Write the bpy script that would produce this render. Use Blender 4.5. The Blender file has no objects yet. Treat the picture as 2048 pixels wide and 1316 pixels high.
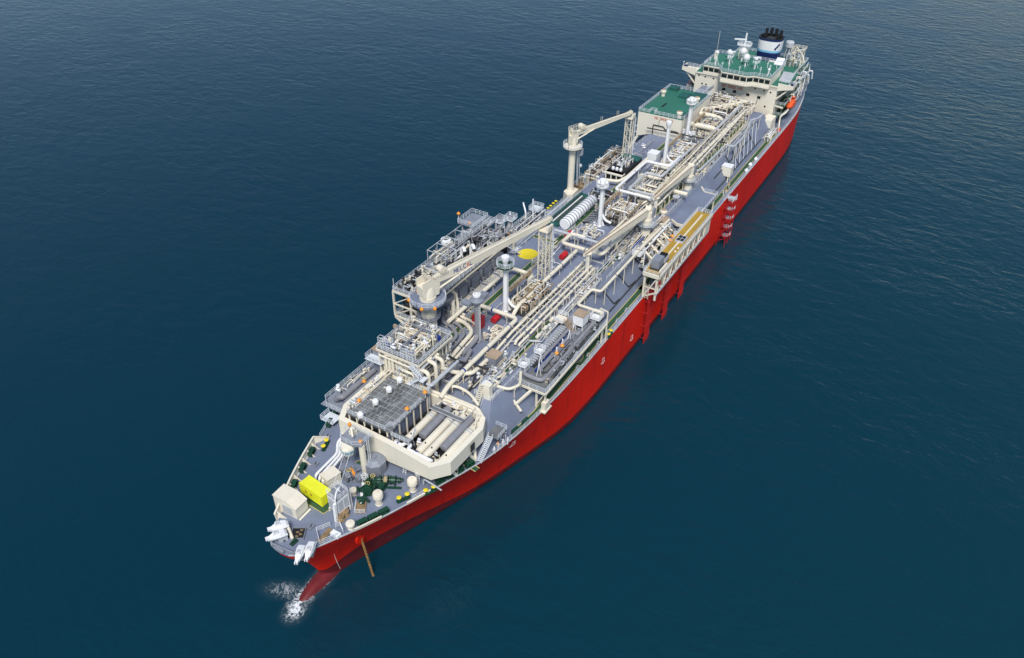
import bpy, math, random
from mathutils import Vector, Matrix
SC = bpy.context.scene
COL = SC.collection
R = math.radians
# ------------------------------------------------------------------ camera, sky, sun, exposure
CF, CP, CR, CY = 1575.958, R(36.442), R(0.53), R(30.828)
CX = Vector((342.652, 79.68, 130.369))
FW = Vector((-math.cos(CY)*math.cos(CP), -math.sin(CY)*math.cos(CP), -math.sin(CP)))
_r = FW.cross(Vector((0, 0, 1))).normalized(); _u = _r.cross(FW)
RI = _r*math.cos(CR) + _u*math.sin(CR); UP = _u*math.cos(CR) - _r*math.sin(CR)
cam_d = bpy.data.cameras.new('camera'); cam = bpy.data.objects.new('camera', cam_d); COL.objects.link(cam)
cam_d.sensor_width = 36; cam_d.lens = CF/2048*36; cam_d.clip_start = 1; cam_d.clip_end = 20000
cam.matrix_world = Matrix(((RI.x, UP.x, -FW.x, CX.x), (RI.y, UP.y, -FW.y, CX.y), (RI.z, UP.z, -FW.z, CX.z), (0, 0, 0, 1)))
SC.camera = cam
SUN_EL, SUN_AZ = R(54), R(27)          # azimuth measured from +X (bow) towards +Y (port)
wd = bpy.data.worlds.new('World'); SC.world = wd; wd.use_nodes = True
_n = wd.node_tree.nodes; _l = wd.node_tree.links
sky = _n.new('ShaderNodeTexSky'); sky.sky_type = 'NISHITA'; sky.sun_disc = False
sky.sun_elevation = SUN_EL; sky.sun_rotation = R(90) - SUN_AZ
sky.dust_density = 0.4; sky.air_density = 1.0; sky.ozone_density = 1.0
_l.new(sky.outputs[0], _n['Background'].inputs[0]); _n['Background'].inputs[1].default_value = 0.088
sd = bpy.data.lights.new('sun', 'SUN'); sd.energy = 2.9; sd.angle = R(18); sd.color = (1.0, 0.97, 0.93)
so = bpy.data.objects.new('sun', sd); COL.objects.link(so)
_d = Vector((math.cos(SUN_EL)*math.cos(SUN_AZ), math.cos(SUN_EL)*math.sin(SUN_AZ), math.sin(SUN_EL)))
so.rotation_euler = _d.to_track_quat('Z', 'Y').to_euler()
so.location = (200, 0, 300)
SC.view_settings.view_transform = 'Standard'; SC.view_settings.look = 'None'
SC.view_settings.exposure = 0.35; SC.view_settings.gamma = 1.0

def W(px, py, z):
    """the point at height z that a survey sighting (px, py) hits"""
    d = FW + RI*((px-1024)/CF) - UP*((py-658)/CF)
    return CX + d*((z-CX.z)/d.z)

ZD, ZT = 15.3, 21.8                      # upper deck and trunk deck above the water

# ------------------------------------------------------------------ materials
def mat(name, c, rough=0.55, var=0.10, vs=0.35, rust=0.0, rs=1.2, rc=(0.16, 0.06, 0.025), metal=0.0, bump=0.0, bs=3.0, streak=False, spec=0.5):
    m = bpy.data.materials.new(name); m.use_nodes = True
    N = m.node_tree.nodes; L = m.node_tree.links; B = N['Principled BSDF']
    B.inputs['Roughness'].default_value = rough; B.inputs['Metallic'].default_value = metal
    B.inputs['Specular IOR Level'].default_value = spec
    g = N.new('ShaderNodeNewGeometry')
    t = N.new('ShaderNodeTexNoise'); t.inputs['Scale'].default_value = vs; t.inputs['Detail'].default_value = 5; t.inputs['Roughness'].default_value = .65
    mp = N.new('ShaderNodeMapping'); L.new(g.outputs['Position'], mp.inputs[0])
    if streak: mp.inputs['Scale'].default_value = (1, 1, .12)
    L.new(mp.outputs[0], t.inputs['Vector'])
    mr = N.new('ShaderNodeMapRange'); mr.inputs[1].default_value = .3; mr.inputs[2].default_value = .7
    mr.inputs[3].default_value = 1-var; mr.inputs[4].default_value = 1+var
    L.new(t.outputs[0], mr.inputs[0])
    mx = N.new('ShaderNodeMix'); mx.data_type = 'RGBA'; mx.blend_type = 'MULTIPLY'; mx.inputs[0].default_value = 1
    mx.inputs[6].default_value = (*c, 1); L.new(mr.outputs[0], mx.inputs[7])
    out = mx.outputs[2]
    if rust > 0:
        t2 = N.new('ShaderNodeTexNoise'); t2.inputs['Scale'].default_value = rs; t2.inputs['Detail'].default_value = 6; t2.inputs['Roughness'].default_value = .7
        L.new(mp.outputs[0], t2.inputs['Vector'])
        m2 = N.new('ShaderNodeMapRange'); m2.inputs[1].default_value = .72-rust*.3; m2.inputs[2].default_value = .84-rust*.3
        m2.inputs[4].default_value = .85
        L.new(t2.outputs[0], m2.inputs[0])
        m3 = N.new('ShaderNodeMix'); m3.data_type = 'RGBA'; L.new(m2.outputs[0], m3.inputs[0]); L.new(out, m3.inputs[6]); m3.inputs[7].default_value = (*rc, 1)
        out = m3.outputs[2]
    L.new(out, B.inputs['Base Color'])
    if bump:
        t3 = N.new('ShaderNodeTexNoise'); t3.inputs['Scale'].default_value = bs; L.new(g.outputs['Position'], t3.inputs['Vector'])
        b = N.new('ShaderNodeBump'); b.inputs['Strength'].default_value = bump; b.inputs['Distance'].default_value = .1
        L.new(t3.outputs[0], b.inputs['Height']); L.new(b.outputs[0], B.inputs['Normal'])
    return m
M = {}
M['cream'] = mat('cream_paint', (.75, .685, .55), .5, .07, .3, rust=.16, rs=.8, rc=(.42, .31, .18), streak=True)
M['creamwall'] = mat('cream_wall_paint', (.80, .74, .605), .5, .05, .25, rust=.12, rs=.5, rc=(.52, .43, .30), streak=True)
M['pipe'] = mat('cream_pipe_paint', (.74, .675, .535), .45, .10, .5, rust=.20, rs=.7, rc=(.38, .26, .14))
M['rustpipe'] = mat('weathered_pipe_paint', (.60, .51, .38), .6, .2, .8, rust=.42, rs=.9, rc=(.25, .14, .07))
M['white'] = mat('white_paint', (.82, .82, .81), .45, .05, .4, rust=.08, rs=.7, rc=(.4, .34, .26))
M['galv'] = mat('galvanised_steel', (.46, .48, .50), .5, .15, .8)
M['rail'] = mat('railing_paint', (.66, .69, .72), .5, .08)
M['grey'] = mat('grey_pipe_lagging', (.24, .24, .26), .5, .12, .5)
M['greysteel'] = mat('grey_cabinet_paint', (.075, .085, .105), .5, .12, .5)
M['midgrey'] = mat('mid_grey_paint', (.22, .24, .28), .55, .12, .4)
M['dark'] = mat('dark_machinery', (.035, .037, .04), .6, .3, .8, rust=.15)
M['black'] = mat('black_paint', (.012, .012, .013), .55, .2)
M['deck'] = mat('blue_grey_deck_paint', (.178, .206, .282), .6, .18, .10, rust=.20, rs=.22, rc=(.115, .12, .15), bump=.05)
M['grate'] = mat('steel_grating', (.15, .155, .155), .7, .25, .6, rust=.15)
M['grate2'] = mat('dark_grating_panel', (.095, .10, .10), .7, .2, .6)
M['gdeck'] = mat('green_walkway_paint', (.030, .085, .040), .65, .15, .4)
M['roofgreen'] = mat('green_roof_paint', (.028, .155, .105), .65, .10, .1)
M['wgreen'] = mat('dark_green_machinery_paint', (.010, .055, .030), .4, .2, .9)
M['yline'] = mat('yellow_edge_line', (.52, .42, .16), .6, .1)
M['yellow'] = mat('yellow_paint', (.80, .63, .02), .5, .06)
M['ochre'] = mat('ochre_deck_paint', (.40, .25, .035), .6, .12, .5, rust=.2, rs=.8, rc=(.26, .17, .05))
M['lemon'] = mat('lemon_container_paint', (.80, .80, .03), .4, .04)
M['orange'] = mat('orange_paint', (.85, .30, .02), .5, .1)
M['lifeorange'] = mat('lifeboat_orange', (.80, .11, .025), .4, .12, .5)
M['red'] = mat('red_paint', (.50, .015, .02), .4, .1)
M['guardred'] = mat('hull_guard_red', (.40, .012, .010), .5, .2, .6)
M['brown'] = mat('rust_brown_steel', (.27, .18, .09), .75, .3, .8, rust=.35)
M['chainrust'] = mat('rusty_chain', (.30, .17, .05), .8, .3, .8)
M['tan'] = mat('tan_lid_paint', (.38, .28, .19), .7, .15, .5, rust=.2)
M['rope'] = mat('mooring_rope', (.40, .31, .17), .9, .2, 4)
M['glass'] = mat('dark_window_glass', (.01, .02, .02), .08, .1)
M['blueglass'] = mat('blue_cab_glass', (.25, .42, .50), .1, .1)
M['navy'] = mat('navy_paint', (.010, .022, .10), .35, .1)
M['sky'] = mat('light_blue_band', (.20, .50, .70), .4, .05)
M['blue'] = mat('blue_paint', (.01, .04, .25), .4, .1)
M['tarp'] = mat('green_tarpaulin', (.012, .095, .080), .75, .25, .5, bump=.4, bs=.8)
M['hose'] = mat('green_grey_hose', (.055, .085, .070), .6, .3, .8)
M['skin'] = mat('skin', (.45, .27, .19), .6, .05)
M['suit'] = mat('white_boiler_suit', (.75, .76, .78), .8, .05)
M['hair'] = mat('dark_hair', (.02, .015, .01), .7, .1)
M['lettering_red'] = mat('red_lettering', (.55, .09, .03), .5, .05)
M['pinkwhite'] = mat('pale_radome', (.74, .73, .72), .4, .03)

# ------------------------------------------------------------------ mesh building
class MB:
    def __init__(s): s.v = []; s.f = []; s.sm = []; s.mi = []; s.mat = 0
    def add(s, vs, fs, smooth=False):
        o = len(s.v); s.v += [tuple(v) for v in vs]
        for f in fs: s.f.append(tuple(i+o for i in f)); s.sm.append(smooth); s.mi.append(s.mat)
        return s
    def box(s, x0, x1, y0, y1, z0, z1):
        v = [(x, y, z) for z in (z0, z1) for y in (y0, y1) for x in (x0, x1)]
        return s.add(v, [(0, 2, 3, 1), (4, 5, 7, 6), (0, 1, 5, 4), (1, 3, 7, 5), (3, 2, 6, 7), (2, 0, 4, 6)])
    def obox(s, c, d, mtx):
        c = Vector(c); v = []
        for z in (-.5, .5):
            for y in (-.5, .5):
                for x in (-.5, .5): v.append(c + mtx @ Vector((x*d[0], y*d[1], z*d[2])))
        return s.add(v, [(0, 2, 3, 1), (4, 5, 7, 6), (0, 1, 5, 4), (1, 3, 7, 5), (3, 2, 6, 7), (2, 0, 4, 6)])
    def bar(s, p, q, w, h=None):
        p, q = Vector(p), Vector(q); d = q-p; L = d.length
        if L < 1e-6: return s
        x = d/L; up = Vector((0, 0, 1)) if abs(x.z) < .95 else Vector((1, 0, 0))
        y = up.cross(x).normalized(); z = x.cross(y)
        m = Matrix((x, y, z)).transposed()
        return s.obox((p+q)/2, (L, w, h or w), m)
    def tube(s, pts, r, n=8, fil=0.0, caps=True, smooth=True):
        P = [Vector(p) for p in pts]
        if fil > 0 and len(P) > 2:
            Q = [P[0]]
            for i in range(1, len(P)-1):
                a = P[i-1]-P[i]; b = P[i+1]-P[i]
                f = min(fil, a.length*.48, b.length*.48)
                if a.length < 1e-6 or b.length < 1e-6 or a.normalized().dot(b.normalized()) < -.999: Q.append(P[i]); continue
                p0 = P[i]+a.normalized()*f; p2 = P[i]+b.normalized()*f
                for k in range(5):
                    t = k/4; Q.append(p0*(1-t)**2 + P[i]*2*t*(1-t) + p2*t*t)
            Q.append(P[-1]); P = Q
        P = [p for i, p in enumerate(P) if i == 0 or (p-P[i-1]).length > 1e-5]
        if len(P) < 2: return s
        rr = r if isinstance(r, (list, tuple)) else [r]*len(P)
        if len(rr) != len(P): rr = [rr[0]]*len(P)
        t0 = (P[1]-P[0]).normalized()
        u = Vector((0, 0, 1)) if abs(t0.z) < .9 else Vector((1, 0, 0))
        u = (u - t0*u.dot(t0)).normalized(); V = []; F = []
        for i, p in enumerate(P):
            if i == 0: t = t0
            elif i == len(P)-1: t = (P[i]-P[i-1]).normalized()
            else:
                t = ((P[i]-P[i-1]).normalized() + (P[i+1]-P[i]).normalized())
                t = t.normalized() if t.length > 1e-5 else (P[i]-P[i-1]).normalized()
            u = u - t*u.dot(t)
            u = u.normalized() if u.length > 1e-5 else t.orthogonal().normalized()
            w = t.cross(u)
            for k in range(n):
                a = 2*math.pi*(k+.5)/n; V.append(p + (u*math.cos(a) + w*math.sin(a))*rr[i])
        for i in range(len(P)-1):
            for k in range(n): F.append((i*n+k, i*n+(k+1) % n, (i+1)*n+(k+1) % n, (i+1)*n+k))
        s.add(V, F, smooth and n > 4)
        if caps:
            m = (len(P)-1)*n; o = len(s.v)-len(V)
            s.f.append(tuple(o+k for k in reversed(range(n)))); s.f.append(tuple(o+m+k for k in range(n)))
            s.sm += [False]*2; s.mi += [s.mat]*2
        return s
    def cyl(s, p, q, r0, r1=None, n=16): return s.tube([p, q], [r0, r0 if r1 is None else r1], n)
    def lathe(s, c, prof, n=20, ax='z', close=True):
        V = []; F = []
        for (r, h) in prof:
            for k in range(n):
                a = 2*math.pi*k/n; x, y = r*math.cos(a), r*math.sin(a)
                V.append({'z': (c[0]+x, c[1]+y, c[2]+h), 'x': (c[0]+h, c[1]+x, c[2]+y), 'y': (c[0]+y, c[1]+h, c[2]+x)}[ax])
        m = len(prof)
        for i in range(m-1):
            for k in range(n): F.append((i*n+k, i*n+(k+1) % n, (i+1)*n+(k+1) % n, (i+1)*n+k))
        s.add(V, F, True)
        if close:
            o = len(s.v)-len(V)
            if prof[0][0] > 1e-4: s.f.append(tuple(o+k for k in reversed(range(n)))); s.sm.append(False); s.mi.append(s.mat)
            if prof[-1][0] > 1e-4: s.f.append(tuple(o+(m-1)*n+k for k in range(n))); s.sm.append(False); s.mi.append(s.mat)
        return s
    def ball(s, c, r, n=14, sz=1.0):
        k = max(5, n//2); return s.lathe(c, [(r*math.sin(math.pi*i/k)+1e-5, -r*sz*math.cos(math.pi*i/k)) for i in range(k+1)], n)
    def prism(s, poly, z0, z1):
        n = len(poly); ar = sum(poly[i][0]*poly[(i+1) % n][1]-poly[(i+1) % n][0]*poly[i][1] for i in range(n))
        if ar < 0: poly = list(reversed(poly))
        V = [(p[0], p[1], z0) for p in poly] + [(p[0], p[1], z1) for p in poly]
        F = [tuple(reversed(range(n))), tuple(range(n, 2*n))] + [(i, (i+1) % n, (i+1) % n+n, i+n) for i in range(n)]
        return s.add(V, F)
    def plate(s, pts, th=.03):
        """thin slab: polygon thickened along its normal"""
        P = [Vector(p) for p in pts]; nrm = (P[1]-P[0]).cross(P[2]-P[1]).normalized()*th
        n = len(P); V = P + [p-nrm for p in P]
        F = [tuple(range(n)), tuple(reversed(range(n, 2*n)))] + [((i+1) % n, i, i+n, (i+1) % n+n) for i in range(n)]
        return s.add(V, F)
    def rail(s, pts, h=1.15, closed=False, step=2.0, w=.055, bars=(1.0, .66, .33)):
        P = [Vector(p) for p in pts]
        if closed: P.append(P[0])
        U = Vector((0, 0, h))
        for a, b in zip(P, P[1:]):
            L = (b-a).length
            if L < .05: continue
            for k in bars: s.bar(a+U*k, b+U*k, w)
            k = max(1, round(L/step))
            for i in range(k): s.bar(a.lerp(b, i/k), a.lerp(b, i/k)+U, w*1.15)
        s.bar(P[-1], P[-1]+U, w*1.15)
        return s
    def ladder(s, p, q, w=.5, side=(0, 1, 0), t=.06):
        p, q = Vector(p), Vector(q); sd_ = Vector(side).normalized()*w/2
        s.bar(p-sd_, q-sd_, t); s.bar(p+sd_, q+sd_, t); k = max(2, int((q-p).length/.45))
        for i in range(1, k): c = p.lerp(q, i/k); s.bar(c-sd_, c+sd_, t*.7)
        return s
    def stair(s, p, q, w=.9, rail=True):
        p, q = Vector(p), Vector(q); d = q-p; hz = Vector((d.x, d.y, 0)).normalized(); sd_ = Vector((-hz.y, hz.x, 0))*w/2
        s.bar(p-sd_, q-sd_, .08, .25); s.bar(p+sd_, q+sd_, .08, .25); k = max(2, int(abs(d.z)/.28))
        for i in range(1, k+1):
            c = p.lerp(q, (i-.3)/k); s.bar(c-sd_, c+sd_, .25, .05)
        if rail:
            U = Vector((0, 0, 1))
            for e in (-sd_, sd_):
                s.bar(p+e+U, q+e+U, .06); s.bar(p+e+U*.5, q+e+U*.5, .045)
                for i in range(5): c = p.lerp(q, i/4)+e; s.bar(c, c+U, .06)
        return s
    def truss(s, a0, a1, b0, b1, n, w=.12):
        """two chords a0-a1 and b0-b1 with zigzag web"""
        a0, a1, b0, b1 = map(Vector, (a0, a1, b0, b1))
        s.bar(a0, a1, w*1.5); s.bar(b0, b1, w*1.5)
        for i in range(n):
            p, q = a0.lerp(a1, i/n), b0.lerp(b1, (i+.5)/n); r = a0.lerp(a1, (i+1)/n)
            s.bar(p, q, w); s.bar(q, r, w)
        return s
    def text(s, txt, o, ux, uy, size, mat=None):
        """stroke letters laid on the plane spanned by ux (reading direction) and uy (letter up)"""
        o, ux, uy = Vector(o), Vector(ux).normalized(), Vector(uy).normalized(); nz = ux.cross(uy)
        w = size*.16; x = 0.0; m = Matrix((ux, uy, nz)).transposed()
        for ch in txt:
            for st in GLYPH.get(ch, []):
                for a, b in zip(st, st[1:]):
                    pa = o+ux*(x+a[0]*size*.62)+uy*(a[1]*size); pb = o+ux*(x+b[0]*size*.62)+uy*(b[1]*size)
                    d = pb-pa; L = d.length
                    if L < 1e-6: continue
                    xx = d/L; yy = nz.cross(xx); s.obox((pa+pb)/2+nz*.004, (L+w*.8, w, .03), Matrix((xx, yy, nz)).transposed())
            x += size*(.62+.26 if ch != ' ' else .6)
        return s
    def build(s, name, m, parent=None, sharp=35):
        me = bpy.data.meshes.new(name); me.from_pydata(s.v, [], s.f)
        ms = m if isinstance(m, (list, tuple)) else [m]
        for q in ms: me.materials.append(M[q] if isinstance(q, str) else q)
        me.polygons.foreach_set('use_smooth', s.sm)
        if len(ms) > 1: me.polygons.foreach_set('material_index', s.mi)
        me.update()
        if any(s.sm): me.set_sharp_from_angle(angle=R(sharp))
        o = bpy.data.objects.new(name, me); COL.objects.link(o)
        if parent is not None:
            o.parent = parent; top = parent
            while top.parent: top = top.parent
            if top.get('_w'): 
                loc = Vector(top['_w'])
                me.transform(Matrix.Translation(-loc))
        return o
GLYPH = {
 'N': [[(0, 0), (0, 1), (1, 0), (1, 1)]], 'O': [[(.2, 0), (0, .25), (0, .75), (.2, 1), (.8, 1), (1, .75), (1, .25), (.8, 0), (.2, 0)]],
 'S': [[(0, .1), (.2, 0), (.8, 0), (1, .25), (.8, .5), (.2, .5), (0, .75), (.2, 1), (.8, 1), (1, .9)]], 'M': [[(0, 0), (0, 1), (.5, .4), (1, 1), (1, 0)]],
 'K': [[(0, 0), (0, 1)], [(1, 1), (0, .45), (1, 0)]], 'I': [[(.5, 0), (.5, 1)]], 'G': [[(1, .85), (.8, 1), (.2, 1), (0, .75), (0, .25), (.2, 0), (1, 0), (1, .5), (.6, .5)]],
 'E': [[(1, 0), (0, 0), (0, 1), (1, 1)], [(0, .5), (.8, .5)]], 'L': [[(0, 1), (0, 0), (1, 0)]], 'C': [[(1, .9), (.8, 1), (.2, 1), (0, .75), (0, .25), (.2, 0), (.8, 0), (1, .1)]],
 'A': [[(0, 0), (.5, 1), (1, 0)], [(.2, .35), (.8, .35)]], 'W': [[(0, 1), (.25, 0), (.5, .6), (.75, 0), (1, 1)]], 'H': [[(0, 0), (0, 1)], [(1, 0), (1, 1)], [(0, .5), (1, .5)]],
 'Y': [[(0, 1), (.5, .5), (1, 1)], [(.5, .5), (.5, 0)]], 'D': [[(0, 0), (0, 1), (.7, 1), (1, .75), (1, .25), (.7, 0), (0, 0)]], 'R': [[(0, 0), (0, 1), (.8, 1), (1, .75), (.8, .5), (0, .5)], [(.5, .5), (1, 0)]],
 'U': [[(0, 1), (0, .2), (.2, 0), (.8, 0), (1, .2), (1, 1)]], 'T': [[(0, 1), (1, 1)], [(.5, 1), (.5, 0)]], 'P': [[(0, 0), (0, 1), (.8, 1), (1, .75), (.8, .5), (0, .5)]]}

def tag(o, label, cat, group=None, kind=None):
    if label: o['label'] = label
    if cat: o['category'] = cat
    if group: o['group'] = group
    if kind: o['kind'] = kind
    return o
def thing(name, label, cat, loc, group=None, world=True, rotz=0.0):
    """an Empty at the thing's base; world=True means its parts are written in ship coordinates"""
    o = bpy.data.objects.new(name, None); COL.objects.link(o); o.empty_display_size = .5
    o.location = loc; o.rotation_euler = (0, 0, rotz)
    if world: o['_w'] = tuple(loc)
    return tag(o, label, cat, group)
def single(mb, name, m, label, cat, loc, group=None):
    """a thing that is one mesh, written in ship coordinates, origin at loc"""
    o = mb.build(name, m); o.data.transform(Matrix.Translation(-Vector(loc))); o.location = loc
    return tag(o, label, cat, group)
def struct(mb, name, m): return tag(mb.build(name, m), None, None, None, 'structure')
def dup(root, loc, rotz=None, label=None, group=None):
    r = root.copy(); COL.objects.link(r); r.location = loc
    if rotz is not None: r.rotation_euler = (0, 0, rotz)
    if label: r['label'] = label
    if group: r['group'] = group
    for ch in list(root.children):
        c = ch.copy(); COL.objects.link(c); c.parent = r
        for g in list(ch.children):
            d = g.copy(); COL.objects.link(d); d.parent = c
    return r
def snap(pts, tol=2.2):
    """square a surveyed pipe run to the ship's axes"""
    P = [Vector(p) for p in pts]
    for i in range(1, len(P)):
        d = P[i]-P[i-1]
        if abs(d.x) > tol*abs(d.y): P[i].y = P[i-1].y
        elif abs(d.y) > tol*abs(d.x): P[i].x = P[i-1].x
    return P
def lerp1(tab, x):
    if x <= tab[0][0]: return tab[0][1]
    for (a, b), (c, d) in zip(tab, tab[1:]):
        if x <= c: return b+(d-b)*(x-a)/(c-a)
    return tab[-1][1]
# ------------------------------------------------------------------ the sea
def sea_material():
    m = bpy.data.materials.new('sea_water'); m.use_nodes = True
    N = m.node_tree.nodes; L = m.node_tree.links; B = N['Principled BSDF']
    B.inputs['Roughness'].default_value = .12; B.inputs['IOR'].default_value = 1.33
    g = N.new('ShaderNodeNewGeometry')
    mp = N.new('ShaderNodeMapping'); mp.inputs['Rotation'].default_value = (0, 0, R(32)); mp.inputs['Scale'].default_value = (1, .55, 1)
    L.new(g.outputs['Position'], mp.inputs[0])
    def noise(sc, det, dist, ro=.5, src=None):
        t = N.new('ShaderNodeTexNoise'); t.inputs['Scale'].default_value = sc; t.inputs['Detail'].default_value = det
        t.inputs['Distortion'].default_value = dist; t.inputs['Roughness'].default_value = ro; L.new(src or mp.outputs[0], t.inputs['Vector']); return t.outputs[0]
    def mr(v, a, b, c, d):
        n = N.new('ShaderNodeMapRange'); n.interpolation_type = 'SMOOTHSTEP'
        for i, q in enumerate((a, b, c, d)): n.inputs[i+1].default_value = q
        L.new(v, n.inputs[0]); return n.outputs[0]
    def mt(op, a, b):
        n = N.new('ShaderNodeMath'); n.operation = op
        for i, q in enumerate((a, b)):
            if isinstance(q, (int, float)): n.inputs[i].default_value = q
            else: L.new(q, n.inputs[i])
        return n.outputs[0]
    sx = N.new('ShaderNodeSeparateXYZ'); L.new(g.outputs['Position'], sx.inputs[0])
    big = noise(.009, 4, .8)
    c = N.new('ShaderNodeMix'); c.data_type = 'RGBA'; c.inputs[6].default_value = (.0016, .0285, .0480, 1); c.inputs[7].default_value = (.0028, .0350, .0520, 1)
    # base colour is greener and lighter to port of the ship, darker to starboard
    side = mr(mt('ADD', sx.outputs[1], mt('MULTIPLY', big, 160)), 40, 230, 0, 1)
    L.new(side, c.inputs[0]); L.new(c.outputs[2], B.inputs['Base Color'])
    chop = mt('MULTIPLY', mr(mt('ADD', sx.outputs[1], mt('MULTIPLY', noise(.013, 3, .6), 220)), 20, 220, .26, .60), mr(noise(.03, 3, .5), .3, .65, .6, 1.15))
    b0 = N.new('ShaderNodeBump'); b0.inputs['Distance'].default_value = 1.0; b0.inputs['Strength'].default_value = .22; L.new(noise(.075, 3, .4), b0.inputs['Height'])
    b1 = N.new('ShaderNodeBump'); b1.inputs['Distance'].default_value = .85; L.new(chop, b1.inputs['Strength']); L.new(noise(.26, 4, .5, .5), b1.inputs['Height']); L.new(b0.outputs[0], b1.inputs['Normal'])
    b2 = N.new('ShaderNodeBump'); b2.inputs['Distance'].default_value = .20; L.new(chop, b2.inputs['Strength']); L.new(noise(.95, 4, .3, .6), b2.inputs['Height']); L.new(b1.outputs[0], b2.inputs['Normal'])
    L.new(b2.outputs[0], B.inputs['Normal'])
    return m
sea = MB(); sea.add([(-9000, -9000, 0), (9000, -9000, 0), (9000, 9000, 0), (-9000, 9000, 0)], [(0, 1, 2, 3)])
struct(sea, 'sea', sea_material())

def foam_material():
    m = bpy.data.materials.new('sea_foam'); m.use_nodes = True
    N = m.node_tree.nodes; L = m.node_tree.links; B = N['Principled BSDF']; B.inputs['Base Color'].default_value = (.80, .84, .86, 1); B.inputs['Roughness'].default_value = .9
    g = N.new('ShaderNodeNewGeometry')
    def noise(sc, det, dist):
        t = N.new('ShaderNodeTexNoise'); t.inputs['Scale'].default_value = sc; t.inputs['Detail'].default_value = det; t.inputs['Distortion'].default_value = dist
        L.new(g.outputs['Position'], t.inputs['Vector']); return t.outputs[0]
    def math_(op, a, b=None):
        n = N.new('ShaderNodeMath'); n.operation = op
        for i, q in enumerate((a, b)):
            if q is None: continue
            if isinstance(q, (int, float)): n.inputs[i].default_value = q
            else: L.new(q, n.inputs[i])
        return n.outputs[0]
    # lacy threads: thin bands where a distorted noise crosses one half
    th = math_('ABSOLUTE', math_('SUBTRACT', noise(.42, 6, 2.2), .5))
    th = math_('SUBTRACT', 1, math_('MULTIPLY', th, 13))
    at = N.new('ShaderNodeAttribute'); at.attribute_name = 'foam_amount'
    fine = math_('MULTIPLY', math_('SUBTRACT', noise(1.7, 6, 1.0), .30), 2.6)
    a = math_('MULTIPLY', math_('ADD', th, math_('MULTIPLY', math_('SUBTRACT', at.outputs['Fac'], .62), 2.3)), fine)
    soft = math_('MULTIPLY', math_('POWER', at.outputs['Fac'], 1.6), .07)     # aerated water between the threads
    n = N.new('ShaderNodeClamp'); L.new(math_('ADD', math_('MAXIMUM', math_('MULTIPLY', a, at.outputs['Fac']), 0), soft), n.inputs[0])
    L.new(n.outputs[0], B.inputs['Alpha'])
    return m
fm = MB(); G = 44; fd = []
for j in range(G+1):
    for i in range(G+1):
        x, y = 271+26*i/G, -13+24*j/G; fm.v.append((x, y, .10))
        # distance from the bulb's axis line
        ax = max(276., min(287.5, x)); d = math.hypot(x-ax, y-0.2)
        k = (.80 if y < .2 else .58)*max(0, 1-max(0, d-1.1)/2.0)
        if x > 283: k = max(k, 1.0*(1-math.hypot((x-288.4)/4.2, (y-.7)/3.5)))
        k = max(k, .72*(1-math.hypot((x-(286.0-.35*(y+4)))/3.4, (y+4.0)/6.4)))      # streak drifting to starboard
        if x < 280: k *= max(0, (x-275)/5)
        fd.append(max(0, min(1, k*1.15)))
for j in range(G):
    for i in range(G): fm.f.append((j*(G+1)+i, j*(G+1)+i+1, (j+1)*(G+1)+i+1, (j+1)*(G+1)+i)); fm.sm.append(True); fm.mi.append(0)
fo = fm.build('foam', foam_material()); tag(fo, 'white foam breaking round the red bulb at the bow', 'foam', None, 'stuff')
_a = fo.data.attributes.new('foam_amount', 'FLOAT', 'POINT'); _a.data.foreach_set('value', fd)

# ------------------------------------------------------------------ the ship's hull
def hermite(tab, x):
    if x <= tab[0][0]: return tab[0][1]
    if x >= tab[-1][0]: return tab[-1][1]
    n = len(tab)
    for i in range(n-1):
        if x <= tab[i+1][0]: break
    def sl(a, b): return (tab[b][1]-tab[a][1])/(tab[b][0]-tab[a][0])
    d = sl(i, i+1)
    m0 = (sl(i-1, i)+d)/2 if i > 0 else d
    m1 = (d+sl(i+1, i+2))/2 if i < n-2 else d
    h = tab[i+1][0]-tab[i][0]; t = (x-tab[i][0])/h
    return (2*t**3-3*t*t+1)*tab[i][1]+(t**3-2*t*t+t)*h*m0+(-2*t**3+3*t*t)*tab[i+1][1]+(t**3-t*t)*h*m1
T0 = [(0, 0), (1, 1.0), (3, 1.9), (6.6, 3.1), (12.2, 5.2), (16.2, 6.7), (21.7, 8.7), (27.7, 10.9), (38.8, 14.7), (45.5, 16.6), (52.6, 18.5), (61.2, 20.6), (75, 21.6), (88, 21.7), (300, 21.7)]
T1 = [(0, 0), (.15, 1.2), (.6, 2.4), (1.3, 3.2), (3.3, 4.4), (5.6, 5.6), (9, 7.3), (12.1, 8.8), (18.3, 11.4), (23.8, 13.4), (27.8, 14.8), (35, 17.3), (40.3, 18.8), (48.5, 20.1), (61, 21.2), (71, 21.6), (84, 21.7), (300, 21.7)]
STEM = [(-2.5, 279.6), (0, 280.1), (2, 280.5), (4, 281.2), (7.5, 282.7), (10.5, 284.5), (13, 286.3), (15, 287.6), (16.6, 288.3)]
TS1 = [(-4, 15.6), (3, 17.9), (9, 19.1), (21, 20.7), (31, 21.5), (42, 21.7), (400, 21.7)]
TS0 = [(-4, 12.5), (3, 16.0), (10, 18.4), (25, 20.8), (40, 21.6), (50, 21.7), (400, 21.7)]
def zdeck(x): return ZD + max(0, (x-238)/50)*1.2
def half(x, z):
    zs = hermite(STEM, z); s = zs-x
    w = max(0, min(1, z/16.4))**1.35
    b = hermite(T0, s)*(1-w)+hermite(T1, s)*w
    st = hermite(TS0, x)*(1-w)+hermite(TS1, x)*w
    return max(0.0, min(b, st))
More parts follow.
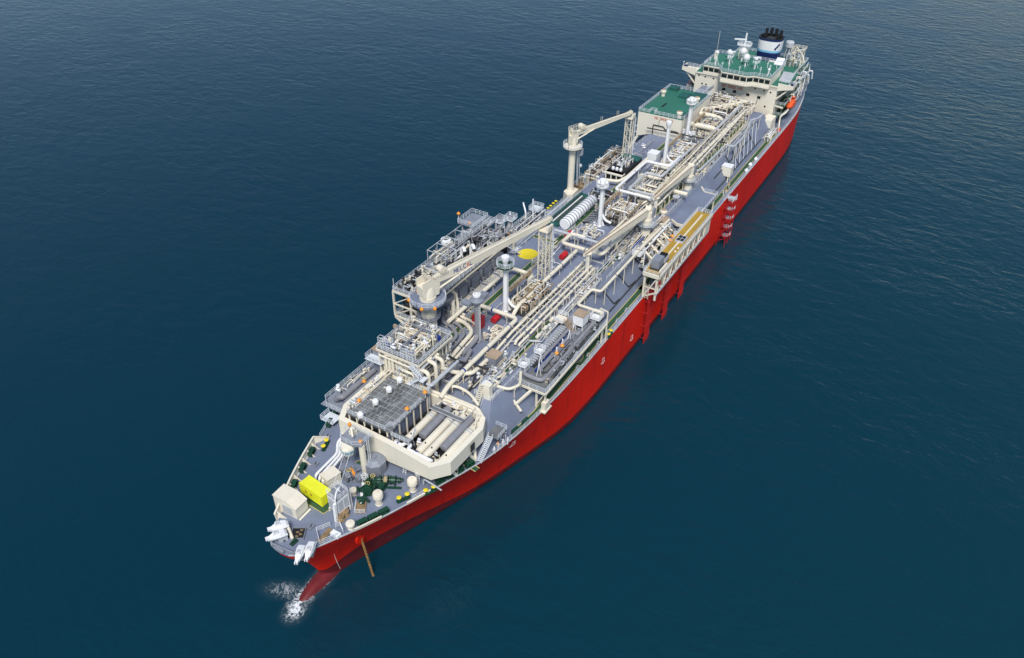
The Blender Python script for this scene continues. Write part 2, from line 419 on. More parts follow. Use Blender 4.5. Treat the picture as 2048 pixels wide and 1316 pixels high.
def hull_material():
    m = mat('hull_red_paint', (.76, .016, .004), .45, .15, .05, rust=0, spec=.22)
    N = m.node_tree.nodes; L = m.node_tree.links; B = N['Principled BSDF']
    src = B.inputs['Base Color'].links[0].from_socket
    g = N.new('ShaderNodeNewGeometry'); sx = N.new('ShaderNodeSeparateXYZ'); L.new(g.outputs['Position'], sx.inputs[0])
    def mr(v, a, b, c, d, sm=True):
        n = N.new('ShaderNodeMapRange'); n.interpolation_type = 'SMOOTHSTEP' if sm else 'LINEAR'
        for i, q in enumerate((a, b, c, d)): n.inputs[i+1].default_value = q
        L.new(v, n.inputs[0]); return n.outputs[0]
    def mt(op, a, b):
        n = N.new('ShaderNodeMath'); n.operation = op
        for i, q in enumerate((a, b)):
            if isinstance(q, (int, float)): n.inputs[i].default_value = q
            else: L.new(q, n.inputs[i])
        return n.outputs[0]
    zb = mt('ADD', mt('ADD', mr(sx.outputs[0], 246, 269, 1.7, 5.4), mr(sx.outputs[0], 273, 281, 0, -2.3)), 0)
    k = mr(mt('SUBTRACT', sx.outputs[2], zb), -.10, .10, 1, 0)
    anti = N.new('ShaderNodeMix'); anti.data_type = 'RGBA'
    t = N.new('ShaderNodeTexNoise'); t.inputs['Scale'].default_value = .35; t.inputs['Detail'].default_value = 6; L.new(g.outputs['Position'], t.inputs['Vector'])
    L.new(mr(t.outputs[0], .35, .7, 0, 1), anti.inputs[0])
    anti.inputs[6].default_value = (.17, .018, .023, 1); anti.inputs[7].default_value = (.12, .015, .017, 1)
    # wet, darker strip by the water
    wet = N.new('ShaderNodeMix'); wet.data_type = 'RGBA'; L.new(mt('MULTIPLY', mr(mt('ADD', sx.outputs[2], mr(t.outputs[0], .3, .7, -.35, .35)), .3, .8, 1, 0), mr(sx.outputs[0], 262, 280, 1, .25)), wet.inputs[0])
    L.new(anti.outputs[2], wet.inputs[6]); wet.inputs[7].default_value = (.05, .012, .012, 1)
    mx = N.new('ShaderNodeMix'); mx.data_type = 'RGBA'; L.new(k, mx.inputs[0]); L.new(src, mx.inputs[6]); L.new(wet.outputs[2], mx.inputs[7])
    # faint vertical run-off streaks on the topsides
    mp = N.new('ShaderNodeMapping'); mp.inputs['Scale'].default_value = (.5, .5, .035); L.new(g.outputs['Position'], mp.inputs[0])
    t2 = N.new('ShaderNodeTexNoise'); t2.inputs['Scale'].default_value = 1.2; t2.inputs['Detail'].default_value = 4; L.new(mp.outputs[0], t2.inputs['Vector'])
    # plate seams every few metres
    def seam(v, per, w):
        f = mt('FRACT', mt('MULTIPLY', v, 1/per), 0); return mr(mt('ABSOLUTE', mt('SUBTRACT', f, .5), 0), 0, w/per, 1, 0)
    sm = mt('MULTIPLY', mt('MAXIMUM', seam(sx.outputs[0], 11.5, .16), seam(sx.outputs[2], 2.9, .10)), .22)
    sq = N.new('ShaderNodeMix'); sq.data_type = 'RGBA'; L.new(sm, sq.inputs[0]); L.new(mx.outputs[2], sq.inputs[6]); sq.inputs[7].default_value = (.10, .01, .01, 1); mx = sq
    st = N.new('ShaderNodeMix'); st.data_type = 'RGBA'; L.new(mr(t2.outputs[0], .52, .75, 0, .45), st.inputs[0]); L.new(mx.outputs[2], st.inputs[6]); st.inputs[7].default_value = (.22, .012, .012, 1)
    L.new(st.outputs[2], B.inputs['Base Color'])
    return m
M['hull'] = hull_material()
ship = thing('gas_carrier_ship', 'long red hulled gas carrier lying on dark blue water', 'ship', (140, 0, 0))
SS = [0, .15, .35, .6, .95, 1.3, 2, 2.8, 3.8, 5, 6.5, 8, 10, 12.5, 15, 18, 21, 25, 29, 33, 38, 43, 48, 53, 58, 64, 70, 77, 85]
LV = [-2.5, -1, 0, .6, 1.2, 1.8, 2.5, 3.5, 4.5, 5.5, 7, 8.5, 10, 11.5, 13, 14.2, 15.2, 16.4]
XA = [190, 170, 150, 130, 110, 90, 70, 55, 45, 38, 31, 25, 20, 15, 11, 7, 3, 0, -2, -4]
hull = MB(); rows = []
for z in LV:
    xs = hermite(STEM, z); row = []
    for x in [xs-s for s in SS] + XA:
        y = half(x, z); row.append((x, y, z if z < 15 else (zdeck(x) if z == 16.4 else min(z, zdeck(x)-.25))))
    rows.append(row)
nC = len(SS)+len(XA)
for sg in (1, -1):
    o = len(hull.v)
    for row in rows: hull.v += [(x, y*sg, z) for x, y, z in row]
    for j in range(len(LV)-1):
        for i in range(nC-1):
            f = (o+j*nC+i, o+j*nC+i+1, o+(j+1)*nC+i+1, o+(j+1)*nC+i)
            hull.f.append(f if sg < 0 else tuple(reversed(f))); hull.sm.append(True); hull.mi.append(0)
o2 = len(rows)*nC
for j in range(len(LV)-1):           # transom
    a, b = j*nC+nC-1, (j+1)*nC+nC-1
    hull.f.append((a, b, b+o2, a+o2)); hull.sm.append(False); hull.mi.append(0)
# bulb
BP = []; nb = 18
for k in range(15):
    t = k/14; x = 268+20.9*t; q = math.sqrt(max(0, 1-max(0, (t-.35)/.65)**2.3)); BP.append((x, 2.4*q+.02, 3.9*q+.02, -2.25))
o = len(hull.v)
for x, ry, rz, zc in BP:
    for k in range(nb): a = 2*math.pi*k/nb; hull.v.append((x, ry*math.cos(a), zc+rz*math.sin(a)))
for i in range(len(BP)-1):
    for k in range(nb): hull.f.append((o+i*nb+k, o+i*nb+(k+1) % nb, o+(i+1)*nb+(k+1) % nb, o+(i+1)*nb+k)); hull.sm.append(True); hull.mi.append(0)
hull.build('hull', 'hull', ship, 50)
# upper deck: one sheet inside the hull's top edge
dk = MB(); dx = [288.3-s for s in SS[1:]] + XA
for x in dx: b = half(x, 16.4); dk.v += [(x, b-.02, zdeck(x)-.02), (x, -b+.02, zdeck(x)-.02)]
for i in range(len(dx)-1): dk.f.append((2*i, 2*i+1, 2*i+3, 2*i+2)); dk.sm.append(False); dk.mi.append(0)
dk.build('upper_deck', 'deck', ship)
# gunwale: pale raised edge
def edge(x, off=0.0, dz=0.0, sg=1): return Vector((x, sg*(half(x, 16.4)-off), zdeck(x)+dz))
for sg in (1, -1):
    gw = MB()
    xs = [288.15-s for s in SS[2:]] + XA[:-2]
    for a, b in zip(xs, xs[1:]):
        pa, pb = edge(a, .12, .10, sg), edge(b, .12, .10, sg); gw.bar(pa, pb, .22, .22)
    gw.build('gunwale', 'galv', ship)
# trunk
TP = [(241, 13.6, ZT), (58, 14.2, ZT)]
tr = MB()
def trow(x, b, z): return [(x, b, z), (x, -b, z)]
tv = trow(240.5, 13.9, ZT) + trow(236, 14.2, ZT) + trow(52, 14.2, ZT) + trow(246.5, 16.6, ZD) + trow(238, 18.2, ZD) + trow(52, 18.4, ZD)
tr.add(tv, [(0, 1, 3, 2), (2, 3, 5, 4), (0, 2, 8, 6), (2, 4, 10, 8), (1, 7, 9, 3), (3, 9, 11, 5), (0, 6, 7, 1)])
tr.build('trunk_deck', 'deck', ship)
# raised seams on the sloped sides of the trunk
sm_ = MB()
for x in range(66, 236, 14):
    for sg in (1, -1): sm_.bar((x, sg*14.25, ZT+.01), (x, sg*18.35, ZD+.06), .16, .05)
for sg in (1, -1):
    sm_.bar((60, sg*14.2, ZT+.04), (236, sg*14.2, ZT+.04), .30, .10)
    sm_.bar((60, sg*18.4, ZD+.04), (238, sg*18.35, ZD+.04), .14, .10)
sm_.build('trunk_seams', 'midgrey', ship)
# deck markings
def stripe(mbg, mby, pts, w, z):
    P = [Vector((p.x, p.y, z)) for p in pts]; nrm = []
    for i in range(len(P)):
        d = Vector((0, 0, 0))
        if i > 0: d += (P[i]-P[i-1]).normalized()
        if i < len(P)-1: d += (P[i+1]-P[i]).normalized()
        d = d.normalized(); nrm.append(Vector((-d.y, d.x, 0)))
    for mb, a, b in ((mbg, -w/2, w/2), (mby, w/2, w/2+.2), (mby, -w/2-.2, -w/2)):
        for i in range(len(P)-1):
            mb.add([P[i]+nrm[i]*a, P[i+1]+nrm[i+1]*a, P[i+1]+nrm[i+1]*b, P[i]+nrm[i]*b], [(0, 1, 2, 3)])
wg, wy = MB(), MB()
pp = [W(*p, ZD) for p in [(949, 926), (990, 898), (1019, 873), (1046, 851), (1074, 824), (1093, 799), (1132, 752), (1151, 731), (1166, 725), (1172, 717), (1173.5, 705), (1190, 685), (1208, 662.5), (1246, 620), (1294, 566)]]
pp = [Vector((p.x, p.y, zdeck(p.x))) for p in pp]
stripe(wg, wy, pp, 1.25, ZD+.03)
stripe(wg, wy, snap([(176, 19.6, 0), (52, 19.6, 0)]), 1.2, ZD+.03)
stripe(wg, wy, snap([(244, -18.6, 0), (60, -19.8, 0)], 99), 1.2, ZD+.03)
zz = ZT+.02
tl = [W(*p, ZT) for p in [(905, 650), (1055, 540), (1130, 474), (1195, 416)]]; yy = sum(p.y for p in tl)/4
stripe(wg, wy, [Vector((228, yy, 0)), Vector((96, yy, 0))], 1.3, zz)
a = W(1115, 486, ZT); stripe(wg, wy, [Vector((a.x, yy, 0)), Vector((a.x, -13.5, 0))], 1.1, zz+.004)
a = W(1045, 548, ZT); stripe(wg, wy, [Vector((a.x, yy, 0)), Vector((a.x+1.5, -1.5, 0)), Vector((a.x+3, -1.5, 0))], 1.1, zz+.008)
pl = [W(*p, ZT) for p in [(992, 758), (1026, 733), (1026, 720), (1066, 678), (1084, 660), (1110, 634)]]
stripe(wg, wy, pl, 1.25, zz)
pl = [W(*p, ZT) for p in [(1175, 545), (1198, 545), (1212, 532), (1256, 496)]]
stripe(wg, wy, pl, 1.0, zz)
stripe(wg, wy, [Vector((150, 10.6, 0)), Vector((62, 10.6, 0))], 1.0, zz)
wz = 16.0
stripe(wg, wy, [W(*p, wz) for p in [(955, 938), (925, 920)]], 1.0, zdeck(255)+.03)
stripe(wg, wy, [W(*p, wz) for p in [(676, 962), (712, 928), (745, 915)]], 1.1, zdeck(262)+.03)
stripe(wg, wy, [W(*p, wz) for p in [(600, 990), (648, 1022), (668, 1006)]], 1.6, zdeck(278)+.03)
wg.build('walkway_stripe', 'gdeck', ship); wy.build('walkway_border', 'yline', ship)
cc = W(1056, 508, ZT); CIRC = cc
ci = MB(); ci.add([(cc.x+2.75*math.cos(2*math.pi*k/40), cc.y+2.75*math.sin(2*math.pi*k/40), ZT+.012) for k in range(40)], [tuple(range(40))])
ci.build('yellow_winching_circle', 'yellow', ship)
le = MB(); le.text('ONLY', (cc.x-2.2, cc.y-4.6, ZT+.02), (1, 0, 0), (0, 1, 0), 1.3); le.build('deck_lettering', 'white', ship); le = MB(); le.text('WINCH', (cc.x-2.6, cc.y+3.3, ZT+.02), (1, 0, 0), (0, 1, 0), 1.3)
le.build('deck_lettering', 'white', ship)
# hull marks: draught figures at the bow, tug-push arrows along the side
def hp(x, z, off=.03): return Vector((x, half(x, z)+off, z))
for k in range(15):
    dm = MB()
    z = .7+k*.5; x = 277.0+.42*z*.6; dm.bar(hp(x, z), hp(x, z+.18), .09, .05)
    dm.build('draught_mark', 'white', ship)
for px, py in ((1206, 722), (1009, 912), (1263, 676)):
    d = FW+RI*((px-1024)/CF)-UP*((py-658)/CF); t = (21.7-CX.y)/d.y; q = CX+d*t; x0 = q.x if px > 1100 else 239.5; z0 = q.z if px > 1100 else 11.5
    H = 1.7; tm = MB()
    for a, b in (((-.5, H*.5), (-.5, -H*.2)), ((.5, H*.5), (.5, -H*.2)), ((-.5, H*.5), (.5, H*.5)), ((-.5, -H*.2), (-1, -H*.2)), ((.5, -H*.2), (1, -H*.2)), ((-1, -H*.2), (0, -H*.5)), ((1, -H*.2), (0, -H*.5))):
        tm.bar(hp(x0+a[0], z0+a[1]), hp(x0+b[0], z0+b[1]), .045, .05)
    tm.build('tug_mark', 'white', ship)
# railings along the deck edges
def edge_rail(sg, x0, x1, gaps=(), h=1.15):
    x = x0; seg = []
    def put():
        if len(seg) > 1: MB().rail(seg, h, step=2.2).build('side_railing', 'rail', ship)
    while x > x1:
        if any(a <= x <= b for a, b in gaps): put(); seg = []
        else: seg.append(edge(x, .25, .05, sg))
        x -= 2.2
    put()
edge_rail(1, 266, 3, ((138.5, 182), (248, 263), (118, 128)))
edge_rail(-1, 262.5, 3, ((184, 222),))
for a_, b_, y_ in ((240, 206, 13.9), (186, 60, 13.9), (184, 138, -13.9), (112, 94, -13.9)): MB().rail([(x, y_, ZT) for x in range(a_, b_, -5)], 1.1).build('trunk_railing', 'rail', ship)
# starboard bow bulwark with stiffeners, leaning outward
bw = MB(); xs = [283.2, 281, 278, 275, 272, 269, 266, 264.2]
for a, b in zip(xs, xs[1:]):
    pa, pb = edge(a, .05, 0, -1), edge(b, .05, 0, -1); U = Vector((0, -.35, 1.75))
    bw.plate([pa, pb, pb+U, pa+U], .10); bw.bar(pa+U, pb+U, .34, .16)
q = edge(264.2, .05, 0, -1); bw.plate([q, q+Vector((-2.6, 1.3, 0)), q+Vector((-2.6, 1.3, .25)), q+Vector((0, -.35, 1.75))], .10); bw.bar(q+Vector((0, -.35, 1.75)), q+Vector((-2.6, 1.2, .3)), .3, .15)
bo = bw.build('bulwark', 'creamwall', ship)
for i in range(9):
    x = 282.4-i*2.1; p = edge(x, .05, 0, -1); sb = MB(); d = Vector((-.55, 1.35, 0))
    sb.plate([p, p+d, p+d*.85+Vector((0, 0, .2)), p+Vector((0, -.3, 1.65))], .12); sb.build('stiffener', 'creamwall', bo)
# low cream bulwark at the port bow
for x0, x1 in ((277.5, 272.5), (267.5, 262.5)):
    k = 5; b2 = MB()
    for i in range(k):
        a, b = edge(x0+(x1-x0)*i/k, .1, 0, 1), edge(x0+(x1-x0)*(i+1)/k, .1, 0, 1); b2.plate([b, a, a+Vector((0, .1, .6)), b+Vector((0, .1, .6))], .12); b2.bar(a+Vector((0, .1, .6)), b+Vector((0, .1, .6)), .3, .12)
    b2.build('low_bulwark', 'creamwall', ship)
# bow tip rim and rails
bt = MB(); tip = [edge(x, .3, .05, sg) for sg, l in ((1, [284.8, 286.2, 287.2]), (-1, [287.7, 287.2, 286.2, 284.8])) for x in l]
bt.bar(edge(287.9, .9, .3, 1), edge(287.9, .9, .3, -1), .5, .5)
for a, b in zip(tip, tip[1:]): bt.bar(a+Vector((0, 0, .35)), b+Vector((0, 0, .35)), .3, .7)
bt.build('bow_coaming', 'midgrey', ship)
bt = MB(); bt.rail([edge(x, .3, .05, 1) for x in (284.6, 282.5, 280.2)], 1.2, step=1.2); bt.build('bow_railing', 'rail', ship); bt = MB(); bt.rail([edge(x, .3, .05, -1) for x in (285.2, 284.2, 283.4)], 1.2, step=1.2)
bt.build('bow_railing', 'rail', ship)
# ------------------------------------------------------------------ the forecastle deck
def D(px, py, dz=0.0):
    """deck point under a sighting (follows the sheer)"""
    z = ZD
    for _ in range(4): p = W(px, py, z); z = zdeck(p.x)
    return Vector((p.x, p.y, z+dz))
def frame2(p, q):
    """matrix with x along p->q (level), z up"""
    d = Vector((q.x-p.x, q.y-p.y, 0)).normalized(); return Matrix((d, Vector((-d.y, d.x, 0)), Vector((0, 0, 1)))).transposed(), math.atan2(d.y, d.x)

# bollards: a green bed with two yellow-capped posts
def make_bollard(label):
    t = thing('bollard', label, 'bollard', (0, 0, 0), 'mooring bollards on the deck edges', world=False)
    b = MB(); b.box(-1.35, 1.35, -.42, .42, 0, .22); b.box(-1.5, 1.5, -.12, .12, .22, .34); b.build('bed', 'wgreen', t)
    for s in (-.85, .85):
        p = MB(); p.lathe((s, 0, .2), [(.36, 0), (.33, .1), (.33, .75), (.42, .85)], 18); po = p.build('post', 'wgreen', t)
        c = MB(); c.lathe((s, 0, 1.05), [(.46, 0), (.48, .12), (.30, .2), (0.001, .22)], 18); c.build('cap', 'yellow', po)
    return t
bol = make_bollard('green double bollard with yellow caps beside the slanted starboard bulwark')
p, q = D(648, 899), D(654, 888); _, a = frame2(p, q); bol.location = (p+q)/2; bol.rotation_euler.z = a
def put_bollard(pa, pb, label):
    p, q = D(*pa), D(*pb); _, a = frame2(p, q); return dup(bol, (p+q)/2, a, label)
put_bollard((799, 1003), (815, 996), 'green double bollard with yellow caps on the open bow deck near the port edge')
put_bollard((1216, 676), (1222, 667), 'green double bollard with yellow caps by the port rail behind the pipe skid')
put_bollard((852, 988), (868, 981), 'dark green bollard with small yellow tops under the front corner of the cream tub')
put_bollard((1094, 424), (1103, 416), 'first of two yellow capped bollards on the starboard edge before the aft crane')
put_bollard((1106, 413), (1112, 408), 'second yellow capped bollard on the starboard edge nearest the aft crane foot')

# green roller fairleads on the deck edge
def make_fairlead(label):
    t = thing('roller_fairlead', label, 'fairlead', (0, 0, 0), 'green fairleads along the deck edge', world=False)
    b = MB(); b.box(-.95, .95, -.45, .45, 0, .25); b.box(-.95, -.75, -.45, .45, .25, 1.05); b.box(.75, .95, -.45, .45, .25, 1.05); b.box(-.95, .95, -.45, .45, 1.05, 1.18); b.build('frame', 'wgreen', t)
    for s in (-.4, .4):
        r = MB(); r.lathe((s, 0, .25), [(.2, 0), (.15, .1), (.15, .65), (.2, .78)], 12); r.build('roller', 'wgreen', t)
    return t
fl = make_fairlead('green roller fairlead on the port bow edge, nearest the white mushroom vent')
def fair(o, px, py, label=None):
    p = D(px, py); x = p.x; sg = 1 if p.y > 0 else -1; a, b = edge(x-1, .75, .03, sg), edge(x+1, .75, .03, sg); _, an = frame2(a, b)
    if label: o = dup(o, (a+b)/2, an, label)
    else: o.location = (a+b)/2; o.rotation_euler.z = an
fair(fl, 727, 1050)
for px, py, l in ((753, 1042, 'green roller fairlead on the port bow edge, forward one of a close pair'), (774, 1031, 'green roller fairlead on the port bow edge, after one of a close pair'),
                  (887, 969, 'green fairlead on the port edge right below the tub front corner'), (909, 957, 'green fairlead on the port edge under the chamfer of the cream tub'),
                  (926, 949, 'green fairlead at the foot of the cream tub leg'), (947, 936, 'green fairlead at the foot of the tub stairway'),
                  (1036, 868, 'green fairlead beside the crew on the port walkway'), (1057, 850, 'green fairlead on the port edge just aft of the crew'),
                  (660, 850, 'green fairlead on the starboard rail forward of the side platform'), (671, 833, 'green fairlead on the starboard rail touching the side platform')):
    fair(fl, px, py, l)
for i in range(4):
    x = 279.5-i*4.2; p = edge(x, .55, .05, -1); q = edge(x-1, .55, .05, -1); _, an = frame2(p, q)
    dup(fl, p, an, ['green fairlead in the starboard bulwark, next to the cream shed', 'green fairlead in the starboard bulwark beside the yellow container', 'green fairlead in the starboard bulwark, third from the bow', 'green fairlead in the starboard bulwark, last before the rail'][i])

# yellow container
t = thing('freight_container', 'bright yellow freight container on the bow deck', 'container', D(628, 985))
p0, p1, p2 = W(561+38, 1000, 17), None, None
# footprint from the top corners
c1, c2, c3 = W(599, 963.5, 19.5), W(617, 947, 19.5), W(659, 975, 19.5)
ux = Vector((c3.x-c2.x, c3.y-c2.y, 0)).normalized(); uy = Vector((-ux.y, ux.x, 0))
if uy.dot(Vector((c1.x-c2.x, c1.y-c2.y, 0))) < 0: uy = -uy
cen = Vector((c2.x, c2.y, 0)) + ux*3.05 + uy*1.22; rm = Matrix((ux, uy, Vector((0, 0, 1)))).transposed(); z0 = zdeck(cen.x)+.35
b = MB(); b.obox((cen.x, cen.y, z0+1.3), (6.0, 2.38, 2.5), rm)
for s in (-1, 1):
    for i in range(28):
        c = cen+ux*(-2.85+i*.21)+uy*(s*1.2); b.obox((c.x, c.y, z0+1.3), (.10, .05, 2.3), rm)
for s in (-1, 1):
    for e in (-1, 1):
        c = cen+ux*(s*2.98)+uy*(e*1.17); b.obox((c.x, c.y, z0+1.3), (.18, .16, 2.62), rm)
        c = cen+uy*(e*1.18); b.obox((c.x, c.y, z0+1.3+s*1.25), (6.06, .14, .14), rm)
b.build('shell', 'lemon', t)
d = MB(); c = cen+ux*3.02
for e in (-.58, .58): d.obox((c.x+uy.x*e, c.y+uy.y*e, z0+1.3), (.06, 1.08, 2.3), rm)
for e in (-.9, -.3, .3, .9): d.obox((c.x+ux.x*.05+uy.x*e, c.y+ux.y*.05+uy.y*e, z0+1.3), (.05, .05, 2.3), rm)
d.build('door', 'lemon', t)
c = cen
for s in (-2.6, 2.6): d = MB(); d.obox((c.x+ux.x*s, c.y+ux.y*s, z0-.2), (.3, 2.5, .3), rm); d.build('skid', 'brown', t)
c = cen+uy*1.24
for e in (-1.3, 0.1): d = MB(); d.obox((c.x+ux.x*e, c.y+ux.y*e, z0+1.35), (.5, .03, .5), rm); d.build('warning_plate', 'ochre', t)

# cream shed with a sloping roof
t = thing('deck_shed', 'cream shed with a sloping roof in the starboard corner of the bow', 'shed', D(592, 1020))
base = D(594, 1038); zb = base.z
qa, qb = W(595, 1039, zb), W(617, 1017, zb); ux = (qb-qa); L = ux.length; ux.normalize(); uy = Vector((-ux.y, ux.x, 0))
if uy.dot(Vector((-1, -1, 0))) < 0 and uy.y > 0: uy = -uy
dep = 5.2; h0, h1 = 2.6, 3.7; A = Vector((qa.x, qa.y, zb))
def Q(u, v, h): return A+ux*u+uy*v+Vector((0, 0, h))
b = MB(); V = [Q(0, 0, 0), Q(L, 0, 0), Q(L, dep, 0), Q(0, dep, 0), Q(0, 0, h0), Q(L, 0, h0), Q(L, 1.9, h1), Q(0, 1.9, h1), Q(L, dep, h1), Q(0, dep, h1)]
b.add(V, [(0, 1, 5, 4), (1, 2, 8, 6, 5), (2, 3, 9, 8), (3, 0, 4, 7, 9)]); b.build('wall', 'creamwall', t)
b = MB(); b.plate([Q(-.1, -.15, h0+.05), Q(L+.1, -.15, h0+.05), Q(L+.1, 1.95, h1+.06), Q(-.1, 1.95, h1+.06)], .08); b.plate([Q(-.1, 1.95, h1+.065), Q(L+.1, 1.95, h1+.065), Q(L+.1, dep+.1, h1+.065), Q(-.1, dep+.1, h1+.065)], .08)
b.build('roof', 'cream', t)
b = MB(); b.plate([Q(-.03, 1.0, .3), Q(-.03, 3.2, .3), Q(-.03, 3.2, 2.3), Q(-.03, 1.0, 2.3)], .05); b.build('louvre', 'galv', t)
b = MB(); b.bar(Q(0, -.5, .1), Q(L, -.5, .1), .35, .2); b.build('base_kerb', 'creamwall', t)

# pale deckhouse cabin with a railed roof and a signal mast
t = thing('mast_cabin', 'small white railed cabin carrying a signal mast on the bow deck', 'cabin', D(681, 1027))
zb = zdeck(276); top = zb+4.4
c = [W(654, 989, top), W(673.5, 1004, top), W(696, 985, top)]
u = (c[2]-c[1]); v = (c[0]-c[1]); poly = [c[1], c[2], c[2]+v, c[0]]
b = MB(); b.prism([(p.x, p.y) for p in poly], zb+.9, top); b.build('wall', 'white', t)
b = MB(); b.prism([(p.x*.99+.01*poly[0].x, p.y) for p in poly], top, top+.08); b.build('roof', 'midgrey', t)
for (p, q) in ((poly[0], poly[1]), (poly[0], poly[3])):
    d = (q-p); n = Vector((d.y, -d.x, 0)).normalized(); m_ = sum(poly, Vector())/4
    if n.dot(p-m_) < 0: n = -n
    for k in (.08, .54):
        b = MB(); a0 = p+d*k+n*.04; a1 = p+d*(k+.38)+n*.04; b.plate([Vector((a0.x, a0.y, zb+1.4)), Vector((a1.x, a1.y, zb+1.4)), Vector((a1.x, a1.y, top-.5)), Vector((a0.x, a0.y, top-.5))], .05); b.build('panel', 'galv', t)
b = MB(); b.rail([Vector((p.x, p.y, top+.08)) for p in poly], 1.2, True, 1.1); b.build('railing', 'white', t)
m_ = poly[0]
b = MB(); b.tube([(m_.x+.5, m_.y, zb), (m_.x+.3, m_.y, top+1.0), (m_.x-.5, m_.y-.2, top+2.2), (m_.x-1.0, m_.y+.2, top+3.0)], .15, 10, .6)
b.bar((m_.x-.8, m_.y-.8, top+2.6), (m_.x-.6, m_.y+.8, top+2.6), .10); b.bar((m_.x+.9, m_.y, zb), (m_.x+.6, m_.y, top), .5); b.build('signal_mast', 'white', t)
b = MB()
for p in poly: b.bar((p.x*.98+m_.x*.02, p.y, zb), (p.x*.98+m_.x*.02, p.y, zb+.92), .25)
b.build('support_frame', 'creamwall', t)
b = MB(); b.ladder(Vector((poly[1].x, poly[1].y+.3, zb)), Vector((poly[1].x, poly[1].y+.3, top+1.2)), .6, (1, 0, 0)); b.build('ladder', 'white', t)

# cream equipment cabinet with gabled top next to the pipes
t = thing('equipment_box', 'cream equipment box at the forward end of the three bow pipes', 'cabinet', D(664, 972))
p, q = D(653, 975), D(672, 963); m_, a = frame2(p, q); c = (p+q)/2
b = MB(); b.obox((c.x-.5, c.y-.3, c.z+1.2), (3.0, 2.4, 2.4), m_); b.build('body', 'creamwall', t)
b = MB(); b.obox((c.x-.5, c.y-.3, c.z+2.45), (3.2, 2.6, .12), m_); b.build('lid', 'cream', t)

# three grey-white pipes on trestles along the bow
for i, (off, lb) in enumerate(((0, 'outboard of three pale pipes running along the bow deck'), (1, 'middle of three pale pipes running along the bow deck'), (2, 'inboard of three pale pipes running along the bow deck'))):
    pts = [W(632+off*7, 949+off*5, 17.6), W(674+off*5.5, 907+off*2, 17.6), W(675+off*5.5, 885+off*1, 17.6), W(684+off*4, 874+off*1, 17.6)]
    b = MB(); b.tube([Vector((pts[0].x+.3, pts[0].y, 16.6))]+pts+[Vector((pts[-1].x-3, pts[-1].y+1, 17.6))], .26, 10, .8)
    t = thing('pipe', lb, 'pipe', pts[0], 'pale pipes on the bow'); b.build('tube', 'white', t)
    for k in range(3):
        c = pts[0].lerp(pts[1], .12+.38*k); s = MB(); s.bar((c.x, c.y, zdeck(c.x)), (c.x, c.y, 17.5), .14); s.bar((c.x-.3, c.y-.3, 17.4), (c.x+.3, c.y+.3, 17.4), .12); s.build('support', 'white', t)

# windlasses
def winch(name, label, p, q, colour, drums, gypsy, rope='rope', big=1.0):
    mtx, an = frame2(p, q); L = (q-p).length; t = thing(name, label, 'winch', (p.x, p.y, zdeck(p.x)), None, world=False, rotz=an)
    b = MB(); b.box(-.3, L+.3, -1.3*big, -.9*big, 0, .3); b.box(-.3, L+.3, .9*big, 1.3*big, 0, .3)
    for k in range(int(L/1.6)+1): b.box(k*1.6-.08, k*1.6+.08, -1.2*big, 1.2*big, 0, 1.2*big)
    b.cyl((-.4, 0, 1.1*big), (L+.4, 0, 1.1*big), .16, n=12); b.build('bed_frame', colour, t)
    for (x0, x1, r, mt) in drums:
        d = MB(); x0 *= L; x1 *= L; d.lathe((x0, 0, 1.1*big), [(.001, 0), (r*1.6, 0), (r*1.6, .12), (r, .14), (r, x1-x0-.14), (r*1.6, x1-x0-.12), (r*1.6, x1-x0), (.001, x1-x0)], 20, 'x'); do = d.build('drum', colour, t)
        if mt:
            d = MB(); d.lathe((x0+.2, 0, 1.1*big), [(.001, 0), (r*1.3, 0), (r*1.3, x1-x0-.4), (.001, x1-x0-.4)], 20, 'x'); d.build('rope_coil', mt, do)
    g = MB(); g.box(L*.3, L*.3+1.3, -1.9*big, -1.0*big, .2, 1.5); g.cyl((L*.3+.6, -2.6, 1.0), (L*.3+.6, -1.9, 1.0), .4, n=14); g.build('motor', colour, t)
    if gypsy:
        g = MB(); g.lathe((-.9, 0, 1.15*big), [(.001, 0), (1.25, 0), (1.25, .25), (.9, .3), (.9, .6), (1.25, .65), (1.25, .9), (.001, .9)], 24, 'x'); g.build('chain_wheel', colour, t)
        g = MB(); g.obox((-.5, 1.2, 1.3), (.8, .3, 2.2), Matrix.Rotation(-.5, 3, 'X')); g.obox((-.5, -1.1, 1.5), (.8, .3, 1.8), Matrix.Rotation(.5, 3, 'X')); g.build('brake_arm', colour, t)
    w_ = MB(); w_.tube([(L*.1+.45*math.cos(k*.5236), -.2+.45*math.sin(k*.5236), 2.3*big) for k in range(13)], .07, 6); w_.bar((L*.1-.45, -.2, 2.3*big), (L*.1+.45, -.2, 2.3*big), .07); w_.bar((L*.1, -.2, 1.1), (L*.1, -.2, 2.3*big), .1); w_.build('brake_handwheel', 'yline', t)
    return t
winch('mooring_winch', 'dark green mooring winch with a tan rope drum between the cream vents', D(742, 966), D(802, 969), 'wgreen', [(.12, .36, .5, None), (.42, .60, .55, 'rope'), (.66, .84, .55, 'wgreen'), (.92, .99, .38, None)], False)
winch('chain_windlass', 'dark green anchor windlass with a big chain wheel beside the green winch', D(735, 986), D(736, 962), 'wgreen', [(.45, .85, .6, None)], True)
winch('grey_windlass', 'blue grey anchor windlass with an orange drum beside the white column', D(698, 958), D(718, 948), 'midgrey', [(.15, .55, .8, 'orange')], True, big=1.1)
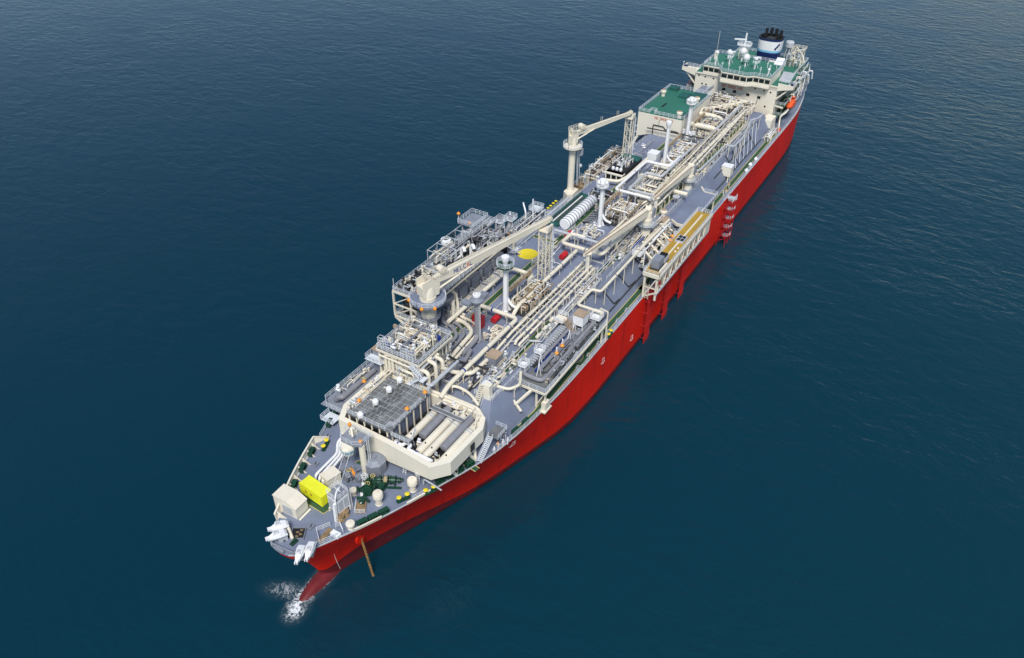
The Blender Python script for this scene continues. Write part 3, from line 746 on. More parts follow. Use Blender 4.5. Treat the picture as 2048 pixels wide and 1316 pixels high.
# chain stopper and chain
t = thing('chain_stopper', 'green anchor chain stopper on a white railed grating at the bow', 'chain stopper', D(722, 1015))
p = D(722, 1016); m_, a = frame2(D(722, 1016), D(727, 985))
b = MB(); b.obox((p.x, p.y, p.z+.12), (2.6, 1.9, .2), m_); b.build('grating', 'brown', t)
b = MB(); c = D(725, 1004); b.obox((c.x, c.y, c.z+.5), (1.6, 1.0, 1.0), m_); b.obox((c.x, c.y, c.z+1.1), (.4, 1.8, .5), m_); b.cyl((c.x-.2, c.y+1.0, c.z+.9), (c.x-.2, c.y+1.5, c.z+.9), .3); b.build('claw', 'wgreen', t)
b = MB(); k = [p+m_ @ Vector(v) for v in ((-1.3, -.95, 0), (-1.3, .95, 0), (1.3, .95, 0))]; b.rail(k, 1.1, step=1.2); b.build('guard_rail', 'white', t)
def chain(mb, p, q, n, s, r):
    p, q = Vector(p), Vector(q); d = (q-p).normalized(); u = d.orthogonal().normalized(); v = d.cross(u); L = (q-p).length/n
    for i in range(n):
        c = p.lerp(q, (i+.5)/n); w = u if i % 2 else v
        mb.tube([c+d*(L*.72*math.cos(k*math.pi/4))+w*(s*math.sin(k*math.pi/4)) for k in range(9)], r, 5, caps=False)
    return mb
b = MB(); p, q = D(728, 976, 1.5), D(722, 1010, .6); chain(b, p, q, 12, .26, .12); single(b, 'anchor_chain', 'white', 'white painted length of anchor chain running from windlass to chain stopper', 'chain', p)
# the lowered chain outside the hull
b = MB(); xx = W(728, 1084, 9.5); p = Vector((274.4, half(274.4, 10)+.05, 10)); q = Vector((275.6, 11.2, -.6)); 
b2_ = W(747, 1152, 0)
q = Vector((b2_.x, b2_.y, -.4)); chain(b, p, q, 30, .19, .08); single(b, 'hanging_chain', 'chainrust', 'rusty anchor chain hanging from the port bow into the sea', 'chain', p)
b = MB(); b.lathe((p.x, p.y-.25, p.z), [(1.3, 0), (1.45, .15), (1.3, .4), (.8, .45)], 20, 'y'); b.lathe((p.x, p.y-.2, p.z), [(.001, .2), (.8, .3)], 20, 'y'); hz = b.build('hawse_pipe', 'hull', ship)
# mushroom vents
def mushroom(label, px, py, h, r, g='cream mushroom vents on the bow'):
    p = D(px, py); t = thing('mushroom_vent', label, 'vent', p, g, world=False)
    b = MB(); b.lathe((0, 0, 0), [(r*.72, 0), (r*.62, .1), (r*.62, h*.5), (r*.7, h*.52)], 18); b.build('neck', 'cream', t)
    b = MB(); b.lathe((0, 0, h*.5), [(r*.72, 0), (r*1.0, h*.12), (r*1.0, h*.42), (r*.85, h*.5), (.001, h*.53)], 22); h_ = b.build('cowl', 'cream', t)
    b = MB(); b.lathe((0, 0, h*1.02), [(.12, 0), (.12, .25), (.001, .26)], 8); b.build('knob', 'cream', h_)
    return t
mushroom('tall cream mushroom vent beside the windlass, nearer the bow of the tall pair', 758, 1007, 3.0, 1.0)
mushroom('tall cream mushroom vent under the tub front wall', 826, 980, 3.0, 1.0)
mushroom('low white mushroom vent on the port bow edge', 702, 1056, 1.5, .85)
mushroom('small tan topped vent between the cabin and the windlass', 708, 989, 1.5, .7)
# rope drums / capstans
def capstan(label, px, py):
    p = D(px, py); t = thing('rope_reel', label, 'rope reel', p, 'rusty reels on the bow', world=False)
    b = MB(); b.lathe((0, 0, 0), [(.8, 0), (.8, .15), (.55, .2), (.5, .7), (.75, 1.0), (.75, 1.1), (.001, 1.12)], 18); b.build('barrel', 'brown', t)
    b = MB(); b.lathe((0, 0, .25), [(.58, 0), (.66, .2), (.58, .5)], 18, close=False); b.build('coil', 'rope', t)
capstan('rusty reel on the deck directly in front of the white cabin', 682, 1039); capstan('rusty reel on the port side of the white cabin', 691, 1030)
# blue grey octagonal tank
t = thing('octagonal_tank', 'blue grey many sided tank house under the edge of the cream tub', 'tank house', D(744, 945))
p = D(751, 938); b = MB(); n = 8
for k in range(n):
    pass
ring = [(2.35*math.cos(2*math.pi*(k+.5)/n), 2.35*math.sin(2*math.pi*(k+.5)/n)) for k in range(n)]
b.prism([(p.x+x, p.y+y) for x, y in ring], p.z, p.z+2.6)
v = [(p.x+x, p.y+y, p.z+2.6) for x, y in ring]+[(p.x+x*.55, p.y+y*.55, p.z+3.3) for x, y in ring]
b.add(v, [(k, (k+1) % n, (k+1) % n+n, k+n) for k in range(n)]+[tuple(range(n, 2*n))]); b.build('shell', 'midgrey', t)
b = MB(); b.lathe((p.x, p.y, p.z+3.3), [(.5, 0), (.5, .3), (.001, .32)], 12); b.build('hatch', 'midgrey', t)
# open hatch at the bow tip
t = thing('open_hatch', 'open black hatch with a raised rim near the bow tip', 'hatch', D(596, 1067)); p = D(597, 1069); m_ = Matrix.Rotation(.55, 3, 'Z')
b = MB(); b.obox((p.x, p.y, p.z+.25), (2.3, 2.3, .1), m_); b.build('pit', 'black', t)
b = MB()
for s in (-1, 1): c = m_ @ Vector((s*1.2, 0, 0)); b.obox((p.x+c.x, p.y+c.y, p.z+.25), (.12, 2.5, .5), m_); c = m_ @ Vector((0, s*1.2, 0)); b.obox((p.x+c.x, p.y+c.y, p.z+.25), (2.3, .12, .5), m_)
b.build('coaming', 'midgrey', t)
b = MB()
for k in range(4): b.cyl(p+m_ @ Vector((-.7+k*.45, .3*(-1)**k, .3)), p+m_ @ Vector((-.6+k*.45, .3*(-1)**k+.4, .5)), .18, n=8)
b.build('pipe_stub', 'brown', t)
# white covered hose saddles hanging over the bow
def saddle(label, tail, head):
    p, q = W(*tail, 18.2), W(*head, 17.6); d = Vector((q.x-p.x, q.y-p.y, 0)); L = d.length; a = math.atan2(d.y, d.x)
    t = thing('mooring_guide', label, 'mooring guide', (p.x, p.y, p.z), 'white boat shaped guides at the bow tip', world=False, rotz=a)
    prof = [(0, .65, .1), (.12, .72, .55), (.35, .80, .75), (.6, .72, .65), (.82, .5, .35), (1.0, .22, -.1)]
    b = MB(); v = []
    for (k, w, h) in prof: x = k*L; v += [(x, -w, 0), (x, -w*.75, h), (x, w*.75, h), (x, w, 0), (x, w*.6, -.6), (x, -w*.6, -.6)]
    n = len(prof); f = [(i*6+k, i*6+(k+1) % 6, (i+1)*6+(k+1) % 6, (i+1)*6+k) for i in range(n-1) for k in range(6)]+[tuple(reversed(range(6))), tuple(range((n-1)*6, n*6))]
    b.add(v, f); b.build('hull_cover', 'white', t)
    b = MB(); b.box(L*.42, L*.68, -.42, .42, .55, 1.0); b.build('roller_box', 'pinkwhite', t)
    b = MB(); b.box(L*.46, L*.64, -.28, .28, 1.0, 1.03); b.build('dark_slot', 'galv', t)
    b = MB(); b.box(L*.86, L*1.1, -.3, -.12, -.2, .25); b.box(L*.86, L*1.1, .12, .3, -.2, .25); b.build('horn', 'white', t)
    b = MB(); b.box(.1, L*.5, -.3, .3, -1.9, -.55); b.build('pedestal', 'galv', t)
saddle('white boat shaped guide on the starboard bow tip, upper one of the pair', (577, 1047), (540, 1063)); saddle('white boat shaped guide on the starboard bow tip, lower one of the pair', (574, 1064), (536, 1082))
saddle('white boat shaped guide on the port bow tip, left one of the pair', (606, 1090), (594, 1129)); saddle('white boat shaped guide on the port bow tip, right one of the pair', (626, 1083), (614, 1123))
b = MB(); b.tube([D(577, 1060, 1.2), D(586, 1081, .4)], .3, 8); single(b, 'roller_pipe', 'cream', 'short cream roller lying beside the open bow hatch', 'roller', D(580, 1070))
# railed grating pen on the port bow, small gear
t = thing('railed_pen', 'white railed pen around a brown grating at the port bow edge', 'railing', D(650, 1072)); b = MB()
b.rail([D(640, 1088), D(634, 1064), D(661, 1053)], 1.2, step=1.3); b.rail([D(672, 1057), D(681, 1052), D(687, 1066)], 1.2, step=1.3); b.build('railing', 'white', t)
b = MB(); p = D(650, 1072); m_ = Matrix.Rotation(.1, 3, 'Z'); b.obox((p.x, p.y, p.z+.12), (3.4, 1.0, .16), m_)
for k in range(6): b.obox((p.x-1.5+k*.6, p.y, p.z+.24), (.12, 1.0, .12), m_)
b.build('grating', 'brown', t)
b = MB(); p = D(672, 1071); b.box(p.x-.5, p.x+.5, p.y-.9, p.y+.9, p.z, p.z+.7); single(b, 'deck_locker', 'white', 'white locker at the port bow edge beside the railed pen', 'locker', p)
for k, (px, py, l) in enumerate(((588, 1086, 'small dark green fitting between the two bow guides'), (571, 1077, 'small dark green fitting under the starboard bow guides'))):
    p = D(px, py); b = MB(); b.box(p.x-.7, p.x+.7, p.y-.4, p.y+.4, p.z, p.z+.3); b.cyl((p.x-.3, p.y, p.z+.3), (p.x-.3, p.y, p.z+.8), .25); b.cyl((p.x+.4, p.y, p.z+.3), (p.x+.4, p.y, p.z+.7), .2); single(b, 'deck_fitting', 'wgreen', l, 'deck fitting', p)
for k, (px, py, l) in enumerate(((655, 874, 'grey deck vent pipe at the starboard edge by the first bollard'), (835, 991, 'grey fitting on the port bow deck aft of the bollard'), (631, 930, 'dark fitting beside the starboard bulwark brackets'), (692, 921, 'dark hatch between the three pipes and the tub'), (622, 1055, 'low grey hatch on the open bow deck'))):
    p = D(px, py); b = MB(); b.box(p.x-.6, p.x+.6, p.y-.45, p.y+.45, p.z, p.z+.35); b.tube([(p.x, p.y, p.z+.3), (p.x, p.y, p.z+.9), (p.x+.5, p.y+.2, p.z+.9)], .2, 8, .2); single(b, 'deck_fitting', 'midgrey', l, 'deck fitting', p)
# goose-neck pipe over the port rail
b = MB(); p = D(855, 978); b.tube([D(848, 972, .5), D(848, 972, 2.0), D(861, 981, 2.2), D(883, 984, .5)], .16, 8, .6); single(b, 'overboard_pipe', 'galv', 'grey goose neck pipe hanging over the port edge under the tub corner', 'pipe', p)
# ladders and hatch rails on the bow
for (px, py, l) in ((728, 975, 'white ladder frame standing in front of the cream mushroom vent'), (809, 948, 'white ladder frame against the tub front wall, left one'), (835, 968, 'white ladder frame against the tub front wall, right one')):
    p = D(px, py); b = MB(); b.ladder(p, p+Vector((-.6, 0, 3.2)), .7, (0, 1, 0), .1); b.rail([p+Vector((0, -.5, 2)), p+Vector((-1, -.5, 2)), p+Vector((-1, .5, 2)), p+Vector((0, .5, 2))], 1, True, 1); single(b, 'access_ladder', 'white', l, 'ladder', p)

# white column with a railed lookout platform in front of the tub
t = thing('lookout_tower', 'cream column carrying a railed blue grey platform in front of the tub', 'tower', D(730, 945))
p = D(731, 946); zt = 24.0; q = W(712, 885, zt); b = MB(); b.tube([(p.x, p.y, p.z), (p.x, p.y, zt-.3)], .62, 16); b.build('column', 'cream', t)
cs = [W(698, 862, zt), W(729, 872, zt), W(708, 893, zt), W(692, 888, zt)]
px_ = sum(c.x for c in cs)/4; py_ = sum(c.y for c in cs)/4; dx_, dy_ = p.x-px_, p.y-py_
PL = [(262.9, -4.2), (262.9, .9), (265.8, .9), (266.6, -.6), (266.6, -3.4), (265.6, -4.2)]
b = MB(); b.prism(PL, zt-.3, zt); b.build('platform', 'midgrey', t)
b = MB(); b.rail([(x, y, zt) for x, y in PL], 1.2, True, 1.3); b.build('railing', 'rail', t)
b = MB(); b.lathe((266.6, -1.9, zt-2.7), [(1.0, 0), (1.3, .5), (1.5, 1.7), (1.2, 2.3)], 8); b.build('cab', 'creamwall', t)
b = MB(); b.lathe((266.6, -1.9, zt-1.9), [(1.40, 0), (1.56, .9)], 8, close=False); b.build('cab_window', 'blueglass', t)
b = MB(); b.ball((264, -2.6, zt+1.2), .55); b.box(263.4, 264.5, -3.2, -2.0, zt, zt+.8); b.tube([(264, -2.6, zt+1.2), (264.8, -2.0, zt+2.2), (265.6, -1.2, zt+1.2)], .18, 8); b.build('monitor_nozzle', 'cream', t)
b = MB(); b.ladder((p.x-.8, p.y+.9, p.z), (p.x-.8, p.y+.9, zt+1), .6, (1, 0, 0)); b.build('ladder', 'white', t)
for dx, dy in ((.3, .2), (-2.2, -4.6)):
    b = MB(); b.ball((p.x+dx, p.y+dy, zt+.9), .42, 10); b.bar((p.x+dx, p.y+dy, zt), (p.x+dx, p.y+dy, zt+.7), .1); b.build('orange_lamp', 'orange', t)
# thin white stays
b = MB()
for a, c in (((668, 965, 20), (690, 905, 23)), ((672, 1000, 21), (700, 905, 24))): b.bar(W(*a), W(*c), .05)
single(b, 'mast_stay', 'white', 'thin white stay wires from the cabin mast up to the lookout tower', 'wire', W(668, 965, 20))
# ------------------------------------------------------------------ helpers for pipework
def valve(t, c, s=1.0, m='pipe', ax='x', wheel=True):
    b = MB(); c = Vector(c); L = .55*s; d = {'x': Vector((1, 0, 0)), 'y': Vector((0, 1, 0))}[ax]
    b.cyl(c-d*L, c+d*L, .20*s, n=10)
    for k in (-1, 1): b.cyl(c+d*(L*k-.06), c+d*(L*k+.06), .34*s, n=12)
    b.ball(c, .36*s, 10); b.cyl(c, c+Vector((0, 0, .85*s)), .12*s, n=8)
    if wheel:
        h = c+Vector((0, 0, .85*s)); b.cyl(h, h+Vector((0, 0, .06)), .34*s, n=12)
    else: b.box(c.x-.25*s, c.x+.25*s, c.y-.4*s, c.y+.4*s, c.z+.7*s, c.z+1.2*s)
    return b.build('valve', m, t)
def pipework(t, x0, x1, y0, y1, z0, z1, n, seed, rs=(.10, .24), mats=('pipe', 'pipe', 'rustpipe', 'galv'), nv=6, nposts=6, nbox=3, mainx=.5, vm=('pipe', 'white', 'rustpipe', 'galv')):
    """a knot of small bore piping: each run is a part of its own"""
    g = random.Random(seed)
    for i in range(n):
        r = g.uniform(*rs); m = g.choice(mats); z = g.uniform(z0+.35*(z1-z0), z1); x, y = g.uniform(x0, x1), g.uniform(y0, y1); P = [Vector((x, y, z0))]
        P.append(Vector((x, y, z)))
        for k in range(g.choice((1, 2, 2, 3))):
            if g.random() < mainx: x = g.uniform(x0, x1)
            else: y = g.uniform(y0, y1)
            if (P[-1]-Vector((x, y, z))).length > .8: P.append(Vector((x, y, z)))
            if g.random() < .35:
                z = g.uniform(z0+.3*(z1-z0), z1)
                if abs(P[-1].z-z) > .5: P.append(Vector((x, y, z)))
        if g.random() < .6: P.append(Vector((x, y, z0+g.uniform(0, .4)*(z1-z0))))
        MB().tube(P, r, 8, r*2.2).build('pipe', m, t)
    for i in range(nv): valve(t, (g.uniform(x0, x1), g.uniform(y0, y1), g.uniform(z0+.5, z1)), g.uniform(.5, .95), g.choice(vm), g.choice('xy'), g.random() < .6)
    for i in range(nposts):
        x, y = g.uniform(x0, x1), g.uniform(y0, y1); h = g.uniform(.6, 1.15)*(z1-z0); MB().bar((x, y, z0), (x, y, z0+h), g.uniform(.08, .15)).build('post', g.choice(('pipe', 'galv', 'white')), t)
    for i in range(nbox):
        x, y = g.uniform(x0, x1), g.uniform(y0, y1); w, d, h = g.uniform(.4, .9), g.uniform(.3, .8), g.uniform(.5, 1.2); z = z0+g.choice((0, 0, .4))*(z1-z0)
        MB().box(x-w/2, x+w/2, y-d/2, y+d/2, z, z+h).build('instrument_box', g.choice(('galv', 'cream', 'midgrey', 'rustpipe')), t)
def pipeline(label, pts, r, m='pipe', base=ZT, step=5.5, fil=None, band=7.0, bandm='midgrey', group=None, sq=True, name='pipeline', vee=False):
    P = snap(pts) if sq else [Vector(p) for p in pts]
    t = thing(name, label, 'pipe', (P[0].x, P[0].y, P[0].z), group)
    b = MB(); b.tube(P, r, 10, fil if fil is not None else r*2.6); b.mat = 1
    for p, q in zip(P, P[1:]):
        L = (q-p).length; k = int(L/band)
        for i in range(k):
            c = p.lerp(q, (i+.6)/k); d = (q-p).normalized()*(.09+.1*((i*7) % 3 == 0)); b.cyl(c-d, c+d, r*1.10, n=10)
    b.build('tube', [m, bandm], t)
    if base is not None:
        for p, q in zip(P, P[1:]):
            d = q-p; L = d.length
            if abs(d.z) > .5*L or L < 2: continue
            k = max(1, int(L/step)); s = Vector((-d.y, d.x, 0)).normalized()
            for i in range(k):
                c = p.lerp(q, (i+.5)/k); w = r+.12; sb = MB()
                if vee: sb.bar((c.x, c.y, c.z-r), c+s*.7-Vector((0, 0, c.z-base)), .13); sb.bar((c.x, c.y, c.z-r), c-s*.7-Vector((0, 0, c.z-base)), .13)
                else: sb.bar(Vector((c.x, c.y, base)), Vector((c.x, c.y, c.z-r)), .18)
                sb.bar(c+s*w-Vector((0, 0, r)), c-s*w-Vector((0, 0, r)), .16); sb.build('support', m if m in ('pipe', 'white') else 'cream', t)
    return t
def orange_lamp(label, p, h=1.6):
    b = MB(); p = Vector(p); t = thing('flood_lamp', label, 'lamp', p, 'orange deck lamps'); b.bar(p, p+Vector((0, 0, h)), .10); b.build('post', 'white', t)
    b = MB(); b.ball(p+Vector((0, 0, h+.2)), .42, 10); b.cyl(p+Vector((0, 0, h+.3)), p+Vector((0, 0, h+.7)), .5, .15, n=10); b.build('lamp_head', 'orange', t)
    return t

# ------------------------------------------------------------------ the cream tub with the pressure vessels
ZR = 22.5
t = thing('vaporiser_tub', 'large cream walled tub raised over the bow deck', 'platform', (252, 3, 19))
OUT = [(257.3, -11), (261.2, -9), (261.6, 4.0), (262.4, 14.3), (259.3, 16.8), (248.5, 17.1), (245.6, 15.8), (244.4, 13.6), (244.4, 4.5), (244.4, -11)]
def inset(poly, d):
    n = len(poly); o = []; c = Vector((sum(p[0] for p in poly)/n, sum(p[1] for p in poly)/n))
    for i in range(n):
        p, a, b = Vector(poly[i]), Vector(poly[i-1]), Vector(poly[(i+1) % n])
        e1 = (p-a).normalized(); e2 = (b-p).normalized(); n1 = Vector((-e1.y, e1.x)); n2 = Vector((-e2.y, e2.x))
        if n1.dot(c-p) < 0: n1 = -n1
        if n2.dot(c-p) < 0: n2 = -n2
        m = (n1+n2).normalized(); o.append(p+m*(d/max(.4, m.dot(n1))))
    return [(p.x, p.y) for p in o]
INN = inset(OUT, 1.15)
b = MB(); n = len(OUT)
bot = [17.6 if p[1] < 5 and p[0] > 250 else 19.2 for p in OUT]
vo = [(p[0], p[1], ZR) for p in OUT]+[(p[0], p[1], h) for p, h in zip(OUT, bot)]; b.add(vo, [((i+1) % n, i, i+n, (i+1) % n+n) for i in range(n)])
vi = [(p[0], p[1], ZR) for p in INN]+[(p[0], p[1], 19.6) for p in INN]; b.add(vi, [(i, (i+1) % n, (i+1) % n+n, i+n) for i in range(n)])
b.build('wall', 'creamwall', t)
b = MB(); vr = [(p[0], p[1], ZR+.012) for p in OUT]+[(p[0], p[1], ZR+.012) for p in INN]; b.add(vr, [(i, (i+1) % n, (i+1) % n+n, i+n) for i in range(n)]); b.build('rim', 'creamwall', t)
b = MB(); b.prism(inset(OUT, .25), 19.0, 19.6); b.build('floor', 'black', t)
b = MB(); b.prism([(258.5, -10.5), (261.3, -8.7), (261.5, 4.0), (260.8, 5.0), (258, 5.0)], 17.4, 18.98); b.build('deep_skirt', 'creamwall', t)
for x, y in ((255, 15.4), (249.5, 15.6)):
    b = MB(); y1 = half(x, 16)-.8; y1 = min(y1, 16.6); b.bar((x, y, 19.2), (x+1.3, y1, zdeck(x)), .55); b.bar((x+3.0, y, 19.2), (x+1.3, y1, zdeck(x)), .55); b.bar((x-.4, y, 19.0), (x+3.4, y, 19.0), .5); b.build('support_leg', 'cream', t)
for x, y in ((258, -8), (258, 3), (246, -9), (246, 12)):
    b = MB(); b.box(x-.5, x+.5, y-.5, y+.5, zdeck(x), 19.1); b.build('support_leg', 'cream', t)
b = MB(); b.plate([(251.8, 17.2, 20.0), (253.2, 17.2, 20.0), (253.2, 17.2, 21.9), (251.8, 17.2, 21.9)], .06); b.build('doorway', 'dark', t)
for (x, y) in ((252, -11.1), (256, -11.1)):
    pass
b = MB(); b.bar((250, 16, 22.9), (246.2, 14.2, 22.9), .3); b.bar((246.2, 14.2, 22.9), (244.9, 13.0, 22.9), .3); b.tube([(247.6, -6, 22.9), (244.9, -2, 22.95), (244.9, 12.8, 22.95)], .35, 8, 1.0); b.build('edge_pipe', 'cream', t)

# six horizontal pressure vessels
VES = [(5.5, 258.6, 247.4, .78, 'cream', 'cream horizontal vessel in the tub nearest the grated deck'), (7.5, 255.8, 246.4, .86, 'grey', 'grey lagged vessel in the tub, nearer the grated deck of the two grey ones'),
       (9.4, 259.6, 245.9, .78, 'cream', 'cream vessel lying between the two grey vessels, on the side of the grated deck'), (11.2, 260.0, 246.4, .78, 'cream', 'cream vessel lying between the two grey vessels, on the port side'),
       (13.0, 256.4, 246.4, .84, 'grey', 'grey lagged vessel in the tub, next to the outermost cream vessel'), (14.7, 260.2, 246.7, .78, 'cream', 'outermost cream vessel along the port wall of the tub')]
for y, x1, x0, r, m, l in VES:
    t = thing('pressure_vessel', l, 'vessel', ((x0+x1)/2, y, 19.6), 'horizontal vessels in the tub')
    L = x1-x0; zc = 21.5 + (.2 if m == 'grey' else 0)
    b = MB(); k = r*.45 if m == 'cream' else .12
    b.lathe((x0, y, zc), [(.02, 0), (r*.6, k*.25), (r*.92, k*.7), (r, k*1.2), (r, L-k*1.2), (r*.92, L-k*.7), (r*.6, L-k*.25), (.02, L)], 24, 'x'); b.build('shell', m, t)
    for q in ((.22, .27) if m == 'cream' else (.33, .66)):
        b = MB(); b.cyl((x0+L*q-.12, y, zc), (x0+L*q+.12, y, zc), r*(1.16 if m == 'cream' else 1.03), n=24); b.build('flange', 'galv' if m == 'cream' else 'midgrey', t)
    for q in (.2, .75): b = MB(); b.box(x0+L*q-.3, x0+L*q+.3, y-r*.8, y+r*.8, 19.6, zc-r*.5); b.build('saddle', 'black', t)
    if m == 'cream':
        b = MB(); b.tube([(x0+.3, y, zc+r*.6), (x0+.3, y, zc+r+.5), (x0-1.0, y, zc+r+.5), (x0-1.4, y, zc-.8)], .26, 8, .5); b.build('nozzle_pipe', 'pipe', t)
        for q in (.12, .84):
            b = MB(); b.cyl((x0+L*q, y+.2, zc+r-.1), (x0+L*q, y+.2, zc+r+.15), .16, n=8); b.build('nozzle', 'dark', t)
t = thing('tub_pipework', 'dark tangle of small pipes at the ends of the vessels in the tub', 'pipework', (252, 10, 19.6))
pipework(t, 245.2, 246.8, 5.5, 14.5, 19.6, 22.4, 16, 5, (.10, .22), ('dark', 'pipe', 'galv', 'dark'), 9, 4, 3, .3)
pipework(t, 258.5, 261, 11.5, 13.8, 19.6, 22.2, 10, 6, (.06, .14), ('dark', 'galv', 'dark'), 6, 6, 3, .4)
pipework(t, 257.2, 258.6, 6.4, 8.8, 19.6, 22.0, 6, 8, (.06, .12), ('galv', 'dark'), 2, 4, 1, .4)
t = thing('pipeline', 'white pipe with blue bands inside the front wall of the tub', 'pipe', (260, 6, 22.4))
b = MB(); b.tube([(258.8, 4.2, 21.5), (260.2, 4.2, 22.2), (260.2, 6.2, 22.2), (259.2, 6.2, 22.2), (259.2, 7.6, 22.2), (260.5, 7.6, 22.2), (260.6, 13.0, 22.2), (259.6, 13.2, 21)], .36, 10, .7); b.mat = 1
for y in (5.2, 9.6): b.cyl((260.3, y-.15, 22.2), (260.3, y+.15, 22.2), .40, n=12)
b.build('tube', ['white', 'blue'], t)
t = thing('tub_catwalk', 'grey grated catwalk crossing above the vessels', 'catwalk', (250, 8, 23.2))
b = MB(); b.box(248.6, 249.4, 4.8, 12.8, 22.75, 22.85); b.box(246.6, 248.6, 5.2, 6.2, 22.75, 22.85); b.build('walkway', 'grate', t)
b = MB(); b.bar((248.5, 4.8, 23.0), (248.5, 12.8, 23.0), .14); b.bar((249.5, 4.8, 23.0), (249.5, 12.8, 23.0), .14); b.bar((248.5, 12.8, 23), (245.6, 12.9, 23), .14); b.build('edge_beam', 'galv', t)

# grated deck with its railing, posts and valve units
t = thing('grated_deck', 'raised grey grated deck beside the tub vessels', 'platform', (253, -2, 24.1))
GX0, GX1, GY0, GY1, GZ = 247.0, 260.2, -7.4, 3.2, 24.1
b = MB(); b.box(GX0, GX1, GY0, GY1, GZ-.25, GZ); b.build('deck_plate', 'grate', t)
b = MB(); g = random.Random(3)
y = GY0+.4
while y < GY1-.3:
    b.box(GX0+.2, GX1-.2, y-.025, y+.025, GZ, GZ+.03); y += 1.3
for k in range(9): b.box(GX0+.6+k*1.5, GX0+.65+k*1.5, GY0+.2, GY1-.2, GZ, GZ+.034)
for cx in (249.2, 253.4, 257.6):
    for cy in (-5, -1, 2.4):
        if (cx, cy) == (253.4, 2.4): continue
        for k in range(8): a = math.pi*k/4; b.bar((cx, cy, GZ+.045), (cx+1.5*math.cos(a), cy+1.2*math.sin(a), GZ+.045), .05, .03)
b.build('grid_line', 'galv', t)
b = MB()
for i in range(10):
    for j in range(3):
        x, y = GX0+1.2+i*1.25, -3.6+j*1.0+(i % 2)*.4; b.box(x-.42, x+.42, y-.34, y+.34, GZ+.02, GZ+.05)
b.build('hatch_plate', 'grate2', t)
b = MB(); b.box(GX0+.2, GX1-.4, GY1-.75, GY1-.65, 19.7, GZ-.26); b.build('side_panel', 'deck', t)
b = MB(); b.rail([(GX0+3, GY1, GZ), (GX1-1.5, GY1, GZ), (GX1-1.5, GY1-1, GZ), (GX1, GY1-1, GZ), (GX1, GY0, GZ)], 1.2, step=1.6, w=.07); b.build('railing', 'rail', t)
for i in range(6):
    y = GY0+.4+i*1.9; b = MB(); b.box(GX1-.3, GX1-.05, y-.12, y+.12, 22.5, GZ-.24); b.build('post', 'cream', t)
for i in range(6):
    x = GX0+.8+i*2.3; b = MB(); b.box(x-.12, x+.12, GY1-.25, GY1, 19.6, GZ-.24); b.build('post', 'cream', t)
b = MB(); b.plate([(GX1-.6, GY0+.2, 22.52), (GX1-.6, GY1-.2, 22.52), (GX1-.6, GY1-.2, GZ-.26), (GX1-.6, GY0+.2, GZ-.26)], .05); b.build('gap_shade', 'dark', t)  # dark plate stands in for the shade in the opening under the deck
for i, (px, py, l) in enumerate(((722, 838, 'white valve unit on the grated deck, nearest the bow'), (752, 812, 'white valve unit on the starboard side of the grated deck, middle of three'), (779, 787, 'white valve unit on the starboard side of the grated deck, nearest the tower'), (800, 768, 'white valve unit on the grated deck right under the tower'))):
    p = W(px, py, GZ); t = thing('valve_unit', l, 'valve', p, 'white valve units on the grated deck')
    b = MB(); b.lathe((p.x, p.y, GZ+.7), [(.3, -.3), (.62, 0), (.65, .7), (.45, 1.0), (.02, 1.1)], 16); b.build('actuator', 'white', t)
    b = MB(); b.tube([(p.x-.2, p.y-1.5, GZ+.9), (p.x-.2, p.y-.6, GZ+.9), (p.x, p.y-.3, GZ+.5)], .14, 8); b.cyl((p.x+.5, p.y-.2, GZ), (p.x+.5, p.y-.2, GZ+1.5), .09, n=8); b.cyl((p.x-.4, p.y+.3, GZ), (p.x-.4, p.y+.3, GZ+1.0), .09, n=8); b.build('inlet_pipe', 'cream', t)
t = thing('pipe_bank', 'bank of thin cream pipes and valves along the starboard side of the grated deck', 'pipework', (253, -8.5, 22.6))
for i in range(6):
    b = MB(); z = 23.6+.28*(i % 3); y = -8.6+.26*i; b.tube([(258.5-i*.6, y, 23), (258.3-i*.6, y, z+.6), (245.5, y, z+.6), (244.6, y+.2, z+1.5)], .11, 8, .3); b.build('pipe', 'cream', t)
pipework(t, 248, 259, -8.8, -7.0, 23.0, 25.2, 10, 15, (.06, .12), ('cream', 'white', 'galv'), 12, 8, 3, .5)
orange_lamp('orange lamp by the starboard pipe bank of the grated deck', W(719, 810, 23.5), 1.0); orange_lamp('orange lamp on the port railing of the grated deck', W(815, 828, 24.2), 1.2); orange_lamp('orange lamp beside the foot of the process tower', W(851, 795, 24.5), 1.2)
# stairs and landings on the port side of the tub
t = thing('access_stair', 'white railed stairway from the port deck up to the tub', 'stair', W(955, 905, 15.6))
p, q = Vector((250.8, 17.6, zdeck(250))), Vector((247.0, 17.9, 19.6)); b = MB(); b.stair(p, q, 1.0); b.build('flight', 'rail', t)
b = MB(); b.box(243.6, 247.0, 17.0, 19.6, 19.5, 19.6); b.build('landing', 'grate', t); b = MB(); b.rail([(247, 19.6, 19.6), (243.6, 19.6, 19.6), (243.6, 17.0, 19.6)], 1.15, step=1.2); b.build('railing', 'rail', t)
t = thing('access_stair', 'railed stair between the grated deck and the tub vessels', 'stair', W(790, 868, 22.5))
b = MB(); b.box(258.7, 260.0, 3.4, 7.6, 23.1, 23.2); b.build('landing', 'grate', t); b = MB(); b.rail([(260, 3.4, 23.2), (260, 7.6, 23.2), (258.7, 7.6, 23.2), (256.5, 6.6, 23.2)], 1.1, step=1.1, w=.07); b.build('railing', 'rail', t)

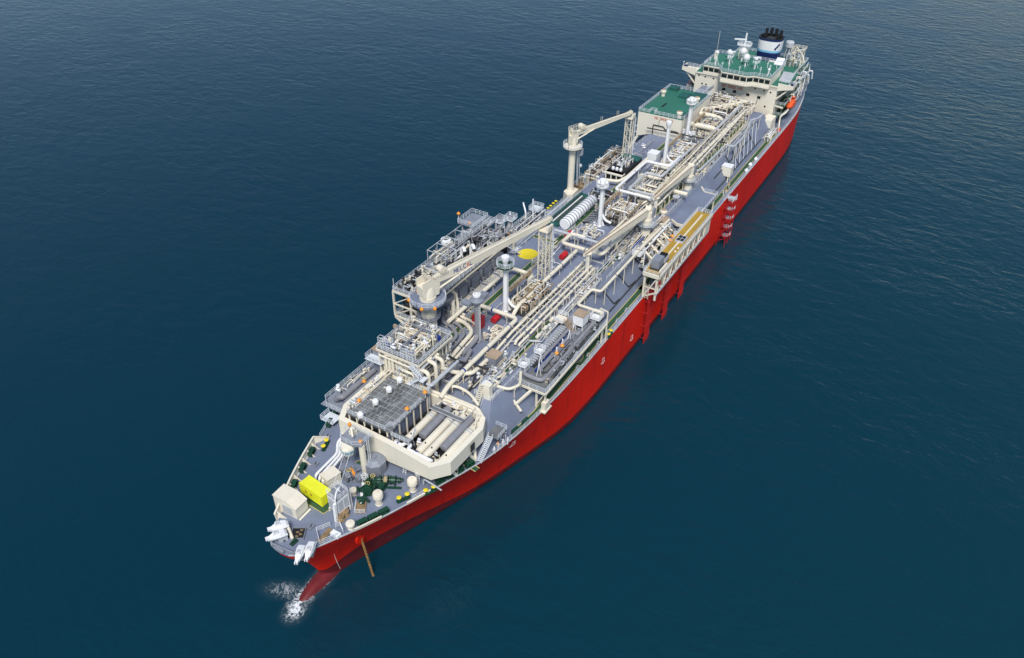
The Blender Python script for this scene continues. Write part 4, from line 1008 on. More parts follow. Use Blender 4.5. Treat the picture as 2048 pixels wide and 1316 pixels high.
# ------------------------------------------------------------------ process tower behind the tub
t = thing('process_tower', 'multi level cream pipe tower behind the grated deck', 'tower', (239, -5, 17))
TX0, TX1, TY0, TY1 = 234.0, 245.0, -11.0, -.8
for x in (TX0, 239.5, TX1):
    for y in (TY0, -5.5, TY1): b = MB(); b.box(x-.2, x+.2, y-.2, y+.2, 17.5, 28.9); b.build('column', 'cream', t)
for z in (25.2, 28.9): b = MB(); b.box(TX0-.4, TX1+.4, TY0-.4, TY1+.4, z-.2, z); b.build('deck_plate', 'grate', t)
for y in (TY0-.5, TY1+.5): b = MB(); b.bar((TX0-.4, y, 28.7), (TX1+.4, y, 28.7), .18, .5); b.build('edge_beam', 'cream', t)
for x in (TX0-.5, TX1+.5): b = MB(); b.bar((x, TY0-.4, 28.7), (x, TY1+.4, 28.7), .18, .5); b.build('edge_beam', 'cream', t)
b = MB(); b.box(241, 244.6, -6, -2.6, 28.9, 29.1); b.build('plate', 'deck', t)
b = MB(); b.rail([(TX0-.3, TY0-.3, 28.9), (TX1+.3, TY0-.3, 28.9), (TX1+.3, TY1+.3, 28.9), (TX0-.3, TY1+.3, 28.9)], 1.25, True, 1.3, w=.07); b.build('railing', 'rail', t)
for (x, y, h) in ((TX1, TY0+.6, 2.8), (TX1-.4, TY0+2.2, 2.8), (TX1+.2, -4.4, 2.6), (TX1+.2, -2.8, 2.6)):
    b = MB(); b.rail([(x-.9, y-.7, 28.9), (x, y-.7, 28.9), (x, y+.7, 28.9), (x-.9, y+.7, 28.9)], h, True, .9, w=.07, bars=(1, .75, .5, .25)); b.build('cage_rail', 'rail', t)
pipework(t, TX0+.5, TX1-.5, TY0+.5, TY1-.5, 28.9, 31.2, 34, 21, (.08, .24), ('pipe', 'galv', 'white', 'rustpipe', 'midgrey', 'pipe'), 34, 30, 14, .5)
for (x, y) in ((243.6, -9.6), (243.8, -3.2), (236.4, -2.0), (240, -6)): b = MB(); b.box(x-.5, x+.5, y-.4, y+.4, 28.9, 30.0); b.build('blue_box', 'blue', t)
pipework(t, TX1-1.4, TX1+.4, TY0+.6, TY1-.4, 19.8, 28.4, 34, 22, (.09, .24), ('cream', 'pipe', 'pipe', 'galv'), 8, 4, 3, .15)
pipework(t, TX0, TX1, TY1-1.5, TY1+.6, 19.8, 28.0, 22, 23, (.10, .28), ('pipe', 'pipe', 'galv'), 6, 3, 2, .6)
for i, y in enumerate((-9.0, -8.1, -7.2)):
    b = MB(); b.tube([(TX1+.5, y, 24.2), (TX1+.5, y, 27.4), (TX1-2, y, 27.4)], .32, 10, .6); b.build('riser', 'pipe', t)
b = MB()
for k in range(4): z0 = 20+k*2.2; b.stair((246.3, -1.8+(k % 2)*2.4, z0), (246.3, .6-(k % 2)*2.4, z0+2.2), .9)
b.build('stair_flight', 'rail', t)
for k in range(4): b = MB(); b.box(245.4, 247.2, -2.6+(k % 2)*3.4, -1.6+(k % 2)*3.4, 20+k*2.2-.1, 20+k*2.2); b.build('landing', 'rail', t)
for (x, y, z0, z1) in ((244.6, 1.3, 19.5, 27.2), (242.4, 1.6, 19.5, 28.2), (240.0, 1.6, 19.5, 27.6)):
    b = MB(); b.tube([(x, y, z0), (x, y, z1), (x, y-1.9, z1), (x-1.0, y-1.9, z1)], .45, 12, .9); b.build('riser', 'pipe', t)
b = MB(); b.tube([(TX1+.8, TY0+.5, 27.8), (TX1+.8, TY1-.5, 27.8)], .22, 8); b.build('front_rail_pipe', 'pipe', t)
b = MB(); b.tube([(246.5, 2.2, 26.0), (246.5, 3.4, 26.0), (239, 3.4, 26.0), (237, 3.4, 26.0)], .30, 8, .5); b.tube([(246.9, 2.8, 20), (246.9, 2.8, 25.5), (240, 2.8, 25.6)], .28, 8, .6); b.build('grey_cable_duct', 'galv', t)
t = thing('starboard_locker', 'grey house with a tan roof on the starboard side of the process tower', 'deckhouse', (237, -14, 22))
p = W(770, 690, 27.0); b = MB(); b.box(p.x-2.2, p.x+2.2, p.y-1.8, p.y+1.8, 21.0, 26.6); b.build('wall', 'midgrey', t); b = MB(); b.box(p.x-2.4, p.x+2.4, p.y-2, p.y+2, 26.6, 26.8); b.build('roof', 'tan', t)
b = MB(); b.rail([(p.x+4.2, p.y-2.2, 25.3), (p.x+4.2, p.y+2, 25.3), (p.x+2.4, p.y+2, 25.3)], 1.2, step=1.1); b.rail([(p.x+4.2, p.y-2.2, 25.3), (p.x+2.2, p.y-2.2, 25.3)], 1.2, step=1.1); b.box(p.x+2.2, p.x+4.3, p.y-2.3, p.y+2.1, 25.2, 25.3); b.build('balcony', 'rail', t)
p = W(795, 668, 27); t = thing('lamp_post', 'cream lamp post with a basket standing at the starboard back of the process tower', 'lamp post', (p.x, p.y, 22))
b = MB(); b.bar((p.x, p.y, 20), (p.x, p.y, 28.5), .25); b.build('post', 'cream', t); b = MB(); b.box(p.x-.6, p.x+.8, p.y-.6, p.y+.6, 27.3, 28.0); b.box(p.x-.4, p.x+.2, p.y-.9, p.y-.1, 28.5, 29.2); b.build('lamp_basket', 'tan', t)

# ------------------------------------------------------------------ starboard side walk with the big grey pipe
t = thing('side_platform', 'grey railed platform along the starboard side of the tub', 'platform', (247, -17, 18))
b = MB(); b.box(236.5, 256.2, -19.0, -11.6, 17.9, 18.05); b.build('deck_plate', 'midgrey', t)
b = MB(); b.rail([(236.5, -19, 18.05), (254.6, -19, 18.05), (256.2, -17.2, 18.05), (256.2, -13, 18.05)], 1.25, step=1.5, w=.07); b.build('railing', 'rail', t)
b = MB(); b.box(256.2, 259, -16.6, -13.4, 16.9, 17.0); b.rail([(256.4, -16.6, 17), (259, -16.6, 17), (259, -13.4, 17)], 1.2, step=1.2, w=.07); b.build('lower_landing', 'rail', t)
for x in (238, 243, 248, 253): b = MB(); b.box(x-.15, x+.15, -18.6, -18.3, ZD, 17.9); b.build('support', 'cream', t)
pipework(t, 238, 253, -18.4, -16.2, 18.05, 19.6, 6, 33, (.08, .15), ('galv', 'pipe'), 5, 8, 4, .7)
pipeline('fat grey pipe curving along the starboard side platform', [(254.0, -16.6, 18.6), (254.2, -15.2, 20.3), (254, -14.4, 20.4), (232, -14.4, 20.4)], .62, 'grey', 18.05, 6, 1.4, sq=False, bandm='yline', band=9)
pipeline('brownish pipe lying just outside the starboard tub wall', [(255.5, -12.4, 21.0), (236, -12.4, 21.0)], .40, 'grey', 18.05, 7)
orange_lamp('orange lamp by the fat grey pipe on the starboard side', W(729, 770, 20), .8)
# ------------------------------------------------------------------ starboard engine module overhanging the side
t = thing('engine_module', 'two storey railed machinery module overhanging the starboard side', 'machinery module', (204, -17, 19.4))
EX0, EX1, EY0, EY1, EL, EU = 186.0, 223.5, -24.4, -10.0, 19.4, 26.5
b = MB(); b.box(EX0, EX1, EY0, -14.6, EL-.3, EL); b.build('lower_deck', 'grate', t)
b = MB(); b.box(EX0, EX1, EY0, -13.4, EU-.3, EU); b.box(EX1-4, EX1, -13.4, -10.6, EU-.3, EU); b.build('upper_deck', 'grate', t)
for x in (EX0, 193.5, 201, 208.5, 216, EX1):
    for y in (EY0, -19.3, -13.6):
        b = MB(); b.box(x-.22, x+.22, y-.22, y+.22, EL if y < -15 else ZT, EU-.3); b.build('column', 'cream', t)
    b = MB(); b.bar((x, EY0, EL-.4), (x, -18, ZD), .45); b.build('support_strut', 'cream', t)
for z in (EL-.15, EU-.15, 22.8):
    b = MB(); b.bar((EX1+.1, EY0, z), (EX1+.1, -13.4, z), .3, .5 if z != 22.8 else .3); b.build('edge_beam', 'cream', t)
    if z != 22.8: b = MB(); b.bar((EX0, EY0-.1, z), (EX1, EY0-.1, z), .3, .5); b.build('edge_beam', 'cream', t)
b = MB(); b.bar((EX1, EY0, EL+.3), (EX1, -19.3, 22.8), .2); b.bar((EX1, EY0, 22.8), (EX1, -19.3, EU-.3), .2); b.bar((EX1, -13.6, EL+.3), (EX1, -19.3, 22.8), .2); b.build('brace', 'cream', t)
b = MB(); b.rail([(EX0, EY0, EU), (EX1, EY0, EU), (EX1, -13.4, EU)], 1.25, step=1.6, w=.07); b.build('railing', 'rail', t)
b = MB(); b.rail([(EX1-8, EY0, EL), (EX1, EY0, EL), (EX1, -14.6, EL)], 1.2, step=1.6, w=.07); b.build('railing', 'rail', t)
b = MB(); b.box(EX0+.5, EX1-2.5, EY0+.6, -15.2, EL, EU-.6); b.build('engine_casing', 'black', t)  # black block stands in for the shade inside the open storey
pipework(t, 187.5, 199, -22.5, -14.2, EU, EU+4.4, 34, 45, (.08, .30), ('grey', 'dark', 'galv', 'grey'), 14, 34, 8, .5, ('galv', 'white', 'dark'))
b = MB(); b.rail([(EX0, -13.4, EU), (EX1-4, -13.4, EU)], 1.2, step=1.6, w=.07); b.build('railing', 'rail', t)
for k in range(8): x = 189+k*4.2; b = MB(); b.bar((x, -11.2, ZT), (x, -11.2, 24.2), .12); b.build('prop', 'galv', t)
b = MB(); b.bar((EX0, -13.2, EU-.5), (EX1-3, -13.2, EU-.5), .18, .4); b.build('side_beam', 'cream', t)
b = MB(); b.bar((EX1-.3, EY0+.1, EU), (EX1-.3, EY0+.1, EU+3.2), .12); b.build('flag_post', 'rail', t)
pipework(t, 212.5, 222.5, -23.6, -18.8, EU, EU+1.5, 30, 41, (.10, .24), ('dark', 'galv', 'dark', 'black'), 40, 8, 12, .4, ('dark', 'pipe', 'black', 'dark'))
pipework(t, 188, 211, -16.5, -13.8, EU, EU+2.0, 26, 42, (.08, .22), ('grey', 'pipe', 'galv', 'dark'), 12, 24, 8, .8)
pipework(t, EX1-2, EX1-.6, -22, -15.5, EL, EU-1, 8, 43, (.15, .35), ('dark', 'cream', 'dark'), 4, 2, 3, .2)
# open steel frames with a gallery above the housings
for x in range(190, 214, 4):
    for y in (-23.9, -18.6): b = MB(); b.bar((x, y, EU), (x, y, 31.0), .15); b.build('frame_post', 'galv', t)
    b = MB(); b.bar((x, -23.9, 30.9), (x, -18.6, 30.9), .14); b.bar((x, -23.9, EU+.2), (x, -18.6, 30.9), .08); b.build('frame_beam', 'galv', t)
for y in (-23.9, -18.6): b = MB(); b.bar((190, y, 30.9), (210, y, 30.9), .14); b.bar((190, y, 28.7), (210, y, 28.7), .10); b.build('frame_beam', 'galv', t)
b = MB(); b.box(190, 204, -19.9, -18.6, 30.95, 31.03); b.build('gallery', 'grate', t); b = MB(); b.rail([(204, -19.9, 31.03), (190, -19.9, 31.03)], 1.2, step=1.5, w=.07); b.rail([(204, -18.6, 31.03), (190, -18.6, 31.03)], 1.2, step=1.5, w=.07); b.build('gallery_railing', 'rail', t)
pipework(t, 199, 212, -23.6, -18.4, EU+1.6, 30.6, 26, 46, (.08, .22), ('grey', 'dark', 'galv', 'pipe'), 12, 20, 6, .7, ('galv', 'dark', 'grey'))
# long grey exhaust housing on its top, a grey stack with platform at the after end
for i, (x0, x1, h) in enumerate(((205.4, 212, 1.5), (199.6, 204.4, 2.4), (195.2, 198.4, 1.6))):
    b = MB(); b.box(x0, x1, -23.0, -20.2, EU, EU+h); b.build('exhaust_housing', 'midgrey', t)
    for k in range(3): c = x0+(x1-x0)*(k+.5)/3; b = MB(); b.box(c-.6, c+.6, -22.2, -20.8, EU+h, EU+h+.2); b.build('roof_hatch', 'galv', t)
t = thing('exhaust_stack', 'grey exhaust platform tower at the after end of the starboard module', 'tower', (193, -23, 26.5))
for x in (189.5, 194.5):
    for y in (-24, -20.5): b = MB(); b.box(x-.15, x+.15, y-.15, y+.15, 26.5, 31.2); b.build('column', 'galv', t)
b = MB(); b.box(188.8, 195.4, -24.8, -19.8, 31.2, 31.4); b.build('platform', 'midgrey', t); b = MB(); b.rail([(188.8, -24.8, 31.4), (195.4, -24.8, 31.4), (195.4, -19.8, 31.4), (188.8, -19.8, 31.4)], 1.3, True, 1.3, w=.07); b.build('railing', 'rail', t)
for i, (x, y) in enumerate(((190.5, -19.0), (188.0, -16.6), (185.5, -15.0))):
    b = MB(); b.tube([(x+6, y, 28.2), (x+1, y, 28.2), (x, y, 29.4), (x-.3, y, 31.6)], .65, 12, 1.0); b.build('exhaust_pipe', 'grey', t)
    b = MB(); b.box(x-1.6, x+1.0, y-1.2, y+1.2, 30.6, 30.75); b.rail([(x-1.6, y-1.2, 30.75), (x+1, y-1.2, 30.75), (x+1, y+1.2, 30.75), (x-1.6, y+1.2, 30.75)], 1.2, True, 1.2, w=.07); b.build('gantry', 'rail', t)
orange_lamp('orange lamp on top of the exhaust platform tower', (195.2, -24.6, 31.4), 2.4); orange_lamp('second orange lamp at the middle of the exhaust platform', (194.9, -21.5, 31.2), .6)
t = thing('air_intake', 'round white air intake standing on the starboard module', 'air intake', (203.5, -24.2, 26.5)); x, y = 202.5, -23.6
b = MB(); b.lathe((x, y, 29.0), [(.5, -2.5), (.5, 0), (1.3, .2), (1.45, .9), (1.3, 1.5), (.9, 1.6), (.8, .9), (.02, .8)], 24); b.build('drum', 'white', t); b = MB(); b.cyl((x, y, 29.8), (x, y, 30.0), .75, n=16); b.build('grille', 'dark', t)
t = thing('elbow_vents', 'white goose neck vents between the crane jib and the grey housings', 'vent', (203, -18, 26.5))
for i, (x, y) in enumerate(((203.5, -18.3), (201.2, -17.0))):
    b = MB(); b.tube([(x, y, 26.5), (x, y, 29.6), (x+.2, y+.9, 30.6), (x+.8, y+1.6, 29.8)], .42, 12, .7); b.build('goose_neck', 'white', t)
pipework(t, 199, 206, -19.2, -16.4, 26.5, 29, 8, 44, (.2, .42), ('white', 'pipe', 'dark'), 4, 3, 2, .6)
t = thing('access_stair', 'railed stairway descending behind the crane jib at the after end of the starboard module', 'stair', (187, -12, 22)); b = MB(); b.stair((186.5, -11.4, ZT), (191.5, -12.6, 26.5), 1.0); b.build('flight', 'rail', t)
# grey cabinets on cream plinths facing the deck
CABX = [217.8, 212.0, 206.6, 201.0, 195.4]
for i, x in enumerate(CABX):
    l = ['dark grey louvred cabinet on a cream plinth nearest the forward crane column', 'dark grey louvred cabinet, second from the forward crane column', 'dark grey louvred cabinet, third from the forward crane column', 'dark grey louvred cabinet, fourth from the forward crane column', 'dark grey louvred cabinet farthest from the forward crane column'][i]
    if i == 0:
        t = thing('louvred_cabinet', l, 'cabinet', (x, -13.6, 21.4), 'grey cabinets under the crane jib', world=False)
        b = MB(); b.box(-1.9, 1.9, -1.7, 1.5, .5, 4.2); b.build('body', 'greysteel', t)
        b = MB()
        for k in range(11): b.box(1.9, 1.98, -1.3, 1.2, .9+k*.28, 1.06+k*.28); b.box(-1.6, 1.6, 1.5, 1.58, .9+k*.28, 1.06+k*.28)
        b.build('louvre', 'midgrey', t)
        b = MB(); b.box(-2.3, 2.5, 1.3, 4.0, .3, .45); b.box(-2.3, 2.5, 3.8, 4.05, .2, .5); b.build('plinth', 'cream', t)
        b = MB(); b.rail([(2.4, 1.6, .45), (2.4, 3.9, .45), (.2, 3.9, .45)], 1.6, step=1.3, w=.08, bars=(1, .5)); b.build('railing', 'rail', t); c0 = t
    else: dup(c0, (x, -13.6, 21.4), None, l)
t = thing('trunk_conduit', 'long grey cable tray along the starboard edge of the trunk deck', 'cable tray', (165, -14.6, 22)); b = MB(); b.bar((184, -14.6, 22.8), (152, -14.6, 22.8), .6, .25); b.build('tray', 'galv', t)
for x in range(154, 184, 5): b = MB(); b.bar((x, -14.6, 21.5), (x, -14.6, 22.7), .15); b.build('support', 'galv', t)

# ------------------------------------------------------------------ deck cranes
def pedestal_crane(label, base, zb, r, zp, tipv, zr, fat, word):
    x, y = base; t = thing('deck_crane', label, 'crane', (x, y, zb))
    b = MB(); b.lathe((x, y, zb), [(r*1.25, 0), (r*1.02, 1.6), (r, 2), (r, zp-zb), (r*1.1, zp-zb+.02), (r*1.1, zp-zb+.9)], 28); b.build('pedestal', 'cream', t)
    pr = 4.1 if fat else 2.9
    b = MB(); b.lathe((x, y, zp-.25), [(r, -.5), (pr, 0), (pr, .25), (r*.9, .26)], 28); b.build('platform', 'deck' if fat else 'cream', t)
    b = MB(); b.rail([(x+pr*math.cos(k*math.pi/10), y+pr*math.sin(k*math.pi/10), zp) for k in range(20)], 1.2, True, 1.4, w=.075); b.build('railing', 'rail', t)
    tip = Vector(tipv); d = Vector((tip.x-x, tip.y-y, 0)).normalized(); s = Vector((-d.y, d.x, 0)); m_ = Matrix((d, s, Vector((0, 0, 1)))).transposed(); c = Vector((x, y, 0))
    hz = zr
    b = MB(); b.lathe((x, y, zp+.3), [(r*1.05, 0), (r*1.0, hz-zp-2.2), (r*.8, hz-zp-1.2)], 24)
    for e in (-1, 1):
        p0 = c+s*(e*r*.75); b.plate([p0+d*1.3*r+Vector((0, 0, zp+1)), p0+d*1.5*r+Vector((0, 0, hz-.3)), p0+d*.2*r+Vector((0, 0, hz+1.5)), p0-d*1.1*r+Vector((0, 0, hz+1.0)), p0-d*.95*r+Vector((0, 0, zp+1))], .22)
    b.obox(c-d*(r*.5)+Vector((0, 0, hz-1.6)), (r*1.2, r*1.4, 2.4), m_); b.build('slewing_house', 'cream', t)
    root = c+d*(r*1.15)+Vector((0, 0, hz)); dirv = (tip-root).normalized(); up = s.cross(dirv)*-1
    if up.z < 0: up = -up
    L = (tip-root).length; h0, h1, w0, w1 = (2.1, 1.1, 1.5, .9) if fat else (1.5, .8, 1.0, .6)
    V = []
    for (k, h, w) in ((0, h0*.55, w0), (.13, h0, w0), (.55, (h0+h1)/2*1.05, (w0+w1)/2), (1.0, h1, w1)):
        q = root+dirv*(L*k)
        for a, e in ((0, -1), (0, 1), (1, 1), (1, -1)): V.append(q+s*(e*w/2)+up*(-h/2+a*h))
    F = [(0, 1, 2, 3), (15, 14, 13, 12)]+[(i*4+k, (i+1)*4+k, (i+1)*4+(k+1) % 4, i*4+(k+1) % 4) for i in range(3) for k in range(4)]
    b = MB(); b.add(V, F)
    for e in (-1, 1): b.bar(root+up*(h0*.5)+s*(e*w0/2)+dirv*L*.13, tip+up*(h1*.5)+s*(e*w1/2), .10, .16)
    jib = b.build('jib', 'cream', t)
    b = MB(); b.cyl(tip+up*.3-s*.5, tip+up*.3+s*.5, .55, n=16); b.bar(tip-up*.5, tip+up*.9, .5); b.build('head_sheave', 'cream', jib)
    b = MB(); b.bar(root+dirv*1+up*(h0*.5+.55)+s*.3, tip+up*(h1*.5+.55)+s*.3, .05); b.bar(root+dirv*1+up*(h0*.5+.55)-s*.3, tip+up*(h1*.5+.55)-s*.3, .05); b.build('hoist_wire', 'dark', jib)
    for k in (.45, .75): b = MB(); q = root+dirv*L*k+up*(h0*.45); b.bar(q+s*.35, q+s*.35+up*1.5, .09); b.bar(q+s*.35+dirv*.7, q+s*.35+dirv*.7+up*1.5, .09); b.build('wire_guide', 'cream', jib)
    for e in (-1, 1):
        b = MB(); p0 = c+d*(r*1.1)+s*(e*w0*.72)+Vector((0, 0, zp+2.2)); p1 = root+dirv*L*.30+s*(e*w0*.62)-up*(h0*.3); b.cyl(p0, p0.lerp(p1, .55), .24, n=10); b.cyl(p0.lerp(p1, .5), p1, .14, n=10); b.build('luffing_cylinder', 'cream', t)
    b = MB(); q = root+dirv*2.2+up*(h0*.55+.7); b.cyl(q-s*.8, q+s*.8, .85, n=18); b.build('winch_drum', 'cream', t)
    b = MB(); q = root-d*.6+up*(h0*.5+.2); b.rail([q+s*1.2+d*3.6, q+s*1.2-d*1.5, q-s*1.2-d*1.5, q-s*1.2+d*3.6], 1.2, step=1.0, w=.07); b.build('top_railing', 'cream', t)
    b = MB(); q = c+s*(r*1.05)+d*(r*.4)+Vector((0, 0, zp+1.6)); b.obox(q, (1.3, 1.1, 1.8), m_); b.build('control_cab', 'cream', t)
    b = MB(); pp_ = c+s*(r*.72)+d*(r*.72); b.ladder(pp_+Vector((0, 0, zb+.5)), pp_+Vector((0, 0, zp)), .6, -s+d, .09); b.build('ladder', 'galv', t)
    return t, jib, root, dirv, up, s, L, (h0, w0)
fc, jib, root, dirv, up, s, L, hw = pedestal_crane('tall cream deck crane with a blue grey platform behind the process tower, jib resting aft', (227.2, -11.2), 20, 1.75, 31.0, (192.2, .3, 38.2), 35.2, True, True)
# lettering on the jib side facing the port bow
nrm = s if s.y > 0 else -s
rd = dirv; uvec = up
hL = hw[1]*.47
o = root+dirv*8.6+nrm*hL-up*.45
tx = MB(); o2_ = root+dirv*(5.0)+nrm*(hw[1]/2*.93+.03)-up*.5
tx.text('MELC', o2_, rd, uvec, 1.05); tx.build('lettering', 'blue', jib)
tx = MB(); tx.text('A', o2_+rd*(4*1.05*.88), rd, uvec, 1.05); tx.build('lettering', 'lettering_red', jib)
tx = MB(); tx.text('L', o2_+rd*(5*1.05*.88), rd, uvec, 1.05); tx.build('lettering', 'blue', jib)
b = MB(); x, y = 227.2, -11.2; b.lathe((x, y, 26.4), [(1.75, 0), (2.7, .05), (2.7, .2), (1.76, .21)], 24); b.rail([(x+2.7*math.cos(k*math.pi/8), y+2.7*math.sin(k*math.pi/8), 26.6) for k in range(16)], 1.15, True, 1.3, w=.07); b.build('lower_gallery', 'midgrey', fc)
b = MB(); b.box(x+1.2, x+3.0, y+.5, y+2.6, 24.0, 24.1); b.rail([(x+3, y+.5, 24.1), (x+3, y+2.6, 24.1), (x+1.2, y+2.6, 24.1)], 1.2, step=1); b.build('lower_landing', 'midgrey', fc)
for a in (-1.9, -.9, .3, 1.0):
    p = Vector((227.2+4.2*math.cos(a), -11.2+4.2*math.sin(a), 30.9)); b = MB(); b.ball(p, .45, 10); b.build('orange_lamp', 'orange', fc)
ac = pedestal_crane('cream deck crane on the starboard edge amidships, jib resting aft on a lattice post', (140.4, -20.2), ZD+3, 1.02, 33.4, (117.6, -11.8, 38.0), 37.2, False, False)[0]
b = MB(); b.prism([(138.2, -21.5), (142.4, -21.5), (144.4, -19.2), (143.2, -17.9), (138.6, -18.2)], ZD, ZD+3.6); b.build('foundation', 'cream', ac)
b = MB(); b.bar((138.4, -18.9, 20), (139.6, -18.9, 32), .35); b.bar((138.0, -18.4, 22), (139.2, -18.6, 32), .2); b.box(137.4, 138.6, -19, -18, 30, 32); b.ball((138.0, -18.4, 26.5), .6); b.build('cable_riser', 'galv', ac)
def jib_rest(label, x, y, zb, zt, w):
    t = thing('jib_rest', label, 'support tower', (x, y, zb))
    for e in (-1, 1):
        for f in (-1, 1): b = MB(); b.bar((x+e*w/2, y+f*w/2, zb), (x+e*w/2, y+f*w/2, zt), .26); b.build('leg', 'cream', t)
    n = 7; k = (zt-zb)/n
    for fx, fy in ((1, 0), (-1, 0), (0, 1), (0, -1)):
        b = MB()
        for i in range(n):
            z = zb+i*k; a = Vector((x+fx*w/2-fy*w/2, y+fy*w/2+fx*w/2, z)); c = Vector((x+fx*w/2+fy*w/2, y+fy*w/2-fx*w/2, z)); u = Vector((0, 0, k))
            b.bar(a, c+u, .09) if i % 2 else b.bar(c, a+u, .09); b.bar(a+u, c+u, .08)
        b.build('lattice', 'cream', t)
    b = MB(); b.box(x-w*.7, x+w*.7, y-w*.7, y+w*.7, zt-.3, zt); b.box(x-w*.6, x+w*.6, y-w*.75, y-w*.5, zt, zt+1.2); b.box(x-w*.6, x+w*.6, y+w*.5, y+w*.75, zt, zt+1.2); b.build('cradle', 'cream', t)
    b = MB(); p = Vector((x-w*.2, y+w*.95, zb)); b.ladder(p, p+Vector((0, 0, zt-zb)), .8, (1, 0, 0), .10)
    for i in range(6): z = zb+2.5+i*(zt-zb-3)/6; b.tube([p+Vector((.4*math.cos(a), .35+.45*math.sin(a), z-zb)) for a in [k_*math.pi/3-.5 for k_ in range(5)]], .05, 5)
    b.build('caged_ladder', 'white', t)
    return t
jib_rest('cream lattice tower holding up the tip of the forward crane jib', 194.4, .3, ZT, 36.6, 2.1)
jib_rest('cream lattice tower holding up the tip of the aft crane jib', 117.2, -12.1, ZT, 36.5, 1.9)
b = MB(); p = W(1103, 455, 37.5); b.bar(p, p-Vector((0, 0, 13.5)), .05); b.cyl(p-Vector((0, 0, 14.6)), p-Vector((0, 0, 13.5)), .28, n=10); single(b, 'crane_hook', 'dark', 'dark hook hanging on a wire from the forward crane jib tip', 'crane hook', p-Vector((0, 0, 14.6)))

# ------------------------------------------------------------------ vent masts on the centreline
def vent_mast(label, x, y, zb, zt, r, m, kind):
    t = thing('vent_mast', label, 'mast', (x, y, zb), 'vent masts on the centreline')
    b = MB(); b.lathe((x, y, zb), [(r*1.5, 0), (r*1.5, .3), (r*1.15, .5), (r, zt-zb-2.5), (r, zt-zb)], 18); b.build('pipe', m, t)
    if kind == 'grey':
        b = MB(); b.lathe((x, y, zt-3.2), [(r, 0), (1.5, 1.3), (1.6, 1.7), (r*1.1, 2.4)], 22); b.build('drip_cowl', 'midgrey', t); b = MB(); b.lathe((x, y, zt-.3), [(.6, -.6), (.9, -.3), (.9, .2), (.02, .4)], 20); b.build('cap', 'white', t)
        b = MB(); b.box(x-3.6, x-1.0, y-.9, y+.9, zt-2.4, zt-1.5); b.box(x+.8, x+2.4, y-2.6, y-.4, zt-2.4, zt-1.7); b.build('side_vent', 'midgrey', t)
    else:
        b = MB(); b.lathe((x, y, zt-1.2), [(r, -1.0), (.8, 0), (.95, .5), (.92, 1.2), (.6, 1.3), (.55, 1.0), (.02, .9)], 22); b.build('vent_head', 'white', t)
        b = MB(); b.cyl((x, y, zt-.2), (x, y, zt-.08), .52, n=16); b.build('vent_mouth', 'dark', t)
        if kind == 'green':
            b = MB(); b.lathe((x, y, zt-2.6), [(r, 0), (2.1, 0), (2.1, .2), (r, .21)], 20); b.build('platform', 'wgreen', t); b = MB(); b.rail([(x+2.1*math.cos(k*math.pi/6), y+2.1*math.sin(k*math.pi/6), zt-2.4) for k in range(12)], 1.3, True, 1.0, w=.07, bars=(1, .75, .5, .25)); b.build('railing', 'rail', t)
        if kind == 'lobed':
            for a in range(4): b = MB(); q = Vector((x+.95*math.cos(a*1.57+.4), y+.95*math.sin(a*1.57+.4), zt-.9)); b.ball(q, .6, 12); b.build('lobe', 'white', t)
            b = MB(); b.lathe((x, y, zt-2.0), [(r, 0), (1.7, 0), (1.7, .15), (r, .16)], 18); b.rail([(x+1.7*math.cos(k*math.pi/5), y+1.7*math.sin(k*math.pi/5), zt-1.85) for k in range(10)], 1.1, True, .9, w=.07); b.build('platform', 'white', t)
    b = MB(); b.ladder((x+.2, y+r+.25, zb+.5), (x+.2, y+r+.25, zt-2.2), .5, (1, 0, 0), .07); b.build('ladder', 'white', t)
    for a in (0, 2.1, 4.2): b = MB(); b.plate([(x+r*math.cos(a), y+r*math.sin(a), zb+2.6), (x+r*math.cos(a), y+r*math.sin(a), zb+.1), (x+(r+1.0)*math.cos(a), y+(r+1.0)*math.sin(a), zb+.1)], .08); b.build('gusset', m, t)
    if kind != 'grey':
        b = MB(); b.tube([(x-.3, y+.3, zb+4.0), (x-.3, y+1.4, zb+2.2), (x-.6, y+3.2, zb+1.6)], .36, 10, .8); b.build('inlet_bend', 'white', t)
    else:
        b = MB(); b.tube([(x, y, zb+2.2), (x+1.2, y+.2, zb+1.2), (x+6.5, y+.3, zb+.9)], .55, 10, 1.0); b.build('inlet_bend', 'grey', t)
vent_mast('grey vent mast with a wide grey cowl beside the forward crane', 224.6, .2, ZT, 34.9, .55, 'grey', 'grey')
vent_mast('white vent mast with a green railed platform next to the crane jib rest', 211.2, -.7, ZT, 37.2, .52, 'white', 'green')
vent_mast('white vent mast with a lobed white head beside the ribbed white tank', 161.6, 0, ZT, 36.2, .50, 'white', 'lobed')
vent_mast('slim white vent mast between the aft crane and the green roofed house', 114.4, 0, ZT, 36.7, .48, 'white', 'plain')
vent_mast('white vent mast against the side of the green roofed house', 92.0, -1.0, ZT, 37.2, .50, 'white', 'lobed')

